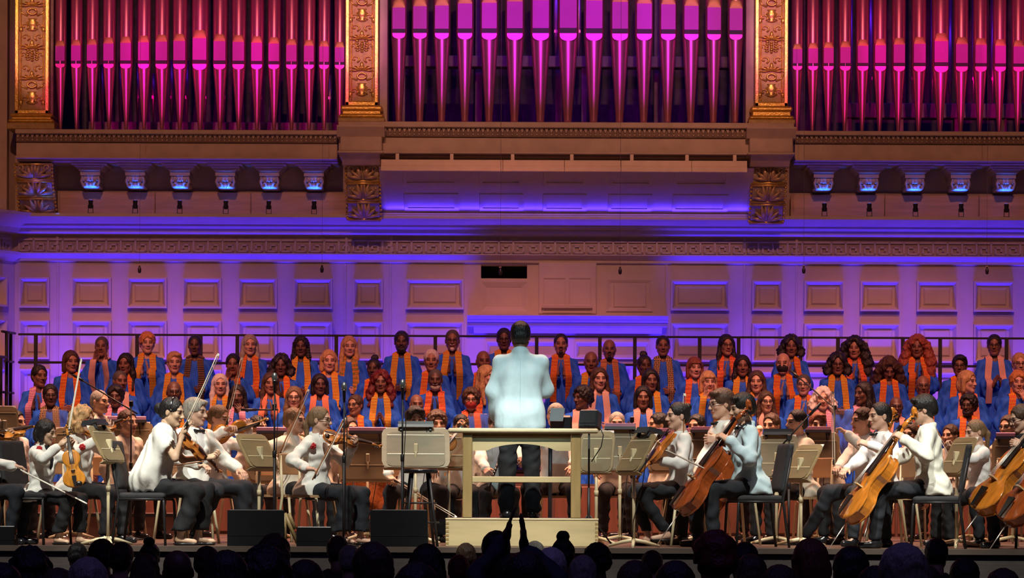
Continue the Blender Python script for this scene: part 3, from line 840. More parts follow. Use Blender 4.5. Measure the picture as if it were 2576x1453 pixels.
def prim_d(p, X, Y, Z):
    t = p[0]
    if t == 'c':
        _, a, b, ra, rb, k, s = p
        ba = b - a; L = float(ba @ ba) + 1e-9
        px, py, pz = X - a[0], Y - a[1], Z - a[2]
        h = np.clip((px*ba[0] + py*ba[1] + pz*ba[2]) / L, 0, 1)
        return np.sqrt((px-h*ba[0])**2 + (py-h*ba[1])**2 + (pz-h*ba[2])**2) - (ra + (rb-ra)*h)
    c = p[1]; Rm = p[3] if t == 'e' else p[4]
    px, py, pz = X - c[0], Y - c[1], Z - c[2]
    if Rm is not None:      # rows of Rm are the local axes
        qx = Rm[0, 0]*px + Rm[0, 1]*py + Rm[0, 2]*pz
        qy = Rm[1, 0]*px + Rm[1, 1]*py + Rm[1, 2]*pz
        qz = Rm[2, 0]*px + Rm[2, 1]*py + Rm[2, 2]*pz
        px, py, pz = qx, qy, qz
    r = p[2]
    if t == 'e':
        k0 = np.sqrt((px/r[0])**2 + (py/r[1])**2 + (pz/r[2])**2)
        k1 = np.sqrt((px/r[0]**2)**2 + (py/r[1]**2)**2 + (pz/r[2]**2)**2) + 1e-6
        return k0*(k0-1)/k1
    rd = p[3]
    ax, ay, az = np.abs(px)-r[0]+rd, np.abs(py)-r[1]+rd, np.abs(pz)-r[2]+rd
    return np.sqrt(np.maximum(ax, 0)**2+np.maximum(ay, 0)**2+np.maximum(az, 0)**2) + np.minimum(np.maximum(ax, np.maximum(ay, az)), 0) - rd
def prim_bb(p):
    t = p[0]
    if t == 'c':
        r = max(p[3], p[4]); return np.minimum(p[1], p[2])-r, np.maximum(p[1], p[2])+r
    m = float(np.linalg.norm(p[2])) if (p[3] if t == 'e' else p[4]) is not None else None
    hf = p[2] if m is None else np.array([m]*3)
    return p[1]-hf, p[1]+hf
def smin(a, b, k):
    if k <= 0: return np.minimum(a, b)
    h = np.maximum(k-np.abs(a-b), 0)/k
    return np.minimum(a, b) - h*h*k*0.25
def sdf_at(prims, P):
    X, Y, Z = P[:, 0], P[:, 1], P[:, 2]
    f = np.full(len(P), 1.0, np.float32)
    for p in prims:
        d = prim_d(p, X, Y, Z)
        f = smin(f, d, p[-2]) if p[-1] > 0 else -smin(-f, d, p[-2])
    return f
def sdf_mesh(prims, h, disp=None):
    los = []; his = []
    for p in prims:
        if p[-1] > 0:
            a, b = prim_bb(p); los.append(a); his.append(b)
    lo = np.min(los, axis=0)-2.5*h; hi = np.max(his, axis=0)+2.5*h
    n = np.ceil((hi-lo)/h).astype(int)+1
    f = np.full(n, 1.0, np.float32)
    ax = [(lo[i]+h*np.arange(n[i])).astype(np.float32) for i in range(3)]
    for p in prims:
        a, b = prim_bb(p)
        mg = max(p[-2], 0)+2.5*h
        i0 = np.clip(np.floor((a-mg-lo)/h).astype(int), 0, n-1); i1 = np.clip(np.ceil((b+mg-lo)/h).astype(int)+1, 1, n)
        if np.any(i1 <= i0): continue
        sl = tuple(slice(i0[i], i1[i]) for i in range(3))
        d = prim_d(p, ax[0][sl[0]][:, None, None], ax[1][sl[1]][None, :, None], ax[2][sl[2]][None, None, :])
        f[sl] = smin(f[sl], d, p[-2]) if p[-1] > 0 else -smin(-f[sl], d, p[-2])
    if disp is not None:
        f = f + disp(ax[0][:, None, None], ax[1][None, :, None], ax[2][None, None, :]).astype(np.float32)
    s = f < 0
    nx, ny, nz = n
    acc = np.zeros((nx-1, ny-1, nz-1, 3), np.float32); cnt = np.zeros((nx-1, ny-1, nz-1), np.float32)
    off = [(0, 0), (0, 1), (1, 0), (1, 1)]
    for axn in range(3):
        o1, o2 = [a for a in range(3) if a != axn]
        for u, w in off:
            s0 = [slice(0, n[i]-1) for i in range(3)]; s1 = list(s0)
            s0[o1] = slice(u, n[o1]-1+u); s1[o1] = s0[o1]; s0[o2] = slice(w, n[o2]-1+w); s1[o2] = s0[o2]
            s1[axn] = slice(1, n[axn])
            a = f[tuple(s0)]; b = f[tuple(s1)]
            m = (a < 0) != (b < 0)
            t = np.where(m, a/(a-b+1e-12), 0)
            q = [None]*3; q[axn] = t; q[o1] = u*m; q[o2] = w*m
            for i in range(3): acc[..., i] += q[i]
            cnt += m
    cm = cnt > 0
    idx = np.full(cm.shape, -1, np.int64); idx[cm] = np.arange(int(cm.sum()))
    ci = np.argwhere(cm)
    v = (acc[cm]/cnt[cm][:, None] + ci)*h + lo
    faces = []
    for axn in range(3):
        o1, o2 = [(1, 2), (2, 0), (0, 1)][axn]
        s0 = [slice(None)]*3; s1 = [slice(None)]*3
        s0[axn] = slice(0, n[axn]-1); s1[axn] = slice(1, n[axn])
        for q in (o1, o2):
            s0[q] = slice(1, n[q]-1); s1[q] = slice(1, n[q]-1)
        a = s[tuple(s0)]; b = s[tuple(s1)]
        for inside, flip in ((a & ~b, False), (~a & b, True)):
            e = np.argwhere(inside)
            if len(e) == 0: continue
            base = e.copy(); base[:, o1] += 1; base[:, o2] += 1
            def cell(d1, d2):
                c = base.copy(); c[:, o1] -= d1; c[:, o2] -= d2
                return idx[c[:, 0], c[:, 1], c[:, 2]]
            q = np.stack([cell(1, 1), cell(0, 1), cell(0, 0), cell(1, 0)], 1)
            faces.append(q[:, ::-1] if flip else q)
    return v, np.concatenate(faces) if faces else np.zeros((0, 4), int)
def relax(v, f, it=1, lam=0.5):
    for _ in range(it):
        acc = np.zeros_like(v); c = np.zeros(len(v))
        for i in range(4):
            j = (i+1) % 4
            np.add.at(acc, f[:, i], v[f[:, j]]); np.add.at(acc, f[:, j], v[f[:, i]])
            np.add.at(c, f[:, i], 1); np.add.at(c, f[:, j], 1)
        v = v*(1-lam) + lam*acc/np.maximum(c, 1)[:, None]
    return v
def np_mesh(name, v, f, feat=None, uv=None):
    me = bpy.data.meshes.new(name)
    me.vertices.add(len(v)); me.vertices.foreach_set('co', np.ascontiguousarray(v, np.float32).ravel())
    k = f.shape[1]
    me.loops.add(len(f)*k); me.loops.foreach_set('vertex_index', np.ascontiguousarray(f, np.int32).ravel())
    me.polygons.add(len(f)); me.polygons.foreach_set('loop_start', np.arange(0, len(f)*k, k, dtype=np.int32))
    try: me.polygons.foreach_set('loop_total', np.full(len(f), k, np.int32))
    except Exception: pass
    me.polygons.foreach_set('use_smooth', np.ones(len(f), bool))
    if feat is not None:
        a = me.attributes.new('feat', 'FLOAT_COLOR', 'POINT')
        a.data.foreach_set('color', np.concatenate([feat, np.ones((len(feat), 1))], 1).astype(np.float32).ravel())
    if uv is not None:
        l = me.uv_layers.new(name='UVMap'); l.data.foreach_set('uv', uv[np.ascontiguousarray(f).ravel()].astype(np.float32).ravel())
    me.update(calc_edges=True)
    me.validate()
    return me
def xf(M, v): 
    A = np.array(M); return v @ A[:3, :3].T + A[:3, 3]

# ------------------------------------------------------------------ skin, cloth and hair materials
def skin_mat(name, col):
    m = mat(name, col, 0.5, var=0.06, scale=20)
    nt = m.node_tree; b = nt.nodes['Principled BSDF']
    src = b.inputs['Base Color'].links[0].from_socket
    at = nt.nodes.new('ShaderNodeAttribute'); at.attribute_name = 'feat'
    mx = nt.nodes.new('ShaderNodeMix'); mx.data_type = 'RGBA'; mx.blend_type = 'MULTIPLY'; mx.inputs[0].default_value = 1.0
    nt.links.new(src, mx.inputs[6]); nt.links.new(at.outputs['Color'], mx.inputs[7]); nt.links.new(mx.outputs[2], b.inputs['Base Color'])
    b.inputs['Subsurface Weight'].default_value = 0.0
    return m
SKIN = [skin_mat('skin_a', (0.62, 0.38, 0.27)), skin_mat('skin_b', (0.60, 0.36, 0.24)), skin_mat('skin_c', (0.40, 0.21, 0.13)),
        skin_mat('skin_d', (0.24, 0.115, 0.07)), skin_mat('skin_e', (0.13, 0.06, 0.04)), skin_mat('skin_f', (0.58, 0.38, 0.25))]
HAIR = {'black': mat('hair_black', (0.012, 0.010, 0.010), 0.45, var=0.4, scale=60, bump=0.8, bscale=140, stretch=(1, 1, 0.25)),
        'brown': mat('hair_brown', (0.07, 0.035, 0.02), 0.5, var=0.4, scale=60, bump=0.8, bscale=140, stretch=(1, 1, 0.25)),
        'auburn': mat('hair_auburn', (0.20, 0.06, 0.03), 0.5, var=0.4, scale=60, bump=0.8, bscale=140, stretch=(1, 1, 0.25)),
        'lightbrown': mat('hair_lightbrown', (0.20, 0.12, 0.06), 0.5, var=0.35, scale=60, bump=0.8, bscale=140, stretch=(1, 1, 0.25)),
        'blonde': mat('hair_blonde', (0.50, 0.30, 0.13), 0.5, var=0.3, scale=60, bump=0.8, bscale=140, stretch=(1, 1, 0.25)),
        'grey': mat('hair_grey', (0.35, 0.32, 0.27), 0.55, var=0.3, scale=60, bump=0.8, bscale=140, stretch=(1, 1, 0.25)),
        'stubble': mat('hair_stubble', (0.075, 0.062, 0.055), 0.7, var=0.3, scale=80),
        'white': mat('hair_white', (0.72, 0.66, 0.60), 0.55, var=0.2, scale=60, bump=0.8, bscale=140, stretch=(1, 1, 0.25)),
        'red': mat('hair_red', (0.30, 0.07, 0.035), 0.5, var=0.5, scale=50, bump=0.8, bscale=90),
        'wine': mat('hair_wine', (0.14, 0.012, 0.012), 0.5, var=0.5, scale=50, bump=0.8, bscale=90),
        'ginger': mat('hair_ginger', (0.55, 0.22, 0.06), 0.5, var=0.4, scale=50, bump=0.8, bscale=90)}
def cloth(name, col, rough=0.8, var=0.08, bump=0.35): return mat(name, col, rough, var=var, scale=9, bump=bump, bscale=9, bdist=0.03, stretch=(1.3, 1.3, 0.7))
M_JK_W = cloth('white_jacket', (0.80, 0.80, 0.74))
M_JK_C = cloth('cream_jacket', (0.76, 0.70, 0.56))
M_JK_B = cloth('pale_blue_white_jacket', (0.58, 0.76, 0.82))
M_SHIRT = cloth('white_shirt', (0.85, 0.85, 0.84))
M_BLK = cloth('black_cloth', (0.0050, 0.0055, 0.008), 0.85, 0.3)
M_NAVY = cloth('charcoal_trousers', (0.009, 0.012, 0.018), 0.85, 0.25)
M_ROBE = cloth('royal_blue_robe', (0.015, 0.15, 0.82), 0.75, 0.22)
M_SHOE = mat('black_shoe', (0.01, 0.01, 0.012), 0.25)
M_RED = mat('red_flower', (0.45, 0.01, 0.015), 0.6, var=0.3, scale=90)
M_LENS = mat('dark_frames', (0.02, 0.015, 0.015), 0.3)
M_MASKB = cloth('black_mask', (0.015, 0.015, 0.018)); M_MASKR = cloth('red_mask', (0.35, 0.03, 0.03))

def kente(name, c1, c2, c3, c4, sc=9.0, rot=False):
    if name in MATS: return MATS[name]
    m = bpy.data.materials.new(name); m.use_nodes = True
    nt = m.node_tree; b = nt.nodes['Principled BSDF']; b.inputs['Roughness'].default_value = 0.75
    uv = nt.nodes.new('ShaderNodeUVMap')
    br = nt.nodes.new('ShaderNodeTexBrick'); br.inputs['Scale'].default_value = sc
    br.inputs['Color1'].default_value = (*c1, 1); br.inputs['Color2'].default_value = (*c2, 1); br.inputs['Mortar'].default_value = (*c3, 1)
    br.inputs['Mortar Size'].default_value = 0.035; br.inputs['Brick Width'].default_value = 0.55; br.inputs['Row Height'].default_value = 0.42
    nt.links.new(uv.outputs[0], br.inputs['Vector'])
    ck = nt.nodes.new('ShaderNodeTexChecker'); ck.inputs['Scale'].default_value = sc*4.5
    ck.inputs[1].default_value = (*c1, 1); ck.inputs[2].default_value = (*c4, 1)
    nt.links.new(uv.outputs[0], ck.inputs['Vector'])
    wv = nt.nodes.new('ShaderNodeTexWave'); wv.bands_direction = 'Y' if not rot else 'X'; wv.inputs['Scale'].default_value = sc*0.35
    wv.inputs['Distortion'].default_value = 1.5
    nt.links.new(uv.outputs[0], wv.inputs['Vector'])
    rp = nt.nodes.new('ShaderNodeValToRGB'); rp.color_ramp.interpolation = 'CONSTANT'; rp.color_ramp.elements[1].position = 0.62
    nt.links.new(wv.outputs['Fac'], rp.inputs[0])
    mx = nt.nodes.new('ShaderNodeMix'); mx.data_type = 'RGBA'
    nt.links.new(rp.outputs[0], mx.inputs[0]); nt.links.new(br.outputs[0], mx.inputs[6]); nt.links.new(ck.outputs[0], mx.inputs[7])
    nt.links.new(mx.outputs[2], b.inputs['Base Color'])
    MATS[name] = m
    return m
STOLE = {
 'orange': kente('kente_orange', (0.85, 0.22, 0.02), (0.90, 0.42, 0.03), (0.30, 0.02, 0.01), (0.60, 0.06, 0.02)),
 'yellow': kente('kente_yellow', (0.88, 0.48, 0.03), (0.90, 0.60, 0.05), (0.04, 0.03, 0.02), (0.55, 0.10, 0.02), 10),
 'red': kente('kente_red', (0.80, 0.07, 0.03), (0.85, 0.24, 0.03), (0.20, 0.02, 0.02), (0.85, 0.35, 0.05), 8),
 'green': kente('kente_green', (0.55, 0.32, 0.03), (0.08, 0.22, 0.05), (0.30, 0.06, 0.02), (0.60, 0.20, 0.03), 7),
 'dark': kente('kente_dark', (0.05, 0.03, 0.03), (0.10, 0.06, 0.03), (0.45, 0.25, 0.04), (0.03, 0.02, 0.03), 14),
 'blackgold': kente('kente_blackgold', (0.02, 0.015, 0.02), (0.03, 0.02, 0.02), (0.75, 0.42, 0.04), (0.80, 0.62, 0.30), 7, True),
 'pale': kente('kente_pale', (0.72, 0.50, 0.42), (0.80, 0.62, 0.52), (0.55, 0.14, 0.06), (0.80, 0.40, 0.25), 22),
 'pink': kente('kente_pink', (0.70, 0.20, 0.42), (0.75, 0.45, 0.55), (0.25, 0.04, 0.18), (0.85, 0.60, 0.60), 14),
 'salmon': kente('kente_salmon', (0.80, 0.26, 0.12), (0.82, 0.30, 0.14), (0.70, 0.20, 0.10), (0.82, 0.33, 0.18), 20),
 'brown': kente('kente_brown', (0.50, 0.24, 0.08), (0.60, 0.30, 0.10), (0.25, 0.06, 0.04), (0.65, 0.18, 0.06), 7),
}

# ------------------------------------------------------------------ head, hands, hair
HEAD_P = [
    ell((0, 0.014, 0.032), (0.074, 0.094, 0.086), 0.02),
    ell((0, -0.022, -0.03), (0.058, 0.068, 0.082), 0.03),
    cone((0.050, 0.0, -0.052), (0.016, -0.058, -0.098), 0.020, 0.017, 0.025), cone((-0.050, 0.0, -0.052), (-0.016, -0.058, -0.098), 0.020, 0.017, 0.025),
    ell((0, -0.066, -0.099), (0.022, 0.018, 0.017), 0.02),
    cone((0.036, -0.078, 0.021), (-0.036, -0.078, 0.021), 0.012, 0.012, 0.016),
    ell((0.041, -0.062, -0.022), (0.020, 0.020, 0.022), 0.02), ell((-0.041, -0.062, -0.022), (0.020, 0.020, 0.022), 0.02),
    cut(ell((0.031, -0.098, 0.001), (0.017, 0.014, 0.011), 0.012)), cut(ell((-0.031, -0.098, 0.001), (0.017, 0.014, 0.011), 0.012)),
    ell((0.031, -0.073, 0.001), (0.013, 0.012, 0.012), 0.004), ell((-0.031, -0.073, 0.001), (0.013, 0.012, 0.012), 0.004),
    cone((0, -0.086, 0.006), (0, -0.107, -0.030), 0.008, 0.0115, 0.012),
    ell((0.012, -0.094, -0.034), (0.009, 0.010, 0.008), 0.008), ell((-0.012, -0.094, -0.034), (0.009, 0.010, 0.008), 0.008),
    ell((0, -0.087, -0.058), (0.023, 0.011, 0.006), 0.007), ell((0, -0.085, -0.068), (0.020, 0.011, 0.0075), 0.007),
    ell((0.076, 0.012, -0.006), (0.009, 0.019, 0.030), 0.008), ell((-0.076, 0.012, -0.006), (0.009, 0.019, 0.030), 0.008),
    cone((0, 0.020, -0.06), (0, 0.028, -0.135), 0.050, 0.050, 0.03)]
def face_feat(v):
    x, y, z = np.abs(v[:, 0]), v[:, 1], v[:, 2]
    c = np.ones((len(v), 3))
    front = y < -0.045
    eye = front & (((x-0.031)/0.018)**2 + ((z-0.001)/0.0082)**2 < 1)
    brow = front & (np.abs(z-0.022-0.25*(0.03-np.abs(x-0.03))*0.3) < 0.0070) & (x > 0.012) & (x < 0.050)
    lips = front & ((x/0.026)**2 + ((z+0.063)/0.0125)**2 < 1)
    line = front & (x < 0.024) & (np.abs(z+0.0628) < 0.0042)
    sock = front & (((x-0.031)/0.022)**2 + ((z-0.002)/0.014)**2 < 1)
    nost = front & (np.abs(x-0.009) < 0.006) & (np.abs(z+0.041) < 0.004)
    c[sock] = (0.82, 0.74, 0.72); c[brow] = (0.20, 0.17, 0.17); c[eye] = (0.17, 0.14, 0.14)
    c[lips] = (0.85, 0.48, 0.48); c[line] = (0.35, 0.2, 0.2); c[nost] = (0.4, 0.3, 0.3)
    return c
HEADS = {}
def head_np(res):
    if res not in HEADS:
        v, f = sdf_mesh(HEAD_P, res); HEADS[res] = (v, f, face_feat(v))
    return HEADS[res]

HANDS = {}
HPOSE = {'flat': (4, 6, 4, 8), 'relaxed': (22, 28, 16, 14), 'grip': (58, 75, 40, 10), 'bow': (30, 62, 22, 8), 'finger': (42, 70, 45, 16)}
def hand_np(pose, side, res):
    """side +1 = left hand. wrist at origin, fingers +z, palm -y"""
    key = (pose, side, res)
    if key in HANDS: return HANDS[key]
    a1, a2, a3, spread = HPOSE[pose]
    P = [rbox((0, 0, 0.045), (0.037, 0.0135, 0.047), 0.013, 0.01), cone((0, 0.001, -0.05), (0, 0, 0.012), 0.024, 0.024, 0.03),
         ell((0.022, -0.007, 0.032), (0.017, 0.014, 0.030), 0.012)]
    L = (0.076, 0.086, 0.080, 0.062); xs = (0.0285, 0.0095, -0.0095, -0.0285)
    for i in range(4):
        sp = R(spread)*(1.5-i)/1.5*0.5
        p = np.array([xs[i], 0, 0.086-0.004*abs(i-1)]); ang = 0
        segs = (0.46, 0.30, 0.24)
        for j, (s, a) in enumerate(zip(segs, (a1, a2, a3))):
            ang += R(a)
            q = p + L[i]*s*np.array([math.sin(sp), -math.sin(ang), math.cos(ang)])
            P.append(cone(p, q, 0.0088-0.0006*j, 0.0082-0.0007*j, 0.004)); p = q
    ta = R(35 if pose != 'flat' else 40); tc = 0.012 if pose == 'flat' else 0.036
    p0 = np.array([0.030, -0.006, 0.022]); p1 = p0+0.036*np.array([math.sin(ta), -tc*12*0.6, math.cos(ta)]); p2 = p1+0.028*np.array([math.sin(ta*0.5), -tc*14*0.6, math.cos(ta*0.5)])
    P += [cone(p0, p1, 0.0125, 0.0098, 0.008), cone(p1, p2, 0.0098, 0.0080, 0.004)]
    v, f = sdf_mesh(P, res)
    if side > 0:
        v = v*np.array([-1, 1, 1]); f = f[:, ::-1]
    HANDS[key] = (v, f)
    return HANDS[key]
def hand_M(wrist, direction, palm):
    z = Vector(direction).normalized(); y = -Vector(palm); y = (y - z*y.dot(z)).normalized(); x = y.cross(z)
    w = Vector(wrist)
    return Matrix(((x.x, y.x, z.x, w.x), (x.y, y.y, z.y, w.y), (x.z, y.z, z.z, w.z), (0, 0, 0, 1)))

def curly(amp, fr, seed=0.0):
    return lambda X, Y, Z: amp*(np.sin(fr*X+1.3+seed+2*np.sin(fr*0.6*Z))*np.sin(fr*Y+0.4+2*np.sin(fr*0.5*X+seed))+0.8*np.sin(fr*Z+seed+2*np.sin(fr*0.7*Y)))
def strands(amp, fr): return lambda X, Y, Z: amp*np.sin(fr*np.arctan2(X, -(Y-0.01))+3*np.sin(9*Z)) + 0*Z
HAIRS = {}
def hair_mesh(kind):
    if kind in HAIRS: return HAIRS[kind]
    def cap(t, face=1.0, low=-0.02):
        return [ell((0, 0.018, 0.034), (0.077+t, 0.095+t, 0.088+t), 0.01), ell((0, 0.055, -0.02), (0.066+t*0.7, 0.056+t, 0.055), 0.03),
                cut(ell((0, -0.108, -0.030), (0.066*face, 0.082, 0.114*face), 0.012)), cut(rbox((0, -0.06, -0.10), (0.15, 0.075, 0.10), 0.02, 0.01)), cut(rbox((0, 0.0, -0.15), (0.15, 0.15, 0.08), 0.02, 0.01))]
    d = None; res = 0.008
    if kind == 'shaved': P = cap(0.003, 1.0)
    elif kind == 'short': P = cap(0.009); d = curly(0.0018, 120)
    elif kind == 'receding': P = cap(0.006, 1.12)
    elif kind == 'afro': P = cap(0.028); d = curly(0.005, 110)
    elif kind == 'fluffy': P = cap(0.020) + [ell((0.02, -0.055, 0.085), (0.06, 0.04, 0.03), 0.02)]; d = curly(0.004, 70)
    elif kind == 'parted': P = cap(0.012) + [ell((0.025, -0.06, 0.088), (0.055, 0.035, 0.024), 0.02)]; d = strands(0.0022, 26)
    elif kind == 'bun': P = cap(0.006) + [ell((0, 0.10, 0.075), (0.042, 0.038, 0.040), 0.01)]; d = strands(0.0015, 22)
    elif kind == 'topbun': P = cap(0.006) + [ell((0, 0.06, 0.135), (0.045, 0.042, 0.040), 0.01)]; d = curly(0.003, 80)
    elif kind == 'lowbun': P = cap(0.007) + [ell((0, 0.125, 0.01), (0.05, 0.045, 0.05), 0.01)]; d = strands(0.0015, 22)
    elif kind == 'ponytail': P = cap(0.007) + [cone((0, 0.10, 0.04), (0, 0.14, -0.05), 0.028, 0.034, 0.02), cone((0, 0.14, -0.05), (0, 0.12, -0.22), 0.034, 0.010, 0.02)]; d = strands(0.0015, 24)
    elif kind == 'back': P = cap(0.005) + [ell((0, 0.10, -0.03), (0.04, 0.03, 0.05), 0.02)]
    elif kind in ('bob', 'bangs'):
        P = cap(0.014)
        for s in (-1, 1): P += [cone((s*0.078, 0.0, 0.03), (s*0.083, 0.0, -0.095), 0.024, 0.026, 0.02)]
        P += [ell((0, 0.075, -0.05), (0.085, 0.048, 0.075), 0.03)]
        if kind == 'bangs': P += [ell((0, -0.070, 0.058), (0.062, 0.028, 0.024), 0.015)]
        d = strands(0.0025, 30)
    elif kind in ('long', 'dreads', 'sidelong'):
        P = cap(0.012)
        for s in (-1, 1):
            P += [cone((s*0.076, 0.0, 0.03), (s*0.088, 0.0, -0.12), 0.024, 0.028, 0.02), cone((s*0.088, 0.0, -0.12), (s*0.105, -0.055, -0.30), 0.030, 0.016, 0.03)]
        P += [cone((0, 0.07, -0.02), (0, 0.10, -0.28), 0.085, 0.07, 0.03)]
        P = [p if not (p[0] == 'c' and p[3] > 0.08) else ell((0, 0.085, -0.13), (0.10, 0.045, 0.17), 0.03) for p in P]
        d = strands(0.0035, 34) if kind != 'dreads' else (lambda X, Y, Z: 0.006*np.sin(48*np.arctan2(X, -(Y-0.01)))+0.002*np.sin(220*Z))
    elif kind in ('curlylong', 'hugecurly', 'curlybob'):
        k = {'curlylong': 1.0, 'hugecurly': 1.32, 'curlybob': 0.95}[kind]
        P = cap(0.026*k)
        zl = {'curlylong': -0.26, 'hugecurly': -0.34, 'curlybob': -0.10}[kind]
        for s in (-1, 1): P += [cone((s*0.084*k, 0.01, 0.03), (s*0.115*k, 0.0, zl*0.5), 0.036*k, 0.052*k, 0.03), cone((s*0.115*k, 0.0, zl*0.5), (s*0.125*k, -0.03, zl), 0.050*k, 0.035*k, 0.03)]
        P += [ell((0, 0.085, zl*0.45), (0.11*k, 0.065*k, 0.10-zl*0.3), 0.03)]
        d = curly(0.0075, 75); res = 0.009
    elif kind == 'beard':
        P = [ell((0, -0.052, -0.088), (0.052, 0.046, 0.040), 0.01), cone((0.056, -0.008, -0.03), (0.042, -0.035, -0.075), 0.012, 0.018, 0.02), cone((-0.056, -0.008, -0.03), (-0.042, -0.035, -0.075), 0.012, 0.018, 0.02),
             cone((0.022, -0.088, -0.050), (-0.022, -0.088, -0.050), 0.008, 0.008, 0.006), cut(ell((0, -0.105, -0.064), (0.022, 0.030, 0.010), 0.004))]; d = curly(0.0015, 150); res = 0.007
    elif kind == 'goatee':
        P = [ell((0, -0.072, -0.098), (0.026, 0.024, 0.024), 0.01), cone((0.022, -0.09, -0.050), (-0.022, -0.09, -0.050), 0.006, 0.006, 0.006)]; res = 0.006
    elif kind == 'mask':
        P = [ell((0, -0.035, -0.052), (0.064, 0.078, 0.060), 0.01), cut(rbox((0, 0.06, -0.05), (0.1, 0.06, 0.1), 0.01, 0.01)), cut(rbox((0, 0, 0.055), (0.1, 0.15, 0.062), 0.01, 0.01))]
    v, f = sdf_mesh(P, res, d)
    HAIRS[kind] = np_mesh('hair_'+kind, v, f)
    return HAIRS[kind]
def glasses_mesh():
    if 'glasses' in HAIRS: return HAIRS['glasses']
    mb = MB()
    for s in (-1, 1):
        mb.tube([(s*0.032+0.022*math.cos(a), -0.096-0.004*abs(math.cos(a)), 0.0+0.016*math.sin(a)) for a in [2*PI*i/14 for i in range(15)]], 0.0024, 6)
        mb.tube([(s*0.054, -0.095, 0.005), (s*0.074, -0.07, 0.006), (s*0.080, 0.01, 0.004)], 0.0024, 6)
    mb.tube([(-0.011, -0.102, 0.003), (0, -0.106, 0.006), (0.011, -0.102, 0.003)], 0.0024, 6)
    HAIRS['glasses'] = mb.mesh('glasses')
    return HAIRS['glasses']

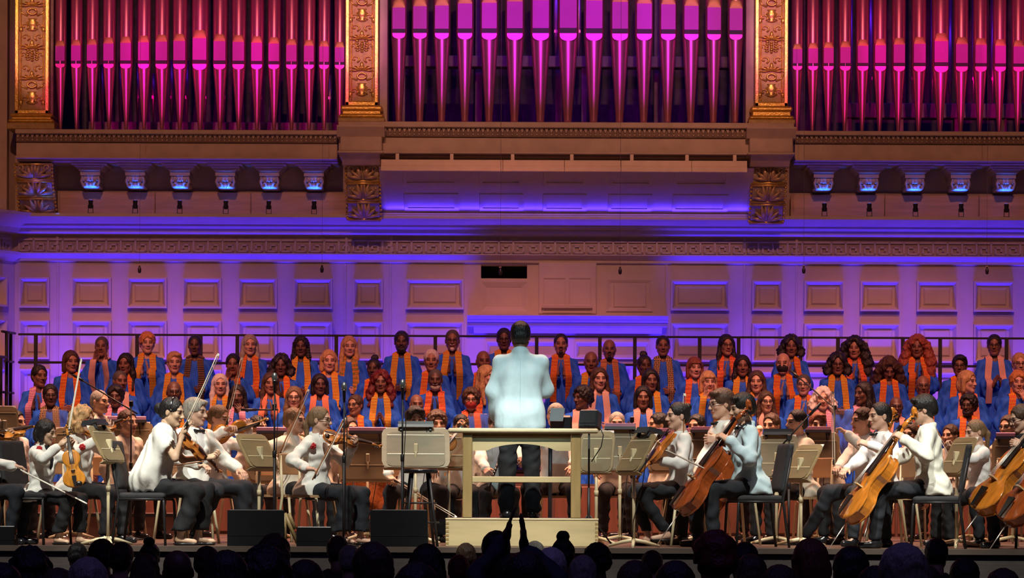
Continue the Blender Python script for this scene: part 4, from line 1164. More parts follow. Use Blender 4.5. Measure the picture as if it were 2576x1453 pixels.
# ------------------------------------------------------------------ figures
def ik(S, T, l1, l2, pole):
    S = Vector(S); T = Vector(T); d = T-S; L = d.length
    if L > (l1+l2)*0.995: T = S + d*((l1+l2)*0.995/L); d = T-S; L = d.length
    a = (l1*l1-l2*l2+L*L)/(2*L); h = math.sqrt(max(l1*l1-a*a, 1e-5))
    n = d.normalized(); p = Vector(pole); p = (p-n*p.dot(n)).normalized()
    return S+n*a+p*h, T
class Fig:
    """skeleton in metres, facing -y, standing at the origin"""
    def __init__(s, seated=True, seat=0.46, lean=6, roll=0, twist=0, bust=0.0, sh_w=0.175, neck_lean=None):
        s.seated = seated; s.hs = 1.06
        u = Vector((math.sin(R(roll)), -math.sin(R(lean)), math.cos(R(lean)))).normalized()
        nl = lean+8 if neck_lean is None else neck_lean
        u2 = Vector((math.sin(R(roll)), -math.sin(R(nl)), math.cos(R(nl)))).normalized()
        s.u = u; s.u2 = u2
        s.side = (Matrix.Rotation(R(twist), 3, 'Z') @ Vector((1, 0, 0))); s.side = (s.side-u*s.side.dot(u)).normalized()
        s.fwd = -(u.cross(s.side)).normalized()      # roughly -y
        if s.fwd.y > 0 and abs(twist) < 90: s.fwd = -s.fwd
        s.pel = Vector((0, 0, seat+0.09)) if seated else Vector((0, 0, 0.93))
        k = 1.0 if seated else 1.03
        s.waist = s.pel+u*0.17*k; s.chest = s.pel+u*0.34*k; s.neckb = s.pel+u*0.515*k
        s.head = s.neckb+u2*0.160
        s.sh = {q: s.pel+u*0.448*k+s.side*(q*sh_w) for q in (1, -1)}     # +1 = left
        s.hip = {q: s.pel+Vector((q*0.09, 0, -0.02)) for q in (1, -1)}
        s.kn = {}; s.an = {}
        for q in (1, -1):
            if seated:
                s.kn[q] = Vector((q*0.14, -0.43, seat+0.04)); s.an[q] = Vector((q*0.15, -0.43, 0.09))
            else:
                s.kn[q] = Vector((q*0.10, -0.02, 0.50)); s.an[q] = Vector((q*0.11, 0.02, 0.09))
        s.el = {}; s.wr = {}; s.hand = {}
        for q in (1, -1): s.arm(q, s.sh[q]+Vector((q*0.06, -0.05, -0.50)), pole=(q*0.4, 0.6, 0), hand='relaxed', palm=(-q, 0, 0))
        s.Rh = Matrix.Identity(3)
        s.rt = Matrix((s.side, -s.fwd, u))     # rows: torso axes
    def arm(s, q, wrist, pole=None, hand='relaxed', palm=None, hdir=None):
        s.el[q], s.wr[q] = ik(s.sh[q], wrist, 0.28, 0.25, pole or (q*0.6, 0.3, -0.8))
        s.hand[q] = (hand, hdir or (s.wr[q]-s.el[q]), palm or (-q, 0, -0.2))
    def leg(s, q, kn, an): s.kn[q] = Vector(kn); s.an[q] = Vector(an)
    def look(s, yaw=0, pitch=0, roll=0):
        s.Rh = (Matrix.Rotation(R(yaw), 3, 'Z') @ Matrix.Rotation(R(pitch), 3, 'X') @ Matrix.Rotation(R(roll), 3, 'Y'))
    def head_M(s): return Matrix.Translation(s.head) @ s.Rh.to_4x4() @ Matrix.Scale(s.hs, 4)
    # ---- solids
    def torso(s, t=0.0, hips=True, belly=0.0):
        P = [ell(s.chest+s.fwd*0.005, (0.150+t, 0.100+t, 0.165+t), 0.06, s.rt), ell(s.waist+s.fwd*belly*0.5, (0.130+t, 0.095+t+belly, 0.14+t), 0.06, s.rt),
             cone(s.neckb-s.u*0.028, s.sh[1]-s.side*0.015-s.u*0.014, 0.050+t*0.6, 0.046+t*0.7, 0.05), cone(s.neckb-s.u*0.028, s.sh[-1]+s.side*0.015-s.u*0.014, 0.050+t*0.6, 0.046+t*0.7, 0.05)]
        if hips: P.append(ell(s.pel, (0.155+t, 0.115+t, 0.105+t), 0.06))
        return P
    def arms(s, r0, r1, r2, stop=1.0, k=0.03):
        P = []
        for q in (1, -1):
            P += [cone(s.sh[q], s.el[q], r0, r1, k), cone(s.el[q], s.el[q]+(s.wr[q]-s.el[q])*stop, r1, r2, k)]
        return P
    def legs(s, r0, r1, r2, stop=1.0):
        P = []
        for q in (1, -1):
            P += [cone(s.hip[q], s.kn[q], r0, r1, 0.03), cone(s.kn[q], s.kn[q]+(s.an[q]-s.kn[q])*stop, r1, r2, 0.03)]
        return P
    def skin(s, hres, hnres, bres=0.022, bare_legs=False, neck=True):
        P = s.torso(-0.028)+s.arms(0.038, 0.033, 0.024, k=0.02)+s.legs(0.055, 0.045, 0.032)
        P += [cone(s.neckb-s.u*0.04, s.head-s.u2*0.09+Vector((0, 0.02, 0)), 0.060, 0.050, 0.03)]
        for q in (1, -1):
            P.append(cone(s.an[q]+Vector((0, 0.02, -0.04)), s.an[q]+s.toe(q)*0.14+Vector((0, 0, -0.055)), 0.032, 0.024, 0.03))
        v, f = sdf_mesh(P, bres); feat = np.ones((len(v), 3))
        hv, hf, hc = head_np(hres)
        hv = xf(s.head_M(), hv)
        V = [v, hv]; Fs = [f, hf+len(v)]; C = [feat, hc]; n = len(v)+len(hv)
        for q in (1, -1):
            pose, hd, palm = s.hand[q]
            if pose is None: continue
            a, b = hand_np(pose, q, hnres)
            V.append(xf(hand_M(s.wr[q], hd, palm), a)); Fs.append(b+n); C.append(np.ones((len(a), 3))); n += len(a)
        return np_mesh('body', np.concatenate(V), np.concatenate(Fs), np.concatenate(C))
    def toe(s, q):
        d = (s.kn[q]-s.hip[q]); d.z = 0
        return d.normalized() if d.length > 0.1 else Vector((0, -1, 0))
def folds(amp=0.006):
    def fn(X, Y, Z):
        a = np.sin(52*Z+23*X+2.4*np.sin(17*Y+9*Z))*np.sin(16*X+13*Y+1.0+5*Z); b = np.sin(41*X-33*Z+39*Y+2*np.sin(13*Z))
        return amp*1.5*(a*np.abs(a)**0.3+0.55*b*np.abs(b))
    return fn
def cloth_obj(name, P, h, m, parent, disp=None, it=1):
    v, f = sdf_mesh(P, h, disp)
    if it: v = relax(v, f, it, 0.2)
    return link(name, np_mesh(name, v, f), parent, m)
# ------------------------------------------------------------------ the choir: robed singers on the risers
def choir_fig(pose):
    g = Fig(seated=False, lean=2, sh_w=0.178, neck_lean=6); g.hs = 1.12
    if pose == 'clap':
        for q in (1, -1): g.arm(q, (q*0.045, -0.27, 1.22), pole=(q*0.45, 0.2, -0.9), hand='flat', palm=(-q, 0, 0), hdir=(-q*0.12, -0.25, 1.0))
    elif pose == 'claphigh':
        for q in (1, -1): g.arm(q, (q*0.075+0.02, -0.26, 1.42), pole=(q*0.5, 0.1, -0.9), hand='flat', palm=(-q*0.8, -0.5 if q < 0 else 0.1, 0), hdir=(-q*0.10, -0.1, 1.0))
    elif pose == 'claplow':
        for q in (1, -1): g.arm(q, (q*0.055, -0.28, 1.10), pole=(q*0.45, 0.3, -0.9), hand='flat', palm=(-q, 0.2, 0), hdir=(-q*0.25, -0.55, 0.6))
    elif pose == 'fold':
        for q in (1, -1): g.arm(q, (q*0.11, -0.22, 1.02), pole=(q*0.5, 0.6, -0.6), hand='relaxed', palm=(-q*0.2, 0.9, 0.1), hdir=(-q*0.9, -0.2, 0.05))
    elif pose == 'chin':
        g.arm(1, (0.07, -0.19, 1.40), pole=(0.8, 0.0, -0.7), hand='relaxed', palm=(-0.3, 1, 0), hdir=(-0.45, 0.05, 0.9))
        g.arm(-1, (-0.10, -0.22, 1.02), pole=(-0.5, 0.6, -0.6), hand='relaxed', palm=(0.2, 0.9, 0.1), hdir=(0.9, -0.2, 0.05))
    return g
TPL = {}
def choir_body(pose, yaw, pitch, roll):
    key = ('b', pose, yaw, pitch, roll)
    if key not in TPL:
        g = choir_fig(pose); g.look(yaw, pitch, roll)
        TPL[key] = (g.skin(0.0065, 0.006, 0.032), g.head_M())
    return TPL[key]
def choir_robe(pose):
    key = ('r', pose)
    if key in TPL: return TPL[key]
    g = choir_fig(pose)
    P = g.torso(0.018)
    P += [cone(g.waist, (0, 0.0, 0.20), 0.165, 0.25, 0.08)]
    for q in (1, -1):
        w = g.el[q]+(g.wr[q]-g.el[q])*0.86
        P += [cone(g.sh[q]+Vector((-q*0.015, 0, -0.02)), g.el[q], 0.056, 0.076, 0.03), cone(g.el[q], w, 0.074, 0.066, 0.04),
              cone(g.el[q]+Vector((0, 0, -0.03)), g.el[q]*0.4+w*0.6+Vector((0, 0, -0.10)), 0.06, 0.05, 0.05)]
        P += [cut(cone(w+(g.wr[q]-w)*0.6, w+(g.wr[q]-w)*4, 0.050, 0.050, 0.01))]
    P += [cut(ell(g.neckb+Vector((0, -0.055, 0.02)), (0.050, 0.055, 0.075), 0.015)), cut(cone(g.neckb, g.head, 0.062, 0.058, 0.01))]
    def dsp(X, Y, Z):
        a = np.arctan2(X, -Y)
        low = np.clip((1.25-Z)/0.6, 0.15, 1)
        up = np.clip((1.46-Z)/0.25, 0.0, 1)
        return 0.009*np.sin(19*a+2.5*np.sin(5*Z)+1.0)*up + 0.008*np.sin(40*Z+30*np.abs(X)+11*Y)*np.sin(17*X+7*Y+2)*(np.abs(X) > 0.13) + 0.004*np.sin(70*X+22*Z)*up
    v, f = sdf_mesh(P, 0.0135, dsp)
    robe = np_mesh('robe', relax(v, f, 1, 0.2), f)
    # stole laid on the robe
    nz = 26; mw = 0.041
    V = []; UV = []; Fa = []
    for q in (1, -1):
        base = len(V)
        rowsP = []
        for i in range(5):      # over the shoulder, dropped from above
            y = 0.07-0.030*i
            for j in range(4):
                x = q*(0.078+(j-1.5)*mw*0.66)
                rowsP.append(('z', x, y))
        for i in range(nz):
            z = 1.435-0.0225*i
            xc = 0.074+0.024*min(1, i/10.0)
            for j in range(4): rowsP.append(('y', q*(xc+(j-1.5)*mw*0.66), z))
        pts = []
        t = np.linspace(0, 1, 160)
        for kind, a, b in rowsP:
            if kind == 'z': L = np.stack([np.full_like(t, a), np.full_like(t, b), 1.62-0.35*t], 1)
            else: L = np.stack([np.full_like(t, a), -0.50+0.55*t, np.full_like(t, b)], 1)
            pts.append(L)
        allp = np.concatenate(pts).astype(np.float32)
        d = sdf_at(P, allp).reshape(len(rowsP), -1)
        d = d + (dsp(allp[:, 0], allp[:, 1], allp[:, 2]).reshape(d.shape) if True else 0)
        hit = (d < 0.016).argmax(axis=1)
        pos = np.array([pts[i][max(hit[i], 0)] for i in range(len(rowsP))])
        nr = len(rowsP)//4
        Y = pos[20:, 1].reshape(-1, 4)
        # cloth hangs: no backward jumps
        for i in range(1, Y.shape[0]): Y[i] = np.minimum(Y[i], Y[i-1]+0.010)
        pos[20:, 1] = Y.ravel()
        for i in range(nr):
            for j in range(4):
                V.append(pos[i*4+j]); UV.append((j/3.0*0.45+(0.5 if q > 0 else 0), i*0.05))
        for i in range(nr-1):
            for j in range(3):
                a = base+i*4+j
                Fa.append((a, a+1, a+5, a+4) if q < 0 else (a+1, a, a+4, a+5))
    V = np.array(V); UV = np.array(UV); Fa = np.array(Fa)
    stole = np_mesh('stole', V, Fa, uv=UV)
    TPL[key] = (robe, stole)
    return TPL[key]

def singer(px, ty, row, yaw=0, hair='short', hc='black', skin=3, stole='orange', pose='fold', glasses=False, extra=None, pitch=0, roll=0, note=''):
    d = RD[row]
    zt = Zq(px, ty, d)
    H = 1.75 + {'afro': 0.03, 'hugecurly': 0.03, 'curlylong': 0.025, 'curlybob': 0.025, 'fluffy': 0.022, 'topbun': 0.05}.get(hair, 0.008)
    s = min(max((zt-RZ[row])/H, 0.86), 1.08)
    body, Mh = choir_body(pose, yaw, pitch, roll)
    o = link('person', body, None, SKIN[skin])
    s0 = s
    hx = (Mh.translation.x)*s0
    o.location = (Xq(px, ty+25, d)-hx, d+0.06, RZ[row]); o.scale = (s, s, s)
    robe, st = choir_robe(pose)
    link('robe', robe, o, M_ROBE)
    if stole: link('stole', st, o, STOLE[stole])
    if hair != 'bald':
        h = link('hair', hair_mesh(hair), o, HAIR[hc]); h.matrix_basis = Mh
    if glasses:
        h = link('glasses', glasses_mesh(), o, M_LENS); h.matrix_basis = Mh
    if extra in ('beard', 'goatee', 'whitegoatee'):
        h = link('beard', hair_mesh('goatee' if 'goatee' in extra else 'beard'), o, HAIR['white' if extra == 'whitegoatee' else 'grey' if hc == 'stubble' else 'black']); h.matrix_basis = Mh
    if extra in ('blackmask', 'redmask'):
        h = link('face_mask', hair_mesh('mask'), o, M_MASKB if extra == 'blackmask' else M_MASKR); h.matrix_basis = Mh
    return o

CH = [
 # px, head top, row, yaw, hair, colour, skin, stole, pose, glasses, extra, pitch
 (99, 917, 2, 30, 'short', 'black', 3, 'pink', 'clap'), (178, 882, 3, 25, 'bob', 'brown', 2, 'orange', 'fold'), (255, 845, 4, 0, 'shaved', 'stubble', 3, 'pale', 'claphigh'),
 (315, 888, 3, -12, 'long', 'black', 3, 'orange', 'fold'), (302, 931, 2, 25, 'shaved', 'stubble', 3, 'pale', 'clap'), (126, 966, 1, 12, 'short', 'black', 4, 'blackgold', 'fold', True),
 (290, 966, 1, 0, 'fluffy', 'black', 4, 'pink', 'clap'), (370, 833, 4, 12, 'fluffy', 'ginger', 0, 'yellow', 'clap'), (438, 884, 3, 10, 'parted', 'blonde', 0, 'yellow', 'fold'),
 (490, 842, 4, 0, 'back', 'black', 4, 'dark', 'fold'), (586, 889, 3, 0, 'short', 'black', 3, 'orange', 'claphigh'), (628, 841, 4, 10, 'long', 'grey', 0, 'orange', 'fold'),
 (437, 957, 1, 10, 'bald', 'black', 4, 'yellow', 'fold', True, 'beard'), (553, 940, 2, 10, 'long', 'white', 0, 'yellow', 'fold'), (597, 968, 1, 0, 'long', 'black', 4, 'pink', 'chin'),
 (757, 845, 4, 0, 'dreads', 'black', 4, 'yellow', 'fold'), (707, 889, 3, 0, 'curlybob', 'black', 4, 'orange', 'clap'), (827, 880, 3, 10, 'bob', 'blonde', 0, 'yellow', 'fold'),
 (878, 845, 4, 10, 'long', 'blonde', 0, 'green', 'fold'), (680, 937, 2, 10, 'long', 'brown', 2, 'salmon', 'clap'), (804, 940, 2, 12, 'bob', 'black', 4, 'salmon', 'fold'),
 (740, 972, 1, 0, 'long', 'lightbrown', 0, 'pale', 'fold', True), (893, 992, 1, -25, 'short', 'brown', 2, 'orange', 'fold', True), (940, 893, 3, -10, 'topbun', 'black', 4, 'orange', 'fold'),
 (1010, 832, 4, 0, 'short', 'black', 4, 'yellow', 'fold', False, 'beard'), (1138, 828, 4, 0, 'shaved', 'stubble', 3, 'yellow', 'clap', True, 'whitegoatee'), (1085, 878, 3, 0, 'short', 'white', 2, 'orange', 'claplow'),
 (958, 930, 2, 0, 'curlylong', 'wine', 3, 'yellow', 'claplow'), (1095, 927, 2, 0, 'shaved', 'stubble', 4, 'red', 'clap', False, 'beard'), (1048, 990, 1, 10, 'bald', 'black', 3, 'orange', 'fold'),
 (1185, 973, 1, 0, 'afro', 'brown', 2, 'red', 'fold', True, 'redmask'), (1216, 880, 3, 10, 'bald', 'black', 3, 'orange', 'fold'), (1226, 918, 2, 50, 'long', 'blonde', 0, 'red', 'fold'),
 (1268, 825, 4, 0, 'short', 'black', 4, 'yellow', 'fold', True), (1411, 838, 4, 0, 'receding', 'black', 2, 'orange', 'clap', False, 'goatee'), (1487, 882, 3, 0, 'bald', 'black', 3, 'yellow', 'fold'),
 (1533, 852, 4, 0, 'bald', 'black', 3, 'brown', 'fold', False, 'goatee'), (1508, 924, 2, 10, 'long', 'brown', 0, 'pale', 'fold'), (1465, 968, 1, -50, 'afro', 'black', 4, 'pale', 'clap'),
 (1668, 843, 4, 0, 'back', 'black', 3, 'blackgold', 'fold'), (1622, 884, 3, 12, 'topbun', 'black', 4, 'orange', 'fold'), (1637, 928, 2, 10, 'bob', 'black', 3, 'yellow', 'fold'),
 (1618, 971, 1, 0, 'bob', 'black', 3, 'pale', 'fold'), (1748, 898, 3, 10, 'bangs', 'auburn', 0, 'red', 'fold'), (1782, 933, 2, 10, 'bangs', 'blonde', 0, 'yellow', 'claphigh'),
 (1828, 841, 4, 10, 'long', 'black', 2, 'red', 'clap', True), (1868, 893, 3, 0, 'long', 'black', 3, 'yellow', 'fold'), (1904, 932, 2, -10, 'long', 'brown', 1, 'yellow', 'clap'),
 (1990, 841, 4, 0, 'curlybob', 'black', 3, 'orange', 'clap'), (1970, 886, 3, -12, 'bald', 'black', 1, 'orange', 'clap', False, 'blackmask'), (2022, 940, 2, -10, 'shaved', 'stubble', 0, 'orange', 'clap', True),
 (2150, 845, 4, -10, 'hugecurly', 'black', 2, 'red', 'clap'), (2107, 885, 3, 0, 'curlybob', 'black', 3, 'yellow', 'fold', True), (2070, 972, 1, 0, 'curlybob', 'white', 0, 'pink', 'fold'),
 (2172, 960, 1, -50, 'long', 'black', 4, 'pink', 'fold'), (1928, 983, 1, 10, 'long', 'brown', 1, 'pale', 'fold', True), (2308, 842, 4, -10, 'hugecurly', 'red', 3, 'orange', 'clap'),
 (2502, 841, 4, -10, 'short', 'black', 3, 'pale', 'claplow', True), (2237, 898, 3, 0, 'hugecurly', 'brown', 3, 'orange', 'fold', False, None, 25), (2415, 892, 3, -10, 'parted', 'black', 3, 'orange', 'fold', True),
 (2322, 943, 2, 0, 'bald', 'black', 3, 'orange', 'fold', True), (2435, 932, 2, 50, 'bob', 'blonde', 0, 'salmon', 'fold'), (2566, 887, 3, 0, 'short', 'blonde', 0, 'orange', 'fold', True),
 (2562, 930, 2, 0, 'fluffy', 'ginger', 0, 'orange', 'chin'), (2437, 988, 1, -25, 'afro', 'black', 4, 'orange', 'fold', True, 'beard'), (2255, 996, 1, 0, 'bald', 'black', 4, 'pale', 'fold', True),
]
ROWN = {4: 'back row', 3: 'third row', 2: 'second row', 1: 'front row'}
PN = {'fold': 'hands folded', 'clap': 'clapping', 'claphigh': 'hands raised before the face', 'claplow': 'clapping at the waist', 'chin': 'one hand at the chin'}
SN = {'orange': 'orange', 'yellow': 'yellow', 'red': 'red', 'green': 'green and orange', 'dark': 'black', 'blackgold': 'black and gold', 'pale': 'pale patterned', 'pink': 'pink', 'salmon': 'salmon', 'brown': 'brown'}
cnt = {1: 0, 2: 0, 3: 0, 4: 0}
ORD += ['twenty-first', 'twenty-second', 'twenty-third']
for c in sorted(CH, key=lambda q: q[0]):
    o = singer(*c)
    row = c[2]
    tag(o, 'singer, %s stole, %s%s, %s from left in choir %s' % (SN[c[7]], PN[c[8]], ', glasses' if len(c) > 9 and c[9] else '', ORD[cnt[row]], ROWN[row]), 'person', 'choir singers')
    cnt[row] += 1
# ------------------------------------------------------------------ instruments
M_VIOLIN = mat('violin_varnish', (0.42, 0.14, 0.025), 0.22, var=0.25, scale=6, coat=0.6, stretch=(6, 6, 1))
M_GOLDV = mat('golden_varnish', (0.54, 0.21, 0.028), 0.22, var=0.25, scale=6, coat=0.6, stretch=(6, 6, 1))
M_CELLO = mat('cello_varnish', (0.30, 0.065, 0.014), 0.2, var=0.3, scale=4, coat=0.7, stretch=(5, 5, 1))
M_GCELLO = mat('golden_cello_varnish', (0.50, 0.17, 0.02), 0.2, var=0.3, scale=4, coat=0.7, stretch=(5, 5, 1))
M_EBONY = mat('ebony', (0.012, 0.010, 0.010), 0.3)
M_STRING = mat('steel_string', (0.7, 0.68, 0.62), 0.3, 0.9)
M_BOW = mat('bow_stick', (0.30, 0.12, 0.04), 0.3)
M_BOWH = mat('bow_hair', (0.85, 0.80, 0.68), 0.6)
M_BOWW = mat('pale_bow_stick', (0.80, 0.74, 0.58), 0.35)
M_CHROME = mat('chrome', (0.75, 0.75, 0.75), 0.15, 1.0)
OT = [0, .015, .06, .13, .22, .32, .40, .45, .50, .56, .62, .67, .72, .80, .88, .94, .985, 1.0]
OW = [0, .032, .072, .096, .104, .098, .080, .063, .056, .056, .062, .076, .081, .083, .074, .057, .028, 0]
def outline(n=26):
    ts = [0.5-0.5*math.cos(PI*i/n) for i in range(n+1)]
    r = [(np.interp(t, OT, OW), t) for t in ts]
    return [(w, t) for w, t in r] + [(-w, t) for w, t in reversed(r[1:-1])]
INST = {}
def inst_meshes(cello):
    if cello in INST: return INST[cello]
    S = 2.12 if cello else 1.0
    L = 0.356*S; rib = 0.055 if cello else 0.016; arch = 0.026 if cello else 0.015
    ol = [(w*S, t*L) for w, t in outline()]
    n = len(ol); rings = []
    mid = L*0.45
    for sc, y in ((0.02, rib+arch), (0.35, rib+arch*0.92), (0.68, rib+arch*0.55), (0.90, rib+arch*0.10), (1.0, rib+0.001*S), (1.0, rib-0.003*S), (0.955, rib-0.004*S), (0.955, -rib+0.004*S), (1.0, -rib+0.003*S), (1.0, -rib-0.001*S), (0.90, -rib-arch*0.10), (0.68, -rib-arch*0.55), (0.35, -rib-arch*0.92), (0.02, -rib-arch)):
        rings.append([(w*sc, y, mid+(t-mid)*sc) for w, t in ol])
    V = [p for r in rings for p in r]
    Fa = [(i*n+k, i*n+(k+1) % n, (i+1)*n+(k+1) % n, (i+1)*n+k) for i in range(len(rings)-1) for k in range(n)]
    mb = MB(); mb.raw(V, Fa, True)
    for i in range(4*n, 9*n): mb.smooth[i] = False
    body = mb.mesh('body')
    top = -rib-arch
    # neck, fingerboard, scroll
    nl = 0.128*S
    mb = MB(); mb.tube([(0, -rib*0.5, L*0.985), (0, -rib*0.8, L+0.02*S), (0, -rib*0.8-0.006*S, L+nl)], [0.018*S, 0.012*S, 0.011*S], 10); neck = mb.mesh('neck')
    mb = MB(); mb.prism([(-0.021*S, L*0.64), (0.021*S, L*0.64), (0.012*S, L+nl), (-0.012*S, L+nl)], 'y', top-0.012*S, top-0.005*S); 
    # incline the board towards the nut
    mb.v = [(x, y + (z-L*0.64)/(L*0.36+nl)*(abs(top)-rib*0.8+0.000*S-0.012*S), z) for x, y, z in mb.v]
    board = mb.mesh('fingerboard')
    yn = -rib*0.8-0.006*S
    mb = MB(); mb.tube([(0, yn, L+nl-0.005*S), (0, yn+0.004*S, L+nl+0.03*S), (0, yn+0.012*S, L+nl+0.065*S)], [0.013*S, 0.012*S, 0.010*S], 10)
    sp = []; c0 = (yn+0.000*S, L+nl+0.082*S)
    for i in range(22):
        a = i/21.0*3.6*PI; rr = 0.019*S*(1-0.62*i/21.0)
        sp.append((0, c0[0]+0.012*S-0.004*S+rr*math.cos(a+0.2)*1.0, c0[1]+rr*math.sin(a-0.9)))
    for wx, rr in ((0.0, 1.0),):
        mb.tube(sp, [0.0095*S]*8+[0.009*S]*14, 8)
    for sx in (-1, 1): mb.ball((sx*0.012*S, c0[0]+0.008*S, c0[1]), (0.012*S, 0.007*S, 0.007*S), 8, 5)
    scroll = mb.mesh('scroll')
    mb = MB()
    for i in range(4):
        sx = 1 if i % 2 else -1
        z = L+nl+(0.016+0.013*i)*S
        mb.tube([(-sx*0.012*S, yn+0.006*S, z), (sx*0.030*S, yn+0.006*S, z)], [0.003*S, 0.004*S], 6)
        mb.ball((sx*0.037*S, yn+0.006*S, z), (0.009*S, 0.003*S, 0.007*S), 8, 5)
    pegs = mb.mesh('pegs')
    mb = MB(); mb.prism([(-0.021*S, top+0.004*S), (0.021*S, top+0.004*S), (0.016*S, top-0.026*S), (0.0, top-0.032*S), (-0.016*S, top-0.026*S)], 'z', L*0.45-0.003*S, L*0.45+0.003*S); bridge = mb.mesh('bridge')
    mb = MB(); mb.prism([(-0.008*S, 0.004*S), (0.008*S, 0.004*S), (0.021*S, 0.105*S), (-0.021*S, 0.105*S)], 'y', top-0.020*S, top-0.012*S); tail = mb.mesh('tailpiece')
    mb = MB()
    for i in range(4):
        x = (i-1.5)*0.0085*S; x2 = (i-1.5)*0.004*S
        mb.tube([(x*0.7, top-0.014*S, 0.10*S), (x, top-0.031*S, L*0.45), (x2, yn-0.016*S, L+nl)], 0.0007*S+0.0004, 5)
    strings = mb.mesh('strings')
    fhs = []
    for sx in (-1, 1):
        pts = [(sx*0.024*S, top+0.004*S, L*0.545), (sx*0.030*S, top+0.0035*S, L*0.52), (sx*0.036*S, top+0.006*S, L*0.46), (sx*0.043*S, top+0.008*S, L*0.40), (sx*0.050*S, top+0.011*S, L*0.375)]
        mb = MB(); mb.tube(pts, [0.004*S, 0.0022*S, 0.0026*S, 0.0022*S, 0.004*S], 6, flat=0.5); fhs.append(mb.mesh('f_hole'))
    parts = [('body', body, 0), ('neck', neck, 0), ('fingerboard', board, 1), ('scroll', scroll, 0), ('pegs', pegs, 1), ('bridge', bridge, 2), ('tailpiece', tail, 1), ('strings', strings, 3), ('f_hole', fhs[0], 1), ('f_hole', fhs[1], 1)]
    if cello:
        mb = MB(); mb.tube([(0, 0, 0.01), (0, 0, -0.36)], [0.007, 0.004], 8); parts.append(('endpin', mb.mesh('endpin'), 3))
    else:
        mb = MB(); mb.ball((0.035, -rib-0.016, 0.03), (0.032, 0.012, 0.024), 10, 6); parts.append(('chin_rest', mb.mesh('chin_rest'), 1))
    INST[cello] = parts
    return parts
def frame_M(origin, zdir, front):
    """local z along zdir, local -y towards front"""
    z = Vector(zdir).normalized(); y = -Vector(front); y = (y-z*y.dot(z)).normalized(); x = y.cross(z)
    o = Vector(origin)
    return Matrix(((x.x, y.x, z.x, o.x), (x.y, y.y, z.y, o.y), (x.z, y.z, z.z, o.z), (0, 0, 0, 1)))
def string_inst(a, b, front, cello, m, lab, sc=1.0, name=None):
    """a: button end, b: point towards the scroll (world)"""
    a = Vector(a); b = Vector(b)
    root = empty(name or ('cello' if cello else 'violin'), a); root.matrix_world = frame_M(a, b-a, front) @ Matrix.Scale(sc, 4)
    tag(root, lab, 'cello' if cello else (name or 'violin'), 'string instruments')
    wood = (m, M_EBONY, mat('bridge_maple', (0.62, 0.42, 0.2), 0.5), M_STRING)
    for nm, me, mi in inst_meshes(cello): link(nm, me, root, wood[mi])
    return root
BOWM = {}
def bow(a, b, front, lab, m=None, L=0.74):
    a = Vector(a); b = Vector(b)
    root = empty('bow', a); root.matrix_world = frame_M(a, b-a, front); tag(root, lab, 'bow', 'bows')
    if not BOWM:
        mb = MB(); mb.tube([(0, 0, 0), (0, 0.0, 0.2), (0, -0.004, 0.4), (0, -0.002, 0.6), (0, 0.002, 0.73)], [0.0062, 0.006, 0.0055, 0.005, 0.0045], 8); BOWM['stick'] = mb.mesh('stick')
        mb = MB(); mb.box(-0.005, 0.005, -0.0245, -0.0215, 0.05, 0.73); BOWM['hair_ribbon'] = mb.mesh('hair_ribbon')
        mb = MB(); mb.bbox(-0.006, 0.006, -0.024, -0.004, 0.015, 0.065, 0.003); BOWM['frog'] = mb.mesh('frog')
        mb = MB(); mb.prism([(0.0, 0.715), (0.0, 0.745), (-0.026, 0.742), (-0.020, 0.725)], 'x', -0.004, 0.004); BOWM['tip'] = mb.mesh('tip')
    link('stick', BOWM['stick'], root, m or M_BOW); link('hair_ribbon', BOWM['hair_ribbon'], root, M_BOWH); link('frog', BOWM['frog'], root, M_EBONY); link('tip', BOWM['tip'], root, M_BOWH)
    return root

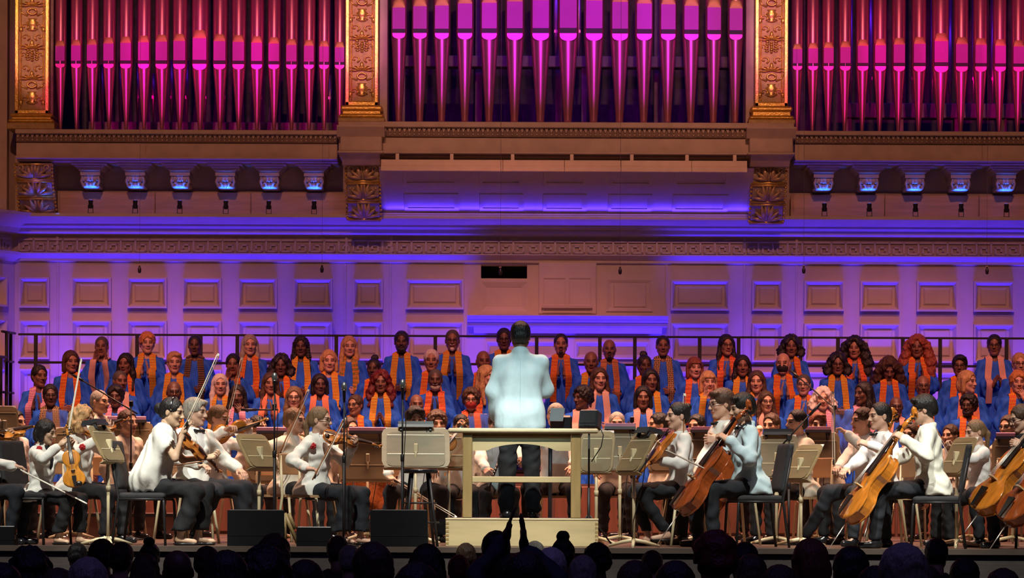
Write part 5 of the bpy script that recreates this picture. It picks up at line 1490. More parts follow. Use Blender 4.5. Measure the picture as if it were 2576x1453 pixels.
# ------------------------------------------------------------------ stands, chairs, stage furniture
M_TAN = mat('tan_stand_board', (0.30, 0.225, 0.115), 0.5, var=0.10, scale=3, stretch=(1, 1, 6))
M_TAN2 = mat('tan_stand_inset', (0.20, 0.155, 0.08), 0.55, var=0.10, scale=3, stretch=(1, 1, 6))
M_CREAM = mat('cream_metal', (0.62, 0.54, 0.34), 0.35, var=0.05)
M_PAPER = mat('sheet_music', (0.85, 0.82, 0.74), 0.8, var=0.04)
M_STLAMP = mat('stand_lamp_black', (0.03, 0.03, 0.035), 0.4)
M_PINKLIT = mat('stand_lamp_pinklit', (0.78, 0.40, 0.60), 0.5, var=0.05)  # pink stage light on the lamp tops, put into their colour
M_BULB = mat('stand_lamp_bulb', (1, 0.9, 0.7), 0.4, emit=(1.0, 0.85, 0.6), estr=4.0)
def music_stand(px, ptop, d, w, h, yaw, lab, lamp='pinklit', tilt=20, base_z=0.0, folder=True, lampw=0.34):
    x, zt = Xq(px, ptop, d), Zq(px, ptop, d)
    root = empty('music_stand', (x, d, base_z), R(yaw)); tag(root, lab, 'music stand', 'music stands')
    zt -= base_z
    T = Matrix.Translation((0, 0, zt-h*0.5*math.cos(R(tilt)))) @ Matrix.Rotation(R(-tilt), 4, 'X')    # desk frame: local z up the desk, +y the reading side
    b = 0.06
    mb = MB()
    poly = [(-w/2+b, -h/2), (w/2-b, -h/2), (w/2-b*0.3, -h/2+b*0.3), (w/2, -h/2+b), (w/2, h/2-b), (w/2-b*0.3, h/2-b*0.3), (w/2-b, h/2), (-w/2+b, h/2), (-w/2+b*0.3, h/2-b*0.3), (-w/2, h/2-b), (-w/2, -h/2+b), (-w/2+b*0.3, -h/2+b*0.3)]
    mb.prism(poly, 'y', -0.006, 0.006, T); desk = mb.build('desk', M_TAN, root)
    mb = MB(); k = 0.86
    mb.prism([(p*k, q*k-0.02) for p, q in poly], 'y', -0.014, -0.004, T); mb.build('back_panel', M_TAN2, desk)
    for zz in (0.30, -0.18):
        mb = MB(); mb.box(-w*0.42, w*0.42, -0.017, -0.013, h*zz, h*zz+0.008, T); mb.build('panel_rib', M_CREAM, desk)
    mb = MB(); mb.bbox(-w/2*0.94, w/2*0.94, 0.0, 0.06, -h/2-0.004, -h/2+0.008, 0.003, T); mb.build('ledge', M_TAN, desk)
    if folder:
        for s in (-1, 1):
            mb = MB(); mb.bbox(min(s*0.008, s*(w*0.44)), max(s*0.008, s*(w*0.44)), 0.010, 0.016, -h/2+0.012, h*0.5+0.012, 0.002, T); mb.build('sheet_music', M_PAPER, root)
    c = T @ Vector((0, -0.02, -0.02))
    mb = MB(); mb.tube([c, (c.x, c.y-0.03, c.z-0.06), (0, -0.02, c.z-0.14)], 0.012, 8); mb.bbox(-0.02, 0.02, -0.05, 0.0, c.z-0.04, c.z+0.05, 0.005); mb.build('tilt_bracket', M_CREAM, root)
    zt2 = c.z-0.12
    mb = MB(); mb.tube([(0, -0.02, zt2+0.05), (0, -0.02, 0.02)], 0.016 if zt2 > 0.3 else 0.016, 10); mb.build('pole', M_CREAM, root)
    mb = MB(); mb.lathe([(0.022, 0), (0.022, 0.05)], 10, Matrix.Translation((0, -0.02, zt2*0.62))); mb.build('collar', M_CREAM, root)
    for i in range(3):
        a = R(90+120*i)
        mb = MB(); mb.tube([(0, -0.02, 0.07), (0.12*math.cos(a), -0.02+0.12*math.sin(a), 0.05), (0.27*math.cos(a), -0.02+0.27*math.sin(a), 0.012)], [0.018, 0.017, 0.012], 8); mb.build('foot', M_CREAM, root)
    if lamp:
        lw = lampw
        TL = T @ Matrix.Translation((0, 0, h/2+0.015))
        mb = MB(); mb.prism([(-0.05, 0.0), (-0.055, 0.035), (0.07, 0.075), (0.10, 0.05), (0.09, 0.03)], 'x', -lw/2, lw/2, TL); lo = mb.build('lamp_shade', M_PINKLIT if lamp == 'pinklit' else M_STLAMP, root)
        mb = MB(); mb.box(-lw/2-0.004, lw/2+0.004, -0.058, -0.048, -0.028, 0.002, TL); mb.build('shade_lip', M_STLAMP, lo)
        mb = MB(); mb.tube([(TL @ Vector((-lw*0.4, 0.04, 0.03))), (TL @ Vector((lw*0.4, 0.04, 0.03)))], 0.010, 8); mb.build('bulb', M_BULB, lo)
        for s in (-1, 1):
            mb = MB(); mb.bbox(s*lw*0.42-0.012, s*lw*0.42+0.012, -0.03, 0.0, -0.05, 0.0, 0.003, TL); mb.build('clip', M_STLAMP, lo)
        p0 = TL @ Vector((lw*0.3, -0.03, 0))
        mb = MB(); mb.tube([p0, (p0.x+0.03, p0.y-0.03, p0.z-0.25), (p0.x-0.02, p0.y-0.04, p0.z-0.5), (0.03, -0.04, 0.25), (0.02, -0.05, 0.03)], 0.004, 5); mb.build('cable', M_BLACK, root)
    return root

M_SEATB = cloth('black_seat_fabric', (0.02, 0.02, 0.024))
M_WOODSEAT = mat('blond_wood_seat', (0.40, 0.25, 0.13), 0.4, var=0.12, scale=3, stretch=(1, 8, 1))
CHM = {}
def black_chair(x, y, yaw, lab, z=0.0):
    root = empty('orchestra_chair', (x, y, z), R(yaw)); tag(root, lab, 'chair', 'black orchestra chairs')
    if not CHM:
        v, f = sdf_mesh([rbox((0, 0, 0.455), (0.225, 0.22, 0.032), 0.03, 0.01)], 0.02); CHM['seat'] = np_mesh('seat', v, f)
        v, f = sdf_mesh([rbox((0, 0.262, 0.74), (0.215, 0.030, 0.23), 0.028, 0.01, Matrix.Rotation(R(10), 3, 'X'))], 0.018); CHM['backrest'] = np_mesh('backrest', v, f)
        for s in (-1, 1):
            mb = MB(); mb.tube([(s*0.21, -0.20, 0.43), (s*0.225, -0.21, 0.40), (s*0.235, -0.23, 0.0)], 0.013, 8); CHM['lf', s] = mb.mesh('leg')
            mb = MB(); mb.tube([(s*0.22, 0.29, 0.84), (s*0.225, 0.235, 0.55), (s*0.23, 0.21, 0.44), (s*0.24, 0.27, 0.0)], 0.013, 8); CHM['lb', s] = mb.mesh('leg')
            mb = MB(); mb.tube([(s*0.222, -0.21, 0.425), (s*0.23, 0.21, 0.425)], 0.012, 8); CHM['rail', s] = mb.mesh('side_rail')
    link('seat', CHM['seat'], root, M_SEATB); link('backrest', CHM['backrest'], root, M_SEATB)
    for s in (-1, 1):
        link('leg', CHM['lf', s], root, M_BLACK); link('leg', CHM['lb', s], root, M_BLACK); link('side_rail', CHM['rail', s], root, M_BLACK)
    return root
WCM = {}
def wood_chair(x, y, yaw, lab, z=0.0):
    root = empty('wooden_chair', (x, y, z), R(yaw)); tag(root, lab, 'chair', 'blond wooden chairs')
    if not WCM:
        mb = MB()
        pts = [(0.21*math.copysign(abs(math.cos(a))**0.6, math.cos(a)), 0.20*math.copysign(abs(math.sin(a))**0.6, math.sin(a))) for a in [2*PI*i/24 for i in range(24)]]
        mb.prism(pts, 'z', 0.445, 0.47); WCM['seat'] = mb.mesh('seat')
        mb = MB(); mb.bbox(-0.2, 0.2, 0.215, 0.235, 0.66, 0.86, 0.02); WCM['backrest'] = mb.mesh('backrest')
        for s in (-1, 1):
            mb = MB(); mb.tube([(s*0.17, -0.15, 0.44), (s*0.21, -0.21, 0.0)], 0.014, 8); WCM['lf', s] = mb.mesh('leg')
            mb = MB(); mb.tube([(s*0.18, 0.225, 0.84), (s*0.185, 0.20, 0.46), (s*0.22, 0.25, 0.0)], 0.014, 8); WCM['lb', s] = mb.mesh('leg')
    link('seat', WCM['seat'], root, M_WOODSEAT); link('backrest', WCM['backrest'], root, M_WOODSEAT)
    for s in (-1, 1):
        link('leg', WCM['lf', s], root, M_CREAM); link('leg', WCM['lb', s], root, M_CREAM)
    return root

# conductor's podium
M_PLY = mat('podium_plywood', (0.48, 0.39, 0.21), 0.5, var=0.13, scale=1.6, stretch=(1, 1, 7), bump=0.03)
M_OAK = mat('podium_oak', (0.30, 0.21, 0.085), 0.45, var=0.14, scale=3, stretch=(6, 6, 1))
pd = 29.25
x0, x1 = Xq(1121, 1340, pd), Xq(1505, 1340, pd); zt = 0.25
root = empty('podium', ((x0+x1)/2, pd+0.9, 0)); tag(root, 'low plywood podium box with dovetailed corners under the conductor', 'podium')
inv = root.matrix_basis.inverted()
mb = MB(); mb.bbox(x0, x1, pd, pd+0.03, 0, zt, 0.004, inv); mb.build('front_board', M_PLY, root)
mb = MB(); mb.bbox(x0, x1, pd+1.77, pd+1.8, 0, zt, 0.004, inv); mb.build('back_board', M_PLY, root)
for xa in (x0, x1-0.03):
    mb = MB(); mb.bbox(xa, xa+0.03, pd+0.03, pd+1.77, 0, zt-0.001, 0.004, inv); mb.build('side_board', M_PLY, root)
mb = MB(); mb.bbox(x0+0.02, x1-0.02, pd+0.02, pd+1.78, zt-0.03, zt+0.004, 0.003, inv); mb.build('carpet_top', M_CARPET, root)
mb = MB(); mb.bbox(x0-0.003, x1+0.003, pd-0.006, pd+0.02, zt-0.004, zt+0.012, 0.003, inv); mb.build('edge_strip', M_CREAM, root)
for xa, s in ((x0, 1), (x1, -1)):
    for i in range(6):
        z = 0.02+i*0.037
        mb = MB(); w = 0.03*s
        mb.prism([(xa, z), (xa+w, z-0.004), (xa+w, z+0.018), (xa, z+0.014)] if s > 0 else [(xa+w, z-0.004), (xa, z), (xa, z+0.014), (xa+w, z+0.018)], 'y', pd-0.003, pd+0.01, inv)
        mb.build('dovetail', M_OAK, root)
rd = pd+0.10
root = empty('podium_rail', (Xq(1312, 1200, rd), rd, zt)); tag(root, 'wooden podium rail with arched apron standing on the podium before the conductor', 'podium rail')
inv = root.matrix_basis.inverted()
for a, b_ in ((1164, 1188), (1436, 1461)):
    mb = MB(); mb.bbox(Xq(a, 1200, rd), Xq(b_, 1200, rd), rd-0.045, rd+0.045, zt+0.012, Zq(1312, 1088, rd), 0.006, inv); mb.build('post', M_OAK, root)
mb = MB(); mb.bbox(Xq(1127, 1080, rd), Xq(1505, 1080, rd), rd-0.09, rd+0.10, Zq(1312, 1089, rd), Zq(1312, 1077, rd), 0.014, inv); mb.build('top_board', mat('podium_maple', (0.60, 0.52, 0.33), 0.4, var=0.08), root)
ax0, ax1 = Xq(1188, 1100, rd), Xq(1436, 1100, rd); za, zb_, zc_ = Zq(1312, 1097, rd), Zq(1312, 1133, rd), Zq(1312, 1116, rd)
poly = [(ax0, za), (ax0, zb_)] + [(ax0+(ax1-ax0)*t, zb_+(zc_-zb_)*(math.sin(PI*(t-0.15)/0.70)**0.7)) for t in np.linspace(0.15, 0.85, 15)] + [(ax1, zb_), (ax1, za)]
mb = MB(); mb.prism(poly, 'y', rd-0.012, rd+0.012, inv); mb.build('arched_apron', M_PLY, root)
mb = MB(); mb.bbox(ax0, ax1, rd-0.02, rd+0.02, Zq(1312, 1213, rd), Zq(1312, 1198, rd), 0.004, inv); mb.build('lower_rail', M_PLY, root)
mb = MB(); mb.bbox(Xq(1188, 1093, rd), Xq(1436, 1093, rd), rd-0.005, rd+0.03, Zq(1312, 1098, rd), Zq(1312, 1088, rd), 0.003, inv); mb.build('under_rail', M_OAK, root)

# wedge monitors, mic stands, stool, speaker
M_WEDGE = mat('monitor_black', (0.0035, 0.0038, 0.005), 0.7, var=0.2, spec=0.12)
def wedge(px0, px1, top, d, lab, side=0.0):
    x0, x1 = Xq(px0, top, d), Xq(px1, top, d); h = Zq((px0+px1)/2, top, d)
    root = empty('stage_monitor', ((x0+x1)/2, d, 0)); tag(root, lab, 'speaker', 'stage monitors'); w = (x1-x0)/2
    D = 0.42 if h > 0.2 else 0.25
    mb = MB(); mb.prism([(0, 0), (0, h), (D*0.25, h), (D, h*0.28), (D, 0)], 'x', -w, w); mb.build('cabinet', M_WEDGE, root)
    mb = MB(); mb.prism([(D*0.27, h+0.006), (D*0.25, h-0.004), (D*0.99, h*0.26), (D*1.01, h*0.28)], 'x', -w*0.95, w*0.95); mb.build('grille', M_LAMP, root)
    for s in (-1, 1):
        mb = MB(); mb.bbox(s*w-0.004, s*w+0.004, D*0.1, D*0.35, h*0.35, h*0.55, 0.003); mb.build('handle', M_LAMP, root)
    for s in (-1, 1):
        for yy in (0.04, D-0.05):
            mb = MB(); mb.bbox(s*w*0.85-0.015, s*w*0.85+0.015, yy-0.015, yy+0.015, -0.0, 0.012, 0.002); mb.build('rubber_foot', M_EBONY, root)
    mb = MB(); mb.bbox(-w, w, -0.003, 0.0, h*0.30, h*0.31, 0.001); mb.build('seam', M_WEDGE, root)
    return root
wedge(572, 714, 1283, 28.45, 'large black wedge monitor at the stage edge before the silver-haired violinist')
wedge(932, 1075, 1283, 28.45, 'large black wedge monitor at the stage edge beside the podium')
wedge(746, 833, 1326, 28.4, 'small black monitor at the stage edge below the violinist with glasses')
wedge(-52, 35, 1324, 28.4, 'small black monitor at the far left stage edge')
# tan bracket frame beside the first wedge
mb = MB(); dd = 28.55
for q0, q1 in (((716, 1290), (748, 1365)), ((726, 1290), (742, 1330))):
    a, b_ = Pq(*q0, dd), Pq(*q1, dd); mb.tube([a, b_], 0.02, 6)
mb.tube([Pq(716, 1290, dd), Pq(716, 1370, dd)], 0.02, 6)
tag(mb.build('wooden_prop', M_OAK), 'slanted brown wooden prop beside the large left monitor', 'prop')

def mic_stand(px, ptop, d, lab, boom=None, head=True, z=0.0):
    x, zt = Xq(px, ptop, d), Zq(px, ptop, d)
    root = empty('microphone_stand', (x, d, z)); tag(root, lab, 'microphone stand', 'microphone stands')
    zt -= z
    mb = MB(); mb.tube([(0, 0, 0.01), (0, 0, zt*0.55)], 0.0125, 10); mb.build('lower_tube', M_BLACK, root)
    mb = MB(); mb.tube([(0, 0, zt*0.5), (0, 0, zt-0.14 if boom is None else zt)], 0.008, 10); mb.build('upper_tube', M_BLACK, root)
    mb = MB(); mb.lathe([(0.012, 0), (0.018, 0.01), (0.018, 0.06), (0.012, 0.07)], 10, Matrix.Translation((0, 0, zt*0.52))); mb.build('clutch', M_BLACK, root)
    mb = MB(); mb.lathe([(0.14, 0.0), (0.14, 0.012), (0.03, 0.03), (0.013, 0.05)], 20); mb.build('base', M_BLACK, root)
    if boom is None:
        M = Matrix.Translation((0, 0, zt-0.13)) @ Matrix.Rotation(R(6), 4, 'X')
        mb = MB(); mb.lathe([(0.011, -0.02), (0.017, 0.09), (0.022, 0.10)], 12, M); mc = mb.build('microphone', M_BLACK, root)
        mb = MB(); mb.lathe([(0.022, 0.095), (0.027, 0.11), (0.027, 0.135), (0.018, 0.158), (0.004, 0.164)], 14, M); mb.build('mesh_ball', mat('mic_mesh', (0.30, 0.33, 0.33), 0.35, 0.8, var=0.3, scale=300), mc)
        mb = MB(); mb.lathe([(0.0235, 0.088), (0.0245, 0.092), (0.0235, 0.097)], 12, M); mb.build('ring', M_CHROME, mc)
        mb = MB(); mb.tube([M @ Vector((0, 0, -0.02)), (0.03, 0.02, zt-0.35), (0.012, 0.01, zt*0.5), (0.02, 0.01, 0.05)], 0.004, 5); mb.build('cable', M_BLACK, root)
    else:
        inv = root.matrix_basis.inverted(); a, b_ = [inv @ Pq(*q) for q in boom]
        mb = MB(); mb.tube([a, b_], 0.008, 8); mb.build('boom', M_BLACK, root)
        u = (b_-a).normalized()
        mb = MB(); mb.tube([b_-u*0.02, b_+u*0.14], 0.014, 10); mb.build('microphone', M_LAMP, root)
        mb = MB(); mb.bbox(-0.02, 0.02, -0.02, 0.02, zt-0.03, zt+0.03, 0.006); mb.build('boom_clamp', M_BLACK, root)
mic_stand(691, 946, 28.75, 'straight black microphone stand left of the bespectacled violinist')
mic_stand(866, 970, 28.75, 'straight black microphone stand right of the bespectacled violinist')
mic_stand(1013, 963, 28.75, 'straight black microphone stand beside the black bar stool')
mic_stand(1985, 1100, 30.6, 'black boom microphone stand before the man in the cream jacket', boom=((1968, 1118, 30.6), (2040, 1040, 30.6)))
mic_stand(330, 1015, 32.0, 'black boom microphone stand behind the empty black chair back', boom=((345, 1040, 32.0), (205, 955, 32.6)))
mic_stand(2100, 1025, 34.5, 'tall black boom microphone stand before the white-haired singer', boom=((2110, 1035, 34.5), (2005, 945, 35.2)))
mic_stand(1590, 1055, 32.0, 'black boom microphone stand before the violas', boom=((1580, 1060, 32.0), (1608, 1085, 31.6)))
mic_stand(690, 1022, 33.0, 'black boom microphone stand behind the left violins', boom=((700, 1030, 33.0), (640, 1030, 33.0)))

d = 29.0
sx, sz = Xq(1055, 1190, d), Zq(1055, 1180, d)
root = empty('bar_stool', (sx, d+0.15, 0)); tag(root, 'round black bar stool standing beside the podium', 'stool')
mb = MB(); mb.lathe([(0.15, sz-0.035), (0.165, sz-0.03), (0.17, sz-0.01), (0.16, sz+0.004), (0.02, sz+0.008)], 24); mb.build('seat', mat('black_gloss', (0.012, 0.012, 0.014), 0.2), root)
for i in range(4):
    a = R(45+90*i+8)
    mb = MB(); mb.tube([(0.11*math.cos(a), 0.11*math.sin(a), sz-0.03), (0.21*math.cos(a), 0.21*math.sin(a), 0)], 0.014, 8); mb.build('leg', M_BLACK, root)
for zz, rr in ((0.22, 0.178), (0.40, 0.152)):
    mb = MB(); mb.tube([(rr*math.cos(2*PI*i/24), rr*math.sin(2*PI*i/24), zz) for i in range(25)], 0.008, 6, cap=False); mb.build('foot_ring', M_BLACK, root)

d = 29.6
x, z = Xq(1482, 1055, d), Zq(1482, 1080, d)
root = empty('speaker_stand', (x, d, 0)); tag(root, 'thin black speaker stand right of the podium', 'speaker stand')
mb = MB(); mb.tube([(0, 0, 0.02), (0, 0, 0.55)], 0.014, 8); mb.build('lower_tube', M_BLACK, root)
mb = MB(); mb.tube([(0, 0, 0.5), (0, 0, z)], 0.009, 8); mb.build('upper_tube', M_BLACK, root)
for i in range(3):
    a = R(30+120*i); mb = MB(); mb.tube([(0, 0, 0.30), (0.26*math.cos(a), 0.26*math.sin(a), 0.01)], 0.009, 6); mb.build('leg', M_BLACK, root)
root = empty('small_speaker', (x, d, z), R(-18)); tag(root, 'small black box speaker on a thin stand right of the conductor', 'speaker')
T = Matrix.Translation((0, 0, 0.09)) @ Matrix.Rotation(R(-12), 4, 'X')
mb = MB(); mb.bbox(-0.085, 0.10, -0.06, 0.09, -0.085, 0.09, 0.015, T); mb.build('cabinet', mat('speaker_plastic', (0.018, 0.02, 0.024), 0.35), root)
mb = MB(); mb.bbox(-0.075, 0.085, -0.066, -0.058, -0.045, 0.08, 0.004, T); mb.build('grille', M_LAMP, root)
mb = MB()
for i in range(6): mb.box(-0.028+i*0.009, -0.0225+i*0.009, -0.0615, -0.0598, -0.070, -0.062, T)
bd = mb.build('badge', M_CHROME, root)
mb = MB(); mb.tube([(0.10, 0.0, 0.03), (0.14, 0, -0.05), (0.12, 0, -0.16), (0.02, 0.02, -0.3)], 0.005, 6); mb.build('cable', M_BLACK, root)
# conductor's desk behind him, with the bright score
d = 31.2
root = empty('conductor_desk', (Xq(1385, 1080, d), d, 0)); tag(root, 'conductor score desk with black upright behind the podium', 'music stand')
inv = root.matrix_basis.inverted()
zz = Zq(1385, 1085, d)
mb = MB(); mb.bbox(-0.32, 0.32, 0, 0.4, zz-0.03, zz, 0.008); mb.build('desk', M_STLAMP, root)
mb = MB(); mb.bbox(0.0, 0.22, 0.36, 0.40, zz, zz+0.17, 0.03); mb.build('upright', M_STLAMP, root)
mb = MB(); mb.tube([(0, 0.2, 0.02), (0, 0.2, zz-0.02)], 0.02, 8); mb.build('pole', M_STLAMP, root)
mb = MB(); mb.lathe([(0.25, 0), (0.25, 0.02), (0.03, 0.05)], 20, Matrix.Translation((0, 0.2, 0))); mb.build('base', M_STLAMP, root)
mb = MB(); T = Matrix.Translation((Xq(1408, 1045, d), d+0.20, Zq(1408, 1050, d))) @ Matrix.Rotation(R(-8), 4, 'X')
mb.prism([(-0.10, -0.03), (0.035, -0.03), (0.055, 0.10), (-0.085, 0.10)], 'y', -0.01, 0.01, T)
tag(mb.build('score', mat('white_score', (0.92, 0.92, 0.90), 0.8, var=0.02)), 'bright white score page standing on the conductor desk', 'sheet music')

# clear acrylic sound shields
M_ACR = bpy.data.materials.new('clear_acrylic'); M_ACR.use_nodes = True
_b = M_ACR.node_tree.nodes['Principled BSDF']; _b.inputs['Base Color'].default_value = (0.92, 0.92, 0.96, 1); _b.inputs['Roughness'].default_value = 0.08; _b.inputs['Transmission Weight'].default_value = 0.92; _b.inputs['IOR'].default_value = 1.12
def shield(a, b_, t, bt, d, lab):
    x0, x1, z0, z1 = Xq(a, t, d), Xq(b_, t, d), Zq(a, bt, d), Zq(a, t, d)
    root = empty('acrylic_shield', ((x0+x1)/2, d, 0)); tag(root, lab, 'sound shield', 'acrylic shields'); w = (x1-x0)/2
    mb = MB(); mb.bbox(-w, w, -0.004, 0.004, z0, z1, 0.002); mb.build('pane', M_ACR, root)
    for s in (-1, 1):
        mb = MB(); mb.tube([(s*w, 0, 0.01), (s*w, 0, z0+0.1)], 0.007, 6); mb.build('post', M_CHROME, root)
        mb = MB(); mb.bbox(s*w-0.02, s*w+0.02, -0.2, 0.2, 0, 0.012, 0.004); mb.build('foot', M_CHROME, root)
shield(1180, 1262, 1040, 1110, 33.8, 'clear acrylic sound shield behind the podium rail')
shield(108, 170, 1030, 1110, 33.8, 'clear acrylic sound shield behind the black-haired violinist')
shield(2102, 2146, 1030, 1180, 34.1, 'tall narrow acrylic shield left of the cellos')

# copper kettledrum behind the violins
d = 33.2
root = empty('kettledrum', (Xq(935, 1230, d), d, 0)); tag(root, 'hammered copper kettledrum behind the violinist with glasses', 'kettledrum')
zt = Zq(935, 1192, d)
mb = MB(); mb.lathe([(0.05, zt-0.42), (0.18, zt-0.38), (0.28, zt-0.24), (0.325, zt-0.08), (0.33, zt-0.02)], 28); mb.build('bowl', mat('hammered_copper', (0.80, 0.30, 0.12), 0.25, 0.9, var=0.25, scale=18, bump=0.9, bscale=22), root)
mb = MB(); mb.tube([(0.335*math.cos(2*PI*i/32), 0.335*math.sin(2*PI*i/32), zt-0.01) for i in range(33)], 0.014, 6, cap=False); mb.build('hoop', M_CHROME, root)
mb = MB(); mb.lathe([(0.33, zt-0.012), (0.33, zt-0.004), (0.01, zt)], 28); mb.build('drum_skin', M_PAPER, root)
for i in range(6):
    a = R(60*i); mb = MB(); mb.tube([(0.35*math.cos(a), 0.35*math.sin(a), zt), (0.35*math.cos(a), 0.35*math.sin(a), zt-0.3), (0.22*math.cos(a), 0.22*math.sin(a), 0)], 0.012, 6); mb.build('leg', M_CHROME, root)
# ------------------------------------------------------------------ the players
FLOOR = 0.0
def player(hd, d, yaw, lab, lean=6, nlean=None, roll=0, twist=0, look=(0, 0, 0), arms=None, legs=None, hair='short', hc='black', skin=0, glasses=False, extra=None,
           top='jacket', tm=None, vneck=True, bowtie=False, flower=None, trousers=None, flare=0.055, shoes=True, seat=0.46, floor=0.0, res=0.015, chair='wood', sh_w=0.17, sleeve=0.93, belly=0.0, heels=False, pocket=None, sm=None, group='orchestra players'):
    tm = tm or M_JK_W; trousers = trousers or M_BLK
    g = Fig(True, seat, lean, roll, twist, sh_w=sh_w, neck_lean=nlean)
    Wd = Pq(hd[0], hd[1], d)
    s = (Wd.z-floor)/g.head.z
    s = min(max(s, 0.84), 1.12)
    Rz = Matrix.Rotation(R(yaw), 3, 'Z')
    off = Rz @ (g.head*s)
    rootp = Vector((Wd.x-off.x, Wd.y-off.y, floor))
    inv = (Matrix.Translation(rootp) @ Rz.to_4x4() @ Matrix.Scale(s, 4)).inverted()
    g.look(*look)
    for q, a in (arms or {}).items():
        w = inv @ Pq(*a['at']) if len(a['at']) == 3 and a.get('px', True) else Vector(a['at'])
        g.arm(q, w, a.get('pole'), a.get('hand', 'relaxed'), a.get('palm'), Vector(a['dir']) if 'dir' in a else None)
    for q, (kn, an) in (legs or {}).items(): g.leg(q, kn, an)
    body = g.skin(0.0062 if res <= 0.016 else 0.0075, 0.0050 if res <= 0.016 else 0.0065, 0.022)
    o = link('person', body, None, SKIN[skin])
    o.location = rootp; o.rotation_euler = (0, 0, R(yaw)); o.scale = (s, s, s)
    tag(o, lab, 'person', group)
    neckcut = [cut(cone(g.neckb-g.u*0.01, g.head, 0.060, 0.054, 0.008))]
    fw = g.fwd
    hipsP = [ell(g.pel+g.u*0.02, (0.175, 0.135, 0.115), 0.05)]
    if top == 'jacket':
        P = g.torso(0.026, belly=belly)+hipsP+g.arms(0.064, 0.057, 0.050, sleeve, 0.045)
        P += [ell(g.pel+Vector((0, 0.055, -0.05)), (0.200, 0.135, 0.155), 0.06), rbox(g.pel+Vector((0, 0.05, -0.06)), (0.195, 0.115, 0.10), 0.06, 0.05)]
        P += [cut(rbox((0, 0, seat-0.092), (0.8, 0.8, 0.10), 0.002, 0.01))]
        if vneck:
            c0 = g.neckb+fw*0.085+g.u*0.03; c1 = g.waist+fw*0.165
            P += [cut(cone(c0, c1, 0.072, 0.018, 0.012)), cut(cone(c1, g.pel+fw*0.20-g.u*0.05, 0.018, 0.06, 0.012))]
        P += neckcut+[ell(g.neckb+g.u*0.018-fw*0.018, (0.074, 0.068, 0.034), 0.012, g.rt)]+[cut(cone(g.neckb+g.u*0.0+fw*0.012, g.head, 0.058, 0.056, 0.008))]
        cloth_obj('jacket', P, res, tm, o, folds(0.005))
        if vneck:
            Ps = g.torso(0.012, belly=belly)+[ell(g.neckb+g.u*0.012, (0.062, 0.062, 0.030), 0.01, g.rt)]+[cut(cone(g.neckb+g.u*0.03+fw*0.01, g.head, 0.048, 0.05, 0.008))]
            cloth_obj('shirt', Ps, res, sm or M_SHIRT, o)
        for q in (1, -1):
            if q in (arms or {}) and sleeve > 0.85:
                c = g.wr[q]; e = (g.el[q]-c).normalized()
                v, f = sdf_mesh([cone(c-e*0.0, c+e*0.035, 0.034, 0.036, 0.005)], 0.012); link('cuff', np_mesh('cuff', v, f), o, M_SHIRT)
    elif top == 'cape':
        P = g.torso(0.020)+hipsP
        P += [cone(g.neckb-g.u*0.06-fw*0.01, g.pel-fw*0.03+g.u*0.03, 0.09, 0.185, 0.07)]
        for q in (1, -1): P += [cone(g.sh[q], g.sh[q]*0.55+g.el[q]*0.45, 0.068, 0.085, 0.05), cone(g.sh[q]*0.7+g.el[q]*0.3, g.waist+g.side*(q*0.15)-fw*0.02-g.u*0.08, 0.07, 0.10, 0.06)]
        P += [cut(cone(g.sh[-1]*0.45+g.el[-1]*0.55, g.el[-1]*1.0, 0.07, 0.07, 0.01))]
        P += neckcut+[cut(rbox((0, 0, seat-0.08), (0.8, 0.8, 0.10), 0.002, 0.01))]
        cloth_obj('cape', P, res, tm, o, lambda X, Y, Z: 0.008*np.sin(11*np.arctan2(X, Y-0.02)+4*Z))
    else:       # blouse or shirt
        P = g.torso(0.020, belly=belly)+hipsP+g.arms(0.062, 0.055, 0.044, sleeve, 0.045)+neckcut
        cloth_obj('blouse' if top == 'blouse' else 'shirt', P, res, tm, o, folds(0.0045))
    Pt = [ell(g.pel, (0.165, 0.13, 0.115), 0.05)]+g.legs(0.090, 0.072, flare, 0.97)+[cut(rbox((0, 0, -0.025+(0.06 if heels else 0)), (2, 2, 0.10), 0.002, 0.006))]
    cloth_obj('trousers', Pt, res*1.15, trousers, o, folds(0.005))
    for q in (1, -1):
        t = g.toe(q); a = g.an[q]
        yawf = Matrix.Rotation(math.atan2(t.x, -t.y), 3, 'Z').transposed()
        v, f = sdf_mesh([cone(a+Vector((0, 0, -0.055))-t*0.03, a+t*0.13+Vector((0, 0, -0.062)), 0.040, 0.034, 0.02), cone(a+Vector((0, 0, -0.03)), a+Vector((0, 0, -0.05)), 0.040, 0.042, 0.02), cut(rbox(a+Vector((0, 0, -0.14)), (0.4, 0.4, 0.05), 0.001, 0.004))]+([cut(rbox(a+t*-0.0+Vector((0, 0, 0.03)), (0.4, 0.4, 0.095), 0.001, 0.004))] if heels else []), 0.012)
        link('shoe', np_mesh('shoe', v, f), o, M_SHOE)
    Mh = g.head_M()
    if hair != 'bald':
        h = link('hair', hair_mesh(hair), o, HAIR[hc]); h.matrix_basis = Mh
    if glasses:
        h = link('glasses', glasses_mesh(), o, M_LENS if glasses is True else glasses); h.matrix_basis = Mh
    if extra == 'beard':
        h = link('beard', hair_mesh('beard'), o, HAIR[hc]); h.matrix_basis = Mh
    if extra == 'blackmask':
        h = link('face_mask', hair_mesh('mask'), o, M_MASKB); h.matrix_basis = Mh
    if extra == 'headband':
        mb = MB(); mb.tube([(0.090*math.sin(t), 0.0-0.02+0.02*math.cos(t), 0.03+0.102*math.cos(t)) for t in np.linspace(-1.7, 1.7, 17)], 0.006, 6)
        h = mb.build('headband', M_CHROME, o); h.matrix_basis = Mh
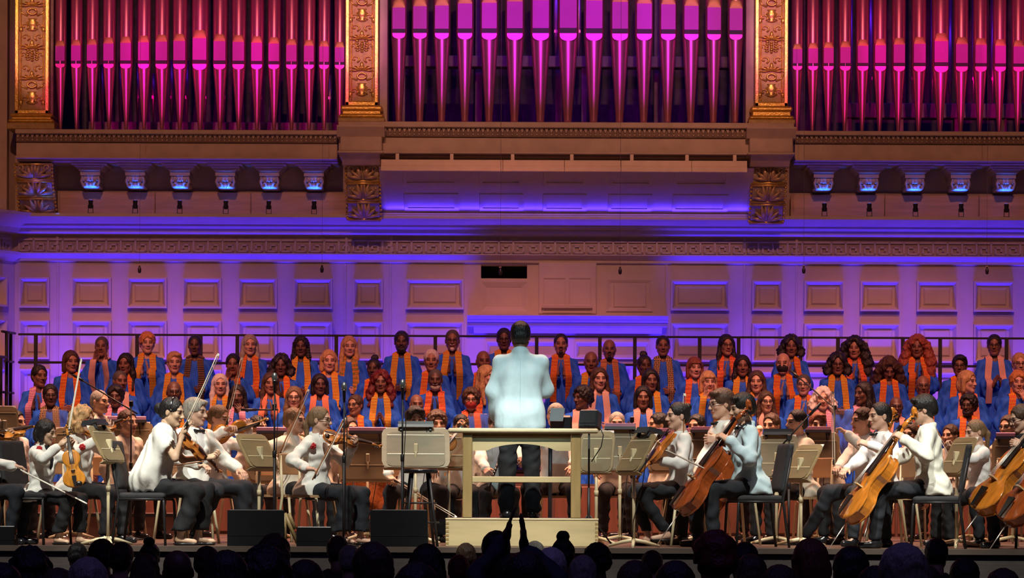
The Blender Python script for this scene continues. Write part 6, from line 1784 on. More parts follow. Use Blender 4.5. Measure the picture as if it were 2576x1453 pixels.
    if bowtie:
        c = g.neckb+fw*0.078-g.u*0.012
        X = g.side
        mb = MB()
        for sg in (-1, 1):
            p = [c, c+X*sg*0.03+g.u*0.0, c+X*sg*0.055]
            mb.tube(p, [0.010, 0.018, 0.026], 8, flat=0.6)
        mb.ball(tuple(c+fw*0.006), 0.012, 8, 5)
        mb.build('bow_tie', M_BLK, o)
    def on_cloth(px, py):
        t = np.linspace(-1.2, 0.8, 400)
        c0 = Vector((0, 0, CZ)); 
        w = [inv @ Pq(px, py, d+q) for q in t]
        f = sdf_at(P, np.array([tuple(q) for q in w], dtype=np.float32))
        k = int((f < 0.003).argmax())
        return Vector(w[k]) if f[k] < 0.003 else None
    dirw = (inv.to_3x3() @ Vector((0, -1, 0))).normalized()
    if flower:
        c = on_cloth(flower[0], flower[1])
        if c is not None:
            mb = MB()
            for i in range(7):
                a = 2*PI*i/7; up = Vector((0, 0, 1)); rt = dirw.cross(up).normalized()
                mb.ball(tuple(c+rt*0.020*math.cos(a)+up*0.020*math.sin(a)), 0.015, 8, 5)
            mb.ball(tuple(c+dirw*0.010), 0.016, 8, 5)
            mb.build('flower', M_RED, o)
    if pocket:
        pts = [on_cloth(*q) for q in pocket]
        if all(p is not None for p in pts):
            v = [tuple(p+dirw*0.006) for p in pts]+[tuple(p-Vector((0, 0, 0.035))+dirw*0.004) for p in pts]
            m_ = len(pts); mb = MB(); mb.raw(v, [(i, i+1, m_+i+1, m_+i) for i in range(m_-1)])
            po = mb.build('pocket_flap', tm, o); md = po.modifiers.new('thick', 'SOLIDIFY'); md.thickness = 0.006
    if chair:
        p = rootp+Rz @ Vector((0, 0.05*s, 0))
        lab2 = ('%s under the %s' % ('black padded chair' if chair == 'black' else 'blond wooden chair', lab))
        lab2 = ' '.join(lab2.split()[:15])
        (black_chair if chair == 'black' else wood_chair)(p.x, p.y, yaw, lab2, floor)
    return o, g, inv.inverted()

VL = 'violin'
# ---------------- left: first violins
player((-26, 1050), 29.2, 82, 'violinist at the left picture edge, only forearm and black trouser legs in frame', lean=8, look=(-10, 0, 0), hair='short', skin=0, tm=M_JK_W, trousers=M_NAVY,
       arms={1: dict(at=(22, 1108, 29.55), pole=(0.5, 0.2, -1), hand='finger', palm=(-0.5, 0, 0.9)), -1: dict(at=(34, 1172, 28.95), pole=(-0.7, 0.4, -0.6), hand='bow', palm=(0, 0, -1))},
       legs={1: ((0.14, -0.46, 0.50), (0.13, -0.40, 0.09)), -1: ((-0.16, -0.44, 0.50), (-0.15, -0.36, 0.09))}, chair='black')
string_inst(Pq(-8, 1100, 29.4), Pq(72, 1080, 29.75), (0.1, -0.35, 0.95), False, M_GOLDV, 'violin at the left picture edge under a raised hand')
bow(Pq(40, 1176, 28.9), Pq(199, 1257, 28.85), (0, -1, 0.3), 'bow slanting down across the lap of the black-haired violinist', M_BOWW)
o, g, M = player((116, 1086), 29.15, 66, 'woman in mint white cardigan holding a violin upright on her lap', lean=4, look=(8, 12, 0), hair='bob', hc='black', skin=5, tm=M_JK_W, trousers=M_BLK, res=0.013, sh_w=0.155,
       arms={1: dict(at=(176, 1118, 29.0), pole=(0.7, 0.2, -0.8), hand='grip', palm=(-1, 0, 0), dir=(-0.3, -0.6, 0.6)), -1: dict(at=(154, 1116, 28.85), pole=(-0.7, 0.3, -0.8), hand='grip', palm=(0.6, -0.3, 0))},
       sm=M_BLK, heels=True, legs={1: ((0.11, -0.45, 0.49), (0.12, -0.42, 0.09)), -1: ((-0.12, -0.43, 0.49), (-0.10, -0.28, 0.09))}, flare=0.075, chair='black', flower=(99, 1128, 28.88), sleeve=0.72)
string_inst(Pq(190, 1226, 28.78), Pq(172, 1105, 28.84), (0.15, -1.0, 0.15), False, M_GOLDV, 'golden violin standing upright on the lap of the woman in mint white')
bow(Pq(168, 1100, 28.86), Pq(186, 1000, 28.9), (0.4, -0.8, 0), 'bow held upright above the golden lap violin', M_BOWW)
player((210, 1056), 30.3, 66, 'woman in white jacket with red flower and orange glasses behind a music stand', lean=5, look=(5, 5, 0), hair='curlybob', hc='blonde', skin=0, glasses=mat('orange_frames', (0.6, 0.12, 0.03), 0.4), tm=M_JK_W, res=0.015, sh_w=0.16,
       arms={1: dict(at=(275, 1085, 30.4), pole=(0.5, 0, -1), hand='finger', palm=(-0.4, 0, 1)), -1: dict(at=(243, 1108, 29.95), pole=(-0.8, 0.3, -0.6), hand='bow', palm=(0, 0, -1))},
       legs={1: ((0.15, -0.46, 0.50), (0.15, -0.44, 0.09)), -1: ((-0.13, -0.46, 0.50), (-0.12, -0.40, 0.09))}, flower=(207, 1124, 30.0))
string_inst(Pq(224, 1092, 30.2), Pq(290, 1068, 30.5), (0.1, -0.3, 0.95), False, M_VIOLIN, 'violin of the woman with orange glasses, half behind the stand')
o, g, M = player((434, 1036), 29.1, 84, 'woman in white cape and headband lifting a long bow', lean=14, nlean=22, look=(-12, 10, 0), hair='lowbun', hc='black', skin=5, top='cape', tm=M_JK_W, trousers=M_BLK, res=0.013, sh_w=0.16, extra='headband',
       arms={1: dict(at=(524, 1150, 29.35), pole=(0.6, 0, -0.8), hand='finger', palm=(-0.3, 0.5, 0.8)), -1: dict(at=(462, 1086, 28.85), pole=(-0.3, -0.2, -1), hand='bow', palm=(0.5, -0.4, -0.3), dir=(0, -0.4, 0.8))},
       heels=True, legs={1: ((0.11, -0.47, 0.50), (0.12, -0.40, 0.09)), -1: ((-0.11, -0.43, 0.49), (-0.10, -0.28, 0.09))}, flare=0.095, chair='black')
string_inst(Pq(452, 1092, 29.15), Pq(548, 1184, 29.45), (0.5, -0.55, 0.65), False, M_VIOLIN, 'violin pointing down before the woman in the white cape')
bow(Pq(463, 1074, 28.8), Pq(538, 910, 28.8), (0.9, -0.3, 0.4), 'long pale bow raised high by the woman in the white cape', M_BOWW)
o, g, M = player((492, 1036), 30.1, 48, 'silver-haired man in white jacket and black bow tie sitting with his bow low', lean=2, look=(22, 4, 0), hair='parted', hc='grey', skin=0, tm=M_JK_W, bowtie=True, trousers=M_NAVY, res=0.014,
       arms={1: dict(at=(600, 1180, 30.2), pole=(0.7, 0.4, -0.5), hand='relaxed', palm=(0, 0, -1)), -1: dict(at=(500, 1168, 29.7), pole=(-0.8, 0.4, -0.5), hand='bow', palm=(0.2, 0, -1))},
       legs={1: ((0.30, -0.40, 0.52), (0.30, -0.40, 0.09)), -1: ((-0.10, -0.44, 0.49), (-0.16, -0.22, 0.09))})
bow(Pq(512, 1160, 29.62), Pq(440, 1170, 29.5), (0, -0.6, -1), 'bow lying level in the hand of the silver-haired man')
player((552, 1052), 31.1, 60, 'violinist with glasses and gathered hair playing behind the silver-haired man', lean=5, look=(0, 8, 0), hair='lowbun', hc='lightbrown', skin=0, glasses=True, tm=M_JK_W, res=0.015, sh_w=0.16,
       arms={1: dict(at=(624, 1082, 30.95), pole=(0.7, 0, -0.9), hand='finger', palm=(-0.4, 0.1, 0.9)), -1: dict(at=(566, 1082, 30.6), pole=(-0.9, 0.2, -0.5), hand='bow', palm=(0, 0, -1))}, flower=None)
string_inst(Pq(536, 1098, 30.75), Pq(640, 1062, 30.9), (0.25, -0.75, -0.45), False, M_GOLDV, 'golden violin seen from below before the woman with gathered hair')
bow(Pq(566, 1072, 30.55), Pq(588, 978, 30.7), (0.9, -0.3, 0), 'upright brown bow above the golden violin seen from below')
player((742, 1058), 31.4, 64, 'man in cream jacket half hidden behind the violinist with ponytail', lean=4, hair='short', hc='lightbrown', skin=0, tm=M_JK_C, res=0.017,
       arms={-1: dict(at=(690, 1160, 31.0), pole=(-0.9, 0.3, -0.4), hand='bow', palm=(0, 0, -1)), 1: dict(at=(800, 1100, 31.5), pole=(0.6, 0.2, -0.9), hand='finger', palm=(-0.3, 0, 1))})
bow(Pq(699, 1150, 30.9), Pq(758, 1016, 31.0), (0.9, -0.3, 0.4), 'slanting brown bow held by the man in cream behind the ponytail')
o, g, M = player((806, 1056), 29.6, 66, 'woman in white jacket with red flower, glasses and ponytail playing the violin', lean=3, look=(6, 2, 0), hair='ponytail', hc='lightbrown', skin=0, glasses=True, tm=M_JK_W, trousers=M_NAVY, res=0.013, sh_w=0.16,
       arms={1: dict(at=(888, 1122, 29.5), pole=(0.5, 0.0, -1), hand='finger', palm=(-0.5, 0.2, 0.9)), -1: dict(at=(770, 1178, 29.15), pole=(-0.5, 0.8, -0.4), hand='bow', palm=(0.1, 0, -1), dir=(0.3, -1, -0.05))},
       heels=True, legs={1: ((0.12, -0.46, 0.50), (0.12, -0.44, 0.09)), -1: ((-0.10, -0.42, 0.50), (-0.10, -0.34, 0.09))}, flare=0.095, flower=(787, 1121, 29.22))
string_inst(Pq(812, 1094, 29.4), Pq(955, 1124, 29.6), (-0.1, -0.62, 0.8), False, M_VIOLIN, 'glossy violin played by the woman with the ponytail')
bow(Pq(786, 1206, 29.0), Pq(848, 1085, 29.3), (0.9, -0.2, 0.4), 'bow slanting up to the violin of the woman with the ponytail', M_BOW)
# ---------------- centre, behind the podium
player((1045, 1056), 31.6, 12, 'dark-haired player hidden behind the wide tan stand beside the podium', lean=2, hair='fluffy', hc='black', skin=5, tm=M_JK_W, trousers=M_NAVY, res=0.016,
       arms={-1: dict(at=(976, 1196, 31.2), pole=(-0.8, 0.5, -0.3), hand='bow', palm=(0.2, 0, -1), dir=(0.5, -0.8, -0.5)), 1: dict(at=(1095, 1175, 31.2), pole=(0.8, 0.4, -0.4), hand='relaxed', palm=(0, 0, -1))},
       legs={1: ((0.20, -0.44, 0.50), (0.20, -0.38, 0.09)), -1: ((-0.30, -0.38, 0.50), (-0.34, -0.32, 0.09))})
bow(Pq(990, 1203, 31.0), Pq(1110, 1275, 30.9), (0, -0.5, -0.9), 'pale bow hanging across the knees behind the bar stool', M_BOWW)
player((1160, 1072), 32.2, 5, 'player whose parted black hair shows over the left end of the podium rail', hair='back', hc='black', skin=5, tm=M_JK_W, res=0.02)
player((1250, 1068), 32.0, 5, 'flautist in white jacket with red flower seen between rail post and trousers', hair='short', hc='brown', skin=0, tm=M_JK_W, res=0.017, flower=(1243, 1135, 31.75),
       arms={-1: dict(at=(1225, 1190, 31.5), pole=(-0.8, 0.4, -0.4), hand='grip', palm=(0.5, 0, -0.6)), 1: dict(at=(1318, 1165, 31.5), pole=(0.8, 0.4, -0.4), hand='grip', palm=(-0.5, 0, -0.6))})
player((1398, 1046), 32.4, -8, 'bald player in white jacket behind the bright score page', hair='shaved', hc='grey', skin=1, tm=M_JK_W, res=0.017,
       arms={-1: dict(at=(1330, 1160, 31.9), pole=(-0.8, 0.4, -0.4), hand='relaxed', palm=(0.3, 0, -0.8)), 1: dict(at=(1440, 1180, 31.9), pole=(0.8, 0.4, -0.4), hand='relaxed', palm=(-0.3, 0, -0.8))},
       legs={1: ((0.22, -0.42, 0.50), (0.22, -0.38, 0.09)), -1: ((-0.22, -0.42, 0.50), (-0.24, -0.36, 0.09))})
player((1552, 1066), 33.6, 0, 'bald player in cream jacket behind the tan stands right of the podium', hair='shaved', hc='grey', skin=0, tm=M_JK_C, res=0.02, floor=0.0,
       arms={-1: dict(at=(1500, 1185, 33.2), pole=(-0.8, 0.4, -0.4), hand='grip', palm=(0.3, 0, -0.8)), 1: dict(at=(1580, 1165, 33.2), pole=(0.8, 0.4, -0.4), hand='grip', palm=(-0.3, 0, -0.8))})
player((1655, 1068), 34.6, -70, 'short-haired player seen in profile between the mauve stand lamps', hair='short', hc='black', skin=1, tm=M_JK_C, res=0.02, floor=0.0)
player((1752, 1072), 33.8, -30, 'dark-haired player behind the bun of the viola player', hair='short', hc='black', skin=1, tm=M_JK_C, res=0.02, floor=0.0)
string_inst(Pq(1085, 1165, 31.0), Pq(1146, 1092, 31.1), (0.3, -0.8, 0.5), False, M_VIOLIN, 'violin resting upright behind the wide tan stand, scroll showing')
_a, _b = Pq(1226, 1232, 31.4), Pq(1264, 1135, 31.5)
root = empty('clarinet', _a); root.matrix_world = frame_M(_a, _b-_a, (0, -1, 0)); tag(root, 'silver-keyed clarinet held low by the player with red flower', 'clarinet')
mb = MB(); mb.lathe([(0.036, 0), (0.020, 0.05), (0.014, 0.10), (0.013, 0.42)], 12); mb.build('body', M_EBONY, root)
mb = MB()
for i in range(9): mb.ball((0, -0.016, 0.10+0.033*i), (0.010, 0.005, 0.010), 8, 4)
mb.tube([(0.014, -0.008, 0.10), (0.014, -0.008, 0.40)], 0.003, 6); mb.build('keys', M_CHROME, root)
mb = MB(); mb.lathe([(0.013, 0.42), (0.012, 0.45), (0.005, 0.50)], 10); mb.build('mouthpiece', M_EBONY, root)
# ---------------- right: viola and cellos
o, g, M = player((1704, 1046), 29.9, -78, 'smiling viola player in pale grey blouse with her hair in a bun', lean=2, look=(8, 2, 0), hair='bun', hc='black', skin=0, top='blouse', tm=cloth('pale_grey_blouse', (0.66, 0.68, 0.66)), trousers=M_NAVY, res=0.013, sh_w=0.155, flower=(1672, 1142, 29.65),
       arms={1: dict(at=(1648, 1158, 29.6), pole=(0.6, 0.3, -0.8), hand='finger', palm=(-0.5, 0.2, 0.9)), -1: dict(at=(1708, 1168, 30.1), pole=(-0.7, 0.3, -0.5), hand='bow', palm=(0, 0, -1))}, sleeve=0.72,
       heels=True, legs={1: ((0.08, -0.44, 0.52), (0.05, -0.16, 0.13)), -1: ((-0.12, -0.42, 0.50), (-0.10, -0.30, 0.09))}, flare=0.05)
string_inst(Pq(1692, 1088, 29.7), Pq(1630, 1172, 29.5), (-0.80, -0.25, 0.55), False, M_VIOLIN, 'reddish viola held low by the player with the bun', 1.15, 'viola')
bow(Pq(1715, 1182, 29.75), Pq(1722, 1050, 29.85), (-0.9, -0.3, 0), 'dark upright bow before the pale grey blouse')
player((1814, 1014), 30.6, -74, 'cellist with glasses and bow tie behind the pale blue jacket', lean=0, look=(4, 6, 0), hair='parted', hc='brown', skin=0, glasses=True, tm=M_JK_W, top='shirt', bowtie=True, res=0.015,
       arms={1: dict(at=(1806, 1106, 30.15), pole=(0.8, 0.3, -0.4), hand='finger', palm=(-0.6, -0.6, 0)), -1: dict(at=(1750, 1180, 30.5), pole=(-0.8, 0.3, -0.4), hand='bow', palm=(0, 0, -1))})
string_inst(Pq(1790, 1285, 30.0), Pq(1852, 1046, 30.65), (-0.8, -0.22, 0.55), True, M_CELLO, 'red-brown cello standing behind the one of the man in pale blue')
o, g, M = player((1866, 1026), 29.3, -80, 'cellist in pale blue white jacket with black hair seen from his left side', lean=4, look=(6, 10, 0), hair='parted', hc='black', skin=1, tm=M_JK_B, bowtie=True, trousers=M_NAVY, res=0.013,
       arms={1: dict(at=(1832, 1106, 28.95), pole=(0.4, 0.4, -0.9), hand='finger', palm=(-0.6, -0.6, 0), dir=(-0.4, -0.7, 0.5)), -1: dict(at=(1770, 1200, 29.3), pole=(-0.8, 0.3, -0.4), hand='bow', palm=(0, 0, -1))},
       pocket=[(1856, 1216), (1872, 1213), (1890, 1209)], legs={1: ((0.24, -0.40, 0.50), (0.24, -0.38, 0.09)), -1: ((-0.24, -0.42, 0.50), (-0.26, -0.40, 0.09))}, chair='black')
string_inst(Pq(1708, 1290, 28.95), Pq(1896, 1020, 29.15), (-0.80, -0.30, 0.56), True, M_CELLO, 'glossy red-brown cello leaning on the man in pale blue')
bow(Pq(1808, 1196, 29.1), Pq(1712, 1150, 28.75), (-0.2, -0.9, 0.2), 'bow crossing the strings of the red-brown cello')
player((2003, 1062), 31.4, -62, 'man in cream jacket facing left behind the boom microphone', lean=2, hair='receding', hc='black', skin=0, tm=M_JK_C, res=0.015,
       arms={1: dict(at=(1965, 1185, 30.9), pole=(0.7, 0.5, -0.4), hand='grip', palm=(-0.6, 0, -0.4)), -1: dict(at=(1945, 1205, 31.2), pole=(-0.7, 0.5, -0.4), hand='grip', palm=(0.6, 0, -0.4))})
player((2057, 1068), 33.2, 0, 'dark-haired player looking over the tan stand right of the cream jacket', hair='parted', hc='auburn', skin=0, tm=M_JK_C, res=0.02, floor=0.0)
player((2168, 1058), 31.2, -66, 'cellist half hidden behind the man in white shirt', hair='short', hc='brown', skin=0, tm=M_JK_W, res=0.018,
       arms={-1: dict(at=(2108, 1175, 31.0), pole=(-0.8, 0.3, -0.4), hand='bow', palm=(0, 0, -1)), 1: dict(at=(2130, 1090, 30.9), pole=(0.7, 0.3, -0.6), hand='finger', palm=(-0.6, -0.6, 0))})
bow(Pq(2100, 1172, 30.7), Pq(2098, 1035, 30.8), (-0.9, -0.3, 0), 'upright pale bow left of the golden cellos', M_BOWW)
player((2212, 1046), 30.3, -72, 'cellist in white shirt with dark hair facing left beside the golden scroll', lean=2, look=(4, 4, 0), hair='receding', hc='black', skin=0, top='shirt', tm=M_SHIRT, res=0.014, bowtie=True, trousers=M_NAVY,
       arms={1: dict(at=(2186, 1118, 29.95), pole=(0.8, 0.3, -0.5), hand='finger', palm=(-0.6, -0.6, 0)), -1: dict(at=(2130, 1180, 30.2), pole=(-0.8, 0.3, -0.4), hand='bow', palm=(0, 0, -1))},
       legs={1: ((0.26, -0.42, 0.50), (0.30, -0.44, 0.09)), -1: ((-0.24, -0.44, 0.50), (-0.40, -0.62, 0.09))})
string_inst(Pq(2190, 1290, 29.9), Pq(2256, 1048, 30.55), (-0.8, -0.25, 0.55), True, M_GCELLO, 'golden cello of the man in white shirt with a bright scroll')
o, g, M = player((2322, 1030), 29.2, -98, 'cellist in cream white jacket seen from behind on a black chair', lean=4, look=(2, 10, 0), hair='parted', hc='black', skin=0, glasses=True, tm=cloth('ivory_jacket', (0.80, 0.79, 0.68)), trousers=M_NAVY, res=0.013,
       arms={1: dict(at=(2274, 1102, 28.85), pole=(0.5, 0.4, -0.8), hand='finger', palm=(-0.6, -0.6, 0), dir=(-0.4, -0.8, 0.5)), -1: dict(at=(2200, 1200, 29.4), pole=(-0.8, 0.3, -0.4), hand='bow', palm=(0, 0, -1))},
       pocket=[(2306, 1222), (2328, 1218), (2350, 1213)], legs={1: ((0.24, -0.44, 0.50), (0.24, -0.48, 0.09)), -1: ((-0.24, -0.42, 0.50), (-0.26, -0.40, 0.09))}, chair='black')
string_inst(Pq(2130, 1312, 28.9), Pq(2332, 1010, 29.1), (-0.80, -0.30, 0.56), True, M_GCELLO, 'golden cello leaning on the man in the cream white jacket')
player((2452, 1086), 30.6, -74, 'woman in white blouse with ponytail facing left behind a folded stand', lean=4, look=(6, 10, 0), hair='ponytail', hc='lightbrown', skin=0, top='blouse', tm=cloth('white_blouse', (0.80, 0.80, 0.78)), res=0.014, sh_w=0.155,
       arms={1: dict(at=(2400, 1130, 30.2), pole=(0.6, 0.3, -0.8), hand='finger', palm=(-0.5, 0.2, 0.9)), -1: dict(at=(2396, 1200, 30.6), pole=(-0.7, 0.4, -0.5), hand='bow', palm=(0, 0, -1))}, flare=0.08)
bow(Pq(2424, 1204, 30.0), Pq(2384, 1130, 30.2), (-0.9, -0.3, 0), 'dark bow leaning before the woman in white blouse')
o, g, M = player((2568, 1052), 29.6, -78, 'cellist with glasses cut by the right picture edge', lean=2, look=(4, 14, 0), hair='short', hc='brown', skin=0, glasses=True, tm=M_BLK, top='shirt', trousers=M_NAVY, res=0.015,
       arms={1: dict(at=(2572, 1120, 29.2), pole=(0.8, 0.3, -0.4), hand='finger', palm=(-0.6, -0.6, 0)), -1: dict(at=(2520, 1195, 29.5), pole=(-0.8, 0.3, -0.4), hand='bow', palm=(0, 0, -1))},
       legs={1: ((0.24, -0.42, 0.50), (0.24, -0.40, 0.09)), -1: ((-0.24, -0.42, 0.50), (-0.24, -0.36, 0.09))}, chair='black')
string_inst(Pq(2462, 1290, 29.1), Pq(2640, 1050, 29.3), (-0.75, -0.45, 0.52), True, M_GCELLO, 'brown gold cello before the man with glasses at the right edge')
string_inst(Pq(2532, 1318, 28.6), Pq(2700, 1070, 28.8), (-0.72, -0.45, 0.50), True, M_CELLO, 'cello cut by the right picture edge, lower bout in frame')
# ---------------- further back: winds on the flat
BK = [((252, 1010), 34.8, 58, 'bald player with glasses in pale jacket below the seated choir', dict(hair='shaved', hc='grey', skin=1, glasses=True, tm=M_JK_C)),
      ((322, 1062), 32.9, 50, 'player behind the black chair at the left violins', dict(hair='short', hc='brown', skin=0, tm=M_JK_C)),
      ((650, 1075), 33.8, 50, 'wind player hidden behind the left music stands', dict(hair='short', hc='black', skin=1, tm=M_JK_C)),
      ((880, 1078), 34.2, 30, 'wind player low behind the glossy violin', dict(hair='short', hc='brown', skin=1, tm=M_JK_C)),
      ((1100, 1066), 34.0, 12, 'player with curly hair under the stand lamp left of the podium', dict(hair='afro', hc='brown', skin=1, tm=M_JK_C)),
      ((2290, 1092), 33.4, -30, 'woman with glasses looking between the two cellists', dict(hair='bob', hc='brown', skin=1, glasses=True, tm=M_JK_C)),
      ((2536, 1074), 33.6, -40, 'man with glasses behind the stand at the right edge', dict(hair='short', hc='brown', skin=1, glasses=True, tm=M_JK_C)),
      ((1940, 1070), 34.0, -30, 'bassoonist hidden below the pale bassoon bell', dict(hair='short', hc='brown', skin=1, tm=M_JK_C)),
      ((40, 1062), 33.0, 60, 'player far left behind the upright bow', dict(hair='short', hc='black', skin=0, tm=M_JK_W)),
      ((430, 1075), 34.4, 50, 'player hidden behind the woman in the white cape', dict(hair='long', hc='auburn', skin=0, tm=M_JK_W)),
      ((2390, 1095), 34.9, -40, 'player in pale jacket hidden behind the ivory jacket', dict(hair='short', hc='brown', skin=0, tm=M_JK_C))]
for hd, d, yw, lab, kw in BK:
    player(hd, d, yw, lab, res=0.022, floor=0.25 if hd[0] == 252 else 0.0, **kw)

# ---------------- music stands
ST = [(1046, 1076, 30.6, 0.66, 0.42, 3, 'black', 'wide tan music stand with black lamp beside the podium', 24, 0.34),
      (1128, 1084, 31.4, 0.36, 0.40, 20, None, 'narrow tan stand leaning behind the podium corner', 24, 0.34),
      (1560, 1080, 31.2, 0.52, 0.42, -4, 'pinklit', 'tan music stand with mauve lamp right of the small speaker', 16, 0.30),
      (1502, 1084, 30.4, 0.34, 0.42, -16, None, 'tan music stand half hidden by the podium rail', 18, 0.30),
      (1690, 1092, 32.6, 0.50, 0.40, -10, 'pinklit', 'tan music stand behind the viola player with mauve lamp', 16, 0.34),
      (1775, 1088, 32.4, 0.45, 0.42, -8, 'pinklit', 'tan music stand between viola and cellos', 16, 0.30),
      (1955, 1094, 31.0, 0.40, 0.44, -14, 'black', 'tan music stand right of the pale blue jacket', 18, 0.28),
      (2058, 1088, 32.2, 0.44, 0.46, -6, 'pinklit', 'tan music stand with speckled mauve lamp behind the cream jacket', 16, 0.26),
      (925, 1090, 32.4, 0.60, 0.50, 4, 'pinklit', 'rosy brown stand with long mauve lamp behind the violin scroll', 14, 0.38),
      (695, 1090, 32.6, 0.64, 0.52, 6, 'pinklit', 'rosy brown stand with mauve lamp behind the left microphone', 14, 0.40),
      (1195, 1098, 33.0, 0.52, 0.46, 0, 'pinklit', 'rosy brown stand behind the left podium post', 14, 0.40),
      (320, 1062, 33.2, 0.56, 0.44, 10, 'pinklit', 'orange brown stand behind the black chair back', 14, 0.40),
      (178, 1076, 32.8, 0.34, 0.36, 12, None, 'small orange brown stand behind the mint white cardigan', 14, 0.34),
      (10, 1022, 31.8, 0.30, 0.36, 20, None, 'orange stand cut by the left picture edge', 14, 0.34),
      (2548, 1104, 32.0, 0.42, 0.40, -10, 'pinklit', 'rosy stand at the right picture edge behind the cello', 14, 0.34),
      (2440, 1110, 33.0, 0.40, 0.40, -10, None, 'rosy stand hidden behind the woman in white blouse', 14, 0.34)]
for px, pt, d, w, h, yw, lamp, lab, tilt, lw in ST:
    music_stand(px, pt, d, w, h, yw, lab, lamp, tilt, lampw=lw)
# front stands seen from the side
music_stand(268, 1072, 28.9, 0.50, 0.36, 74, 'tan music stand seen edge-on before the woman with orange glasses', 'black', 28, lampw=0.24)
music_stand(648, 1092, 29.3, 0.50, 0.36, 60, 'tan music stand seen edge-on before the silver-haired man', None, 30)
music_stand(1600, 1092, 28.95, 0.46, 0.40, -64, 'tan music stand seen edge-on before the viola player', 'black', 30, lampw=0.24)
music_stand(2020, 1118, 29.9, 0.44, 0.38, -62, 'tan music stand seen edge-on left of the golden cellos', None, 30)
music_stand(2412, 1100, 29.5, 0.46, 0.38, -70, 'tan music stand seen edge-on right of the ivory jacket', None, 26)

# bassoon
a, b_ = Pq(1905, 1090, 33.2), Pq(1938, 1018, 33.6)
root = empty('bassoon', a); root.matrix_world = frame_M(a-(b_-a)*1.6, b_-a, (0, -1, 0)); tag(root, 'tall brown bassoon with white bell ring above the stands', 'bassoon')
mb = MB(); mb.tube([(0, 0, 0), (0, 0, 0.93)], [0.030, 0.024], 12); mb.build('joint', mat('bassoon_wood', (0.40, 0.12, 0.05), 0.3, coat=0.4), root)
mb = MB(); mb.tube([(0.05, 0, 0.0), (0.05, 0, 0.7)], [0.026, 0.022], 12); mb.build('wing_joint', MATS['bassoon_wood'], root)
mb = MB(); mb.lathe([(0.024, 0.90), (0.034, 0.93), (0.036, 0.96), (0.022, 0.96), (0.018, 0.92)], 16); mb.build('bell_ring', mat('ivory_ring', (0.85, 0.72, 0.55), 0.4), root)

# ------------------------------------------------------------------ the conductor
g = Fig(False, lean=2, sh_w=0.185, neck_lean=10)
cd = 30.0
Wd = Pq(1304, 846, cd); sC = (Wd.z-0.256)/g.head.z
off = Matrix.Rotation(PI, 3, 'Z') @ (g.head*sC)
cp = Vector((Wd.x-off.x+0.02, Wd.y-off.y, 0.256))
g.look(0, 6, 0)
g.arm(1, g.sh[1]+Vector((0.035, -0.12, -0.49)), pole=(0.5, 0.8, -0.1), hand='relaxed', palm=(-1, 0, 0))
g.arm(-1, g.sh[-1]+Vector((0.02, -0.36, -0.26)), pole=(-0.42, 0.6, -0.8), hand='relaxed', palm=(1, 0, -0.3))
g.leg(1, (0.11, 0.0, 0.50), (0.12, 0.03, 0.09)); g.leg(-1, (-0.10, -0.04, 0.50), (-0.12, -0.02, 0.09))
con = link('person', g.skin(0.006, 0.005, 0.02), None, SKIN[3]); con.location = cp; con.rotation_euler = (0, 0, PI); con.scale = (sC,)*3
tag(con, 'conductor in pale blue white jacket seen from behind on the podium', 'person')
P = g.torso(0.022)+g.arms(0.058, 0.058, 0.050, 0.95, 0.07)
P += [rbox(g.waist+Vector((0, 0.0, 0.02)), (0.185, 0.125, 0.24), 0.11, 0.07), rbox(g.pel+Vector((0, 0.015, -0.06)), (0.225, 0.15, 0.16), 0.12, 0.08)]
nc = [cut(cone(g.neckb-g.u*0.005, g.head, 0.062, 0.058, 0.008))]
P += [cut(rbox(g.pel+Vector((0, 0.0, -0.26)), (0.5, 0.5, 0.10), 0.01, 0.012))]+[cone(g.neckb-g.u*0.09+Vector((0, 0.012, 0)), g.neckb+g.u*0.02+Vector((0, 0.012, 0)), 0.085, 0.068, 0.02), ell(g.neckb+g.u*0.025+Vector((0, 0.012, 0)), (0.078, 0.072, 0.040), 0.015, g.rt)]+[cut(cone(g.neckb+g.u*0.035+Vector((0, -0.006, 0)), g.head, 0.057, 0.062, 0.006))]
P += [cut(cone(g.neckb+Vector((0, -0.13, 0.02)), g.pel+Vector((0, -0.24, -0.1)), 0.07, 0.07, 0.01)), cut(cone(g.pel+Vector((0.0, 0.24, -0.2)), g.pel+Vector((0.0, 0.19, -0.03)), 0.045, 0.004, 0.012))]
def cfold(X, Y, Z): return 0.007*np.sin(10*X+9*Z+1.6*np.sin(7*Z))*np.sin(8*X+3*Z+2) + 0.007*np.sin(34*X+2*Z)*np.clip((1.05-Z)/0.35, 0, 1) + 0.003*np.sin(30*Z+24*np.abs(X))*(np.abs(X) > 0.17)
cloth_obj('jacket', P, 0.012, M_JK_B, con, cfold)
seam = []
for zz in np.linspace(0.86, 1.42, 15):
    t = np.linspace(0, 1, 120); L = np.stack([np.zeros_like(t), 0.45-0.5*t, np.full_like(t, zz)], 1).astype(np.float32)
    dd = sdf_at(P, L); seam.append((0.0, float(L[(dd < 0.003).argmax(), 1]), float(zz)))
mb = MB(); mb.tube(seam, 0.0028, 5); mb.build('back_seam', M_JK_B, con)
cloth_obj('shirt', g.torso(0.004)+[ell(g.neckb+g.u*0.012, (0.064, 0.062, 0.035), 0.01, g.rt)], 0.016, M_SHIRT, con)
cloth_obj('trousers', [ell(g.pel, (0.165, 0.13, 0.12), 0.05)]+g.legs(0.098, 0.078, 0.072, 0.98), 0.014, M_BLK, con, folds(0.005))
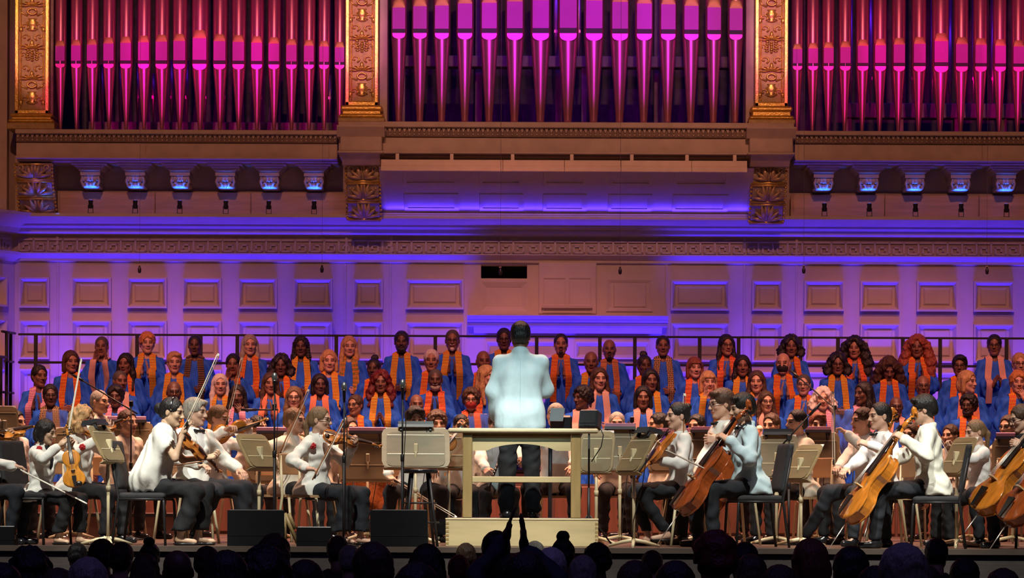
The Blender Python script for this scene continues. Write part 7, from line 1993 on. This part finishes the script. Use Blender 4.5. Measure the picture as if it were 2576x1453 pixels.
for q in (1, -1):
    t = Vector((q*0.2, -1, 0)).normalized(); a = g.an[q]
    v, f = sdf_mesh([cone(a+Vector((0, 0, -0.055))-t*0.04, a+t*0.15+Vector((0, 0, -0.062)), 0.042, 0.036, 0.02), cone(a+Vector((0, 0, -0.02)), a+Vector((0, 0, -0.05)), 0.042, 0.044, 0.02), cut(rbox(a+Vector((0, 0, -0.14)), (0.4, 0.4, 0.05), 0.001, 0.004))], 0.012)
    link('shoe', np_mesh('shoe', v, f), con, M_SHOE)
h = link('hair', hair_mesh('short'), con, HAIR['black']); h.matrix_basis = g.head_M()
# ------------------------------------------------------------------ the audience in the stalls, seen from behind
M_COATS = [cloth('dark_coat', (0.02, 0.018, 0.025)), cloth('wine_coat', (0.05, 0.015, 0.02)), cloth('slate_coat', (0.04, 0.05, 0.07)), cloth('brown_coat', (0.04, 0.028, 0.02))]
M_PLUSH = cloth('seat_leather', (0.06, 0.02, 0.015), 0.5)
HZ = -1.12
ATPL = {}
def aud_tpl(k):
    if k in ATPL: return ATPL[k]
    g = Fig(True, 0.42, -4, sh_w=0.175, neck_lean=4)
    g.look((0, 18, -18, 0)[k], (0, 4, -2, 12)[k], (0, 5, -6, 0)[k])
    for q in (1, -1): g.arm(q, (q*0.12, -0.32, 0.60), pole=(q*0.6, 0.5, -0.5), hand='relaxed', palm=(0, 0, -1))
    body = g.skin(0.0085, 0.008, 0.03)
    P = g.torso(0.03)+[ell(g.pel, (0.19, 0.16, 0.12), 0.05)]+g.arms(0.062, 0.056, 0.048, 0.95)+[ell(g.neckb+g.u*0.01, (0.075, 0.07, 0.03), 0.02), cut(cone(g.neckb, g.head, 0.058, 0.055, 0.01))]
    v, f = sdf_mesh(P, 0.022, folds(0.006)); coat = np_mesh('coat', v, f)
    v, f = sdf_mesh([ell(g.pel, (0.165, 0.13, 0.115), 0.05)]+g.legs(0.092, 0.076, 0.062, 0.97), 0.024); tr = np_mesh('trousers', v, f)
    sh = []
    for q in (1, -1):
        a = g.an[q]; t = g.toe(q)
        v, f = sdf_mesh([cone(a+Vector((0, 0, -0.05)), a+t*0.14+Vector((0, 0, -0.058)), 0.042, 0.034, 0.02)], 0.02); sh.append(np_mesh('shoe', v, f))
    ATPL[k] = (g, body, coat, tr, sh)
    return ATPL[k]
SEATM = {}
def stall_seat(x, y, lab):
    root = empty('stall_seat', (x, y, HZ), PI); tag(root, lab, 'seat', 'stall seats')
    if not SEATM:
        v, f = sdf_mesh([rbox((0, -0.02, 0.40), (0.23, 0.22, 0.035), 0.03, 0.01)], 0.03); SEATM['seat'] = np_mesh('seat', v, f)
        v, f = sdf_mesh([rbox((0, 0.24, 0.62), (0.23, 0.03, 0.24), 0.03, 0.01, Matrix.Rotation(R(8), 3, 'X'))], 0.025); SEATM['backrest'] = np_mesh('backrest', v, f)
        for s in (-1, 1):
            mb = MB(); mb.bbox(s*0.25-0.018, s*0.25+0.018, -0.2, 0.24, 0.0, 0.60, 0.01); SEATM[s] = mb.mesh('side_frame')
    link('seat', SEATM['seat'], root, M_PLUSH); link('backrest', SEATM['backrest'], root, M_PLUSH)
    for s in (-1, 1): link('side_frame', SEATM[s], root, M_BLACK)
AUD = [(77, 1376, 92, 'curlybob', 'black'), (258, 1357, 66, 'afro', 'black'), (196, 1367, 50, 'short', 'black'), (308, 1364, 50, 'short', 'brown'), (378, 1353, 56, 'topbun', 'black'),
       (448, 1381, 80, 'bald', 'brown'), (522, 1374, 62, 'short', 'brown'), (690, 1344, 76, 'fluffy', 'brown'), (572, 1392, 98, 'bob', 'black'), (224, 1404, 98, 'short', 'grey'), (366, 1396, 66, 'long', 'brown'), (668, 1374, 112, 'curlybob', 'black'),
       (850, 1350, 56, 'short', 'brown'), (880, 1372, 58, 'short', 'grey'), (938, 1367, 94, 'short', 'brown'), (1074, 1373, 76, 'long', 'black'), (1050, 1417, 108, 'short', 'black'), (1154, 1397, 60, 'short', 'wine'), (1172, 1367, 50, 'short', 'brown'), (1248, 1338, 68, 'short', 'black'),
       (1222, 1399, 80, 'short', 'brown'), (1322, 1393, 100, 'bob', 'black'), (1345, 1362, 50, 'short', 'grey'), (1386, 1378, 76, 'short', 'white'), (1416, 1342, 50, 'topbun', 'black'), (1466, 1398, 74, 'short', 'grey'), (1502, 1366, 70, 'afro', 'black'),
       (1797, 1337, 104, 'fluffy', 'wine'), (1872, 1365, 70, 'short', 'black'), (1888, 1397, 90, 'short', 'brown'), (2037, 1359, 84, 'bob', 'auburn'), (2062, 1401, 62, 'short', 'brown'), (2139, 1378, 86, 'short', 'black'), (2268, 1370, 106, 'short', 'grey'),
       (2354, 1356, 58, 'short', 'black'), (2424, 1404, 84, 'short', 'black'), (1597, 1411, 88, 'short', 'brown'), (1697, 1413, 100, 'short', 'black'), (1640, 1386, 60, 'short', 'brown'), (2520, 1432, 88, 'short', 'brown'), (10, 1418, 96, 'short', 'black'), (770, 1412, 104, 'bob', 'black'), (150, 1430, 90, 'short', 'brown'), (1960, 1425, 92, 'bob', 'brown'), (2200, 1428, 96, 'bob', 'black'), (2330, 1425, 80, 'short', 'brown')]
rnd = random.Random(11)
occupied = []
for i, (px, ty, w, hair, hc) in enumerate(sorted(AUD)):
    D = min(max(0.175*F/w*(1.15 if hair in ('curlybob', 'afro', 'fluffy') else 1.0), 12.0), 26.5)
    g, body, coat, tr, sh = aud_tpl(i % 4)
    for _ in range(40):
        x = Xq(px, ty, D)
        if all(abs(x-a) > 0.42 or abs(D-b) > 0.85 for a, b in occupied): break
        D += 0.3 if D < 25 else -3.7
    occupied.append((x, D))
    s = (Zq(px, ty, D)-HZ)/(g.head.z+0.122+{'curlybob': .025, 'afro': .03, 'fluffy': .02, 'topbun': .05}.get(hair, .008))
    s = min(max(s, 0.86), 1.12)
    o = link('person', body, None, SKIN[(2, 0, 3, 1, 4)[i % 5]]); o.location = (x, D, HZ); o.rotation_euler = (0, 0, PI); o.scale = (s, s, s)
    # keep the head on its column
    hw = o.matrix_basis @ g.head; o.location.x += x-hw.x
    tag(o, 'seated listener in dark clothes seen from behind, %s from the left of the audience' % ordinal(i+1), 'person', 'audience')
    link('coat', coat, o, M_COATS[i % 4]); link('trousers', tr, o, M_BLK)
    for q in sh: link('shoe', q, o, M_SHOE)
    if hair != 'bald':
        h = link('hair', hair_mesh(hair), o, HAIR[hc]); h.matrix_basis = g.head_M()
    stall_seat(o.location.x, D-0.04, 'dark stall seat under the %s listener from the left' % ordinal(i+1))
# listener clapping above the heads
g = Fig(True, 0.42, -2, sh_w=0.17, neck_lean=4)
D = 16.5
x = Xq(1296, 1400, D)
rp = Vector((x-0.02, D, HZ)); Mw = Matrix.Translation(rp) @ Matrix.Rotation(PI, 4, 'Z') @ Matrix.Scale(0.98, 4); inv = Mw.inverted()
g.arm(1, inv @ Pq(1272, 1352, D+0.10), pole=(0.8, -0.3, 0), hand='flat', palm=(-1, 0, 0), hdir=(-0.25, 0, 1))
g.arm(-1, inv @ Pq(1318, 1372, D+0.10), pole=(-0.8, -0.3, 0), hand='flat', palm=(1, 0.2, 0), hdir=(0.05, 0, 1))
o = link('person', g.skin(0.008, 0.005, 0.02), None, SKIN[4]); o.matrix_basis = Mw
tag(o, 'listener in the stalls clapping with both hands raised before the podium', 'person', 'audience')
cloth_obj('coat', g.torso(0.03)+[ell(g.pel, (0.19, 0.16, 0.12), 0.05)]+g.arms(0.060, 0.052, 0.040, 0.9), 0.02, M_COATS[2], o, folds(0.006))
cloth_obj('trousers', [ell(g.pel, (0.165, 0.13, 0.115), 0.05)]+g.legs(0.092, 0.076, 0.062, 0.97), 0.024, M_BLK, o)
h = link('hair', hair_mesh('bob'), o, HAIR['black']); h.matrix_basis = g.head_M()
stall_seat(rp.x, D-0.04, 'dark stall seat under the clapping listener')
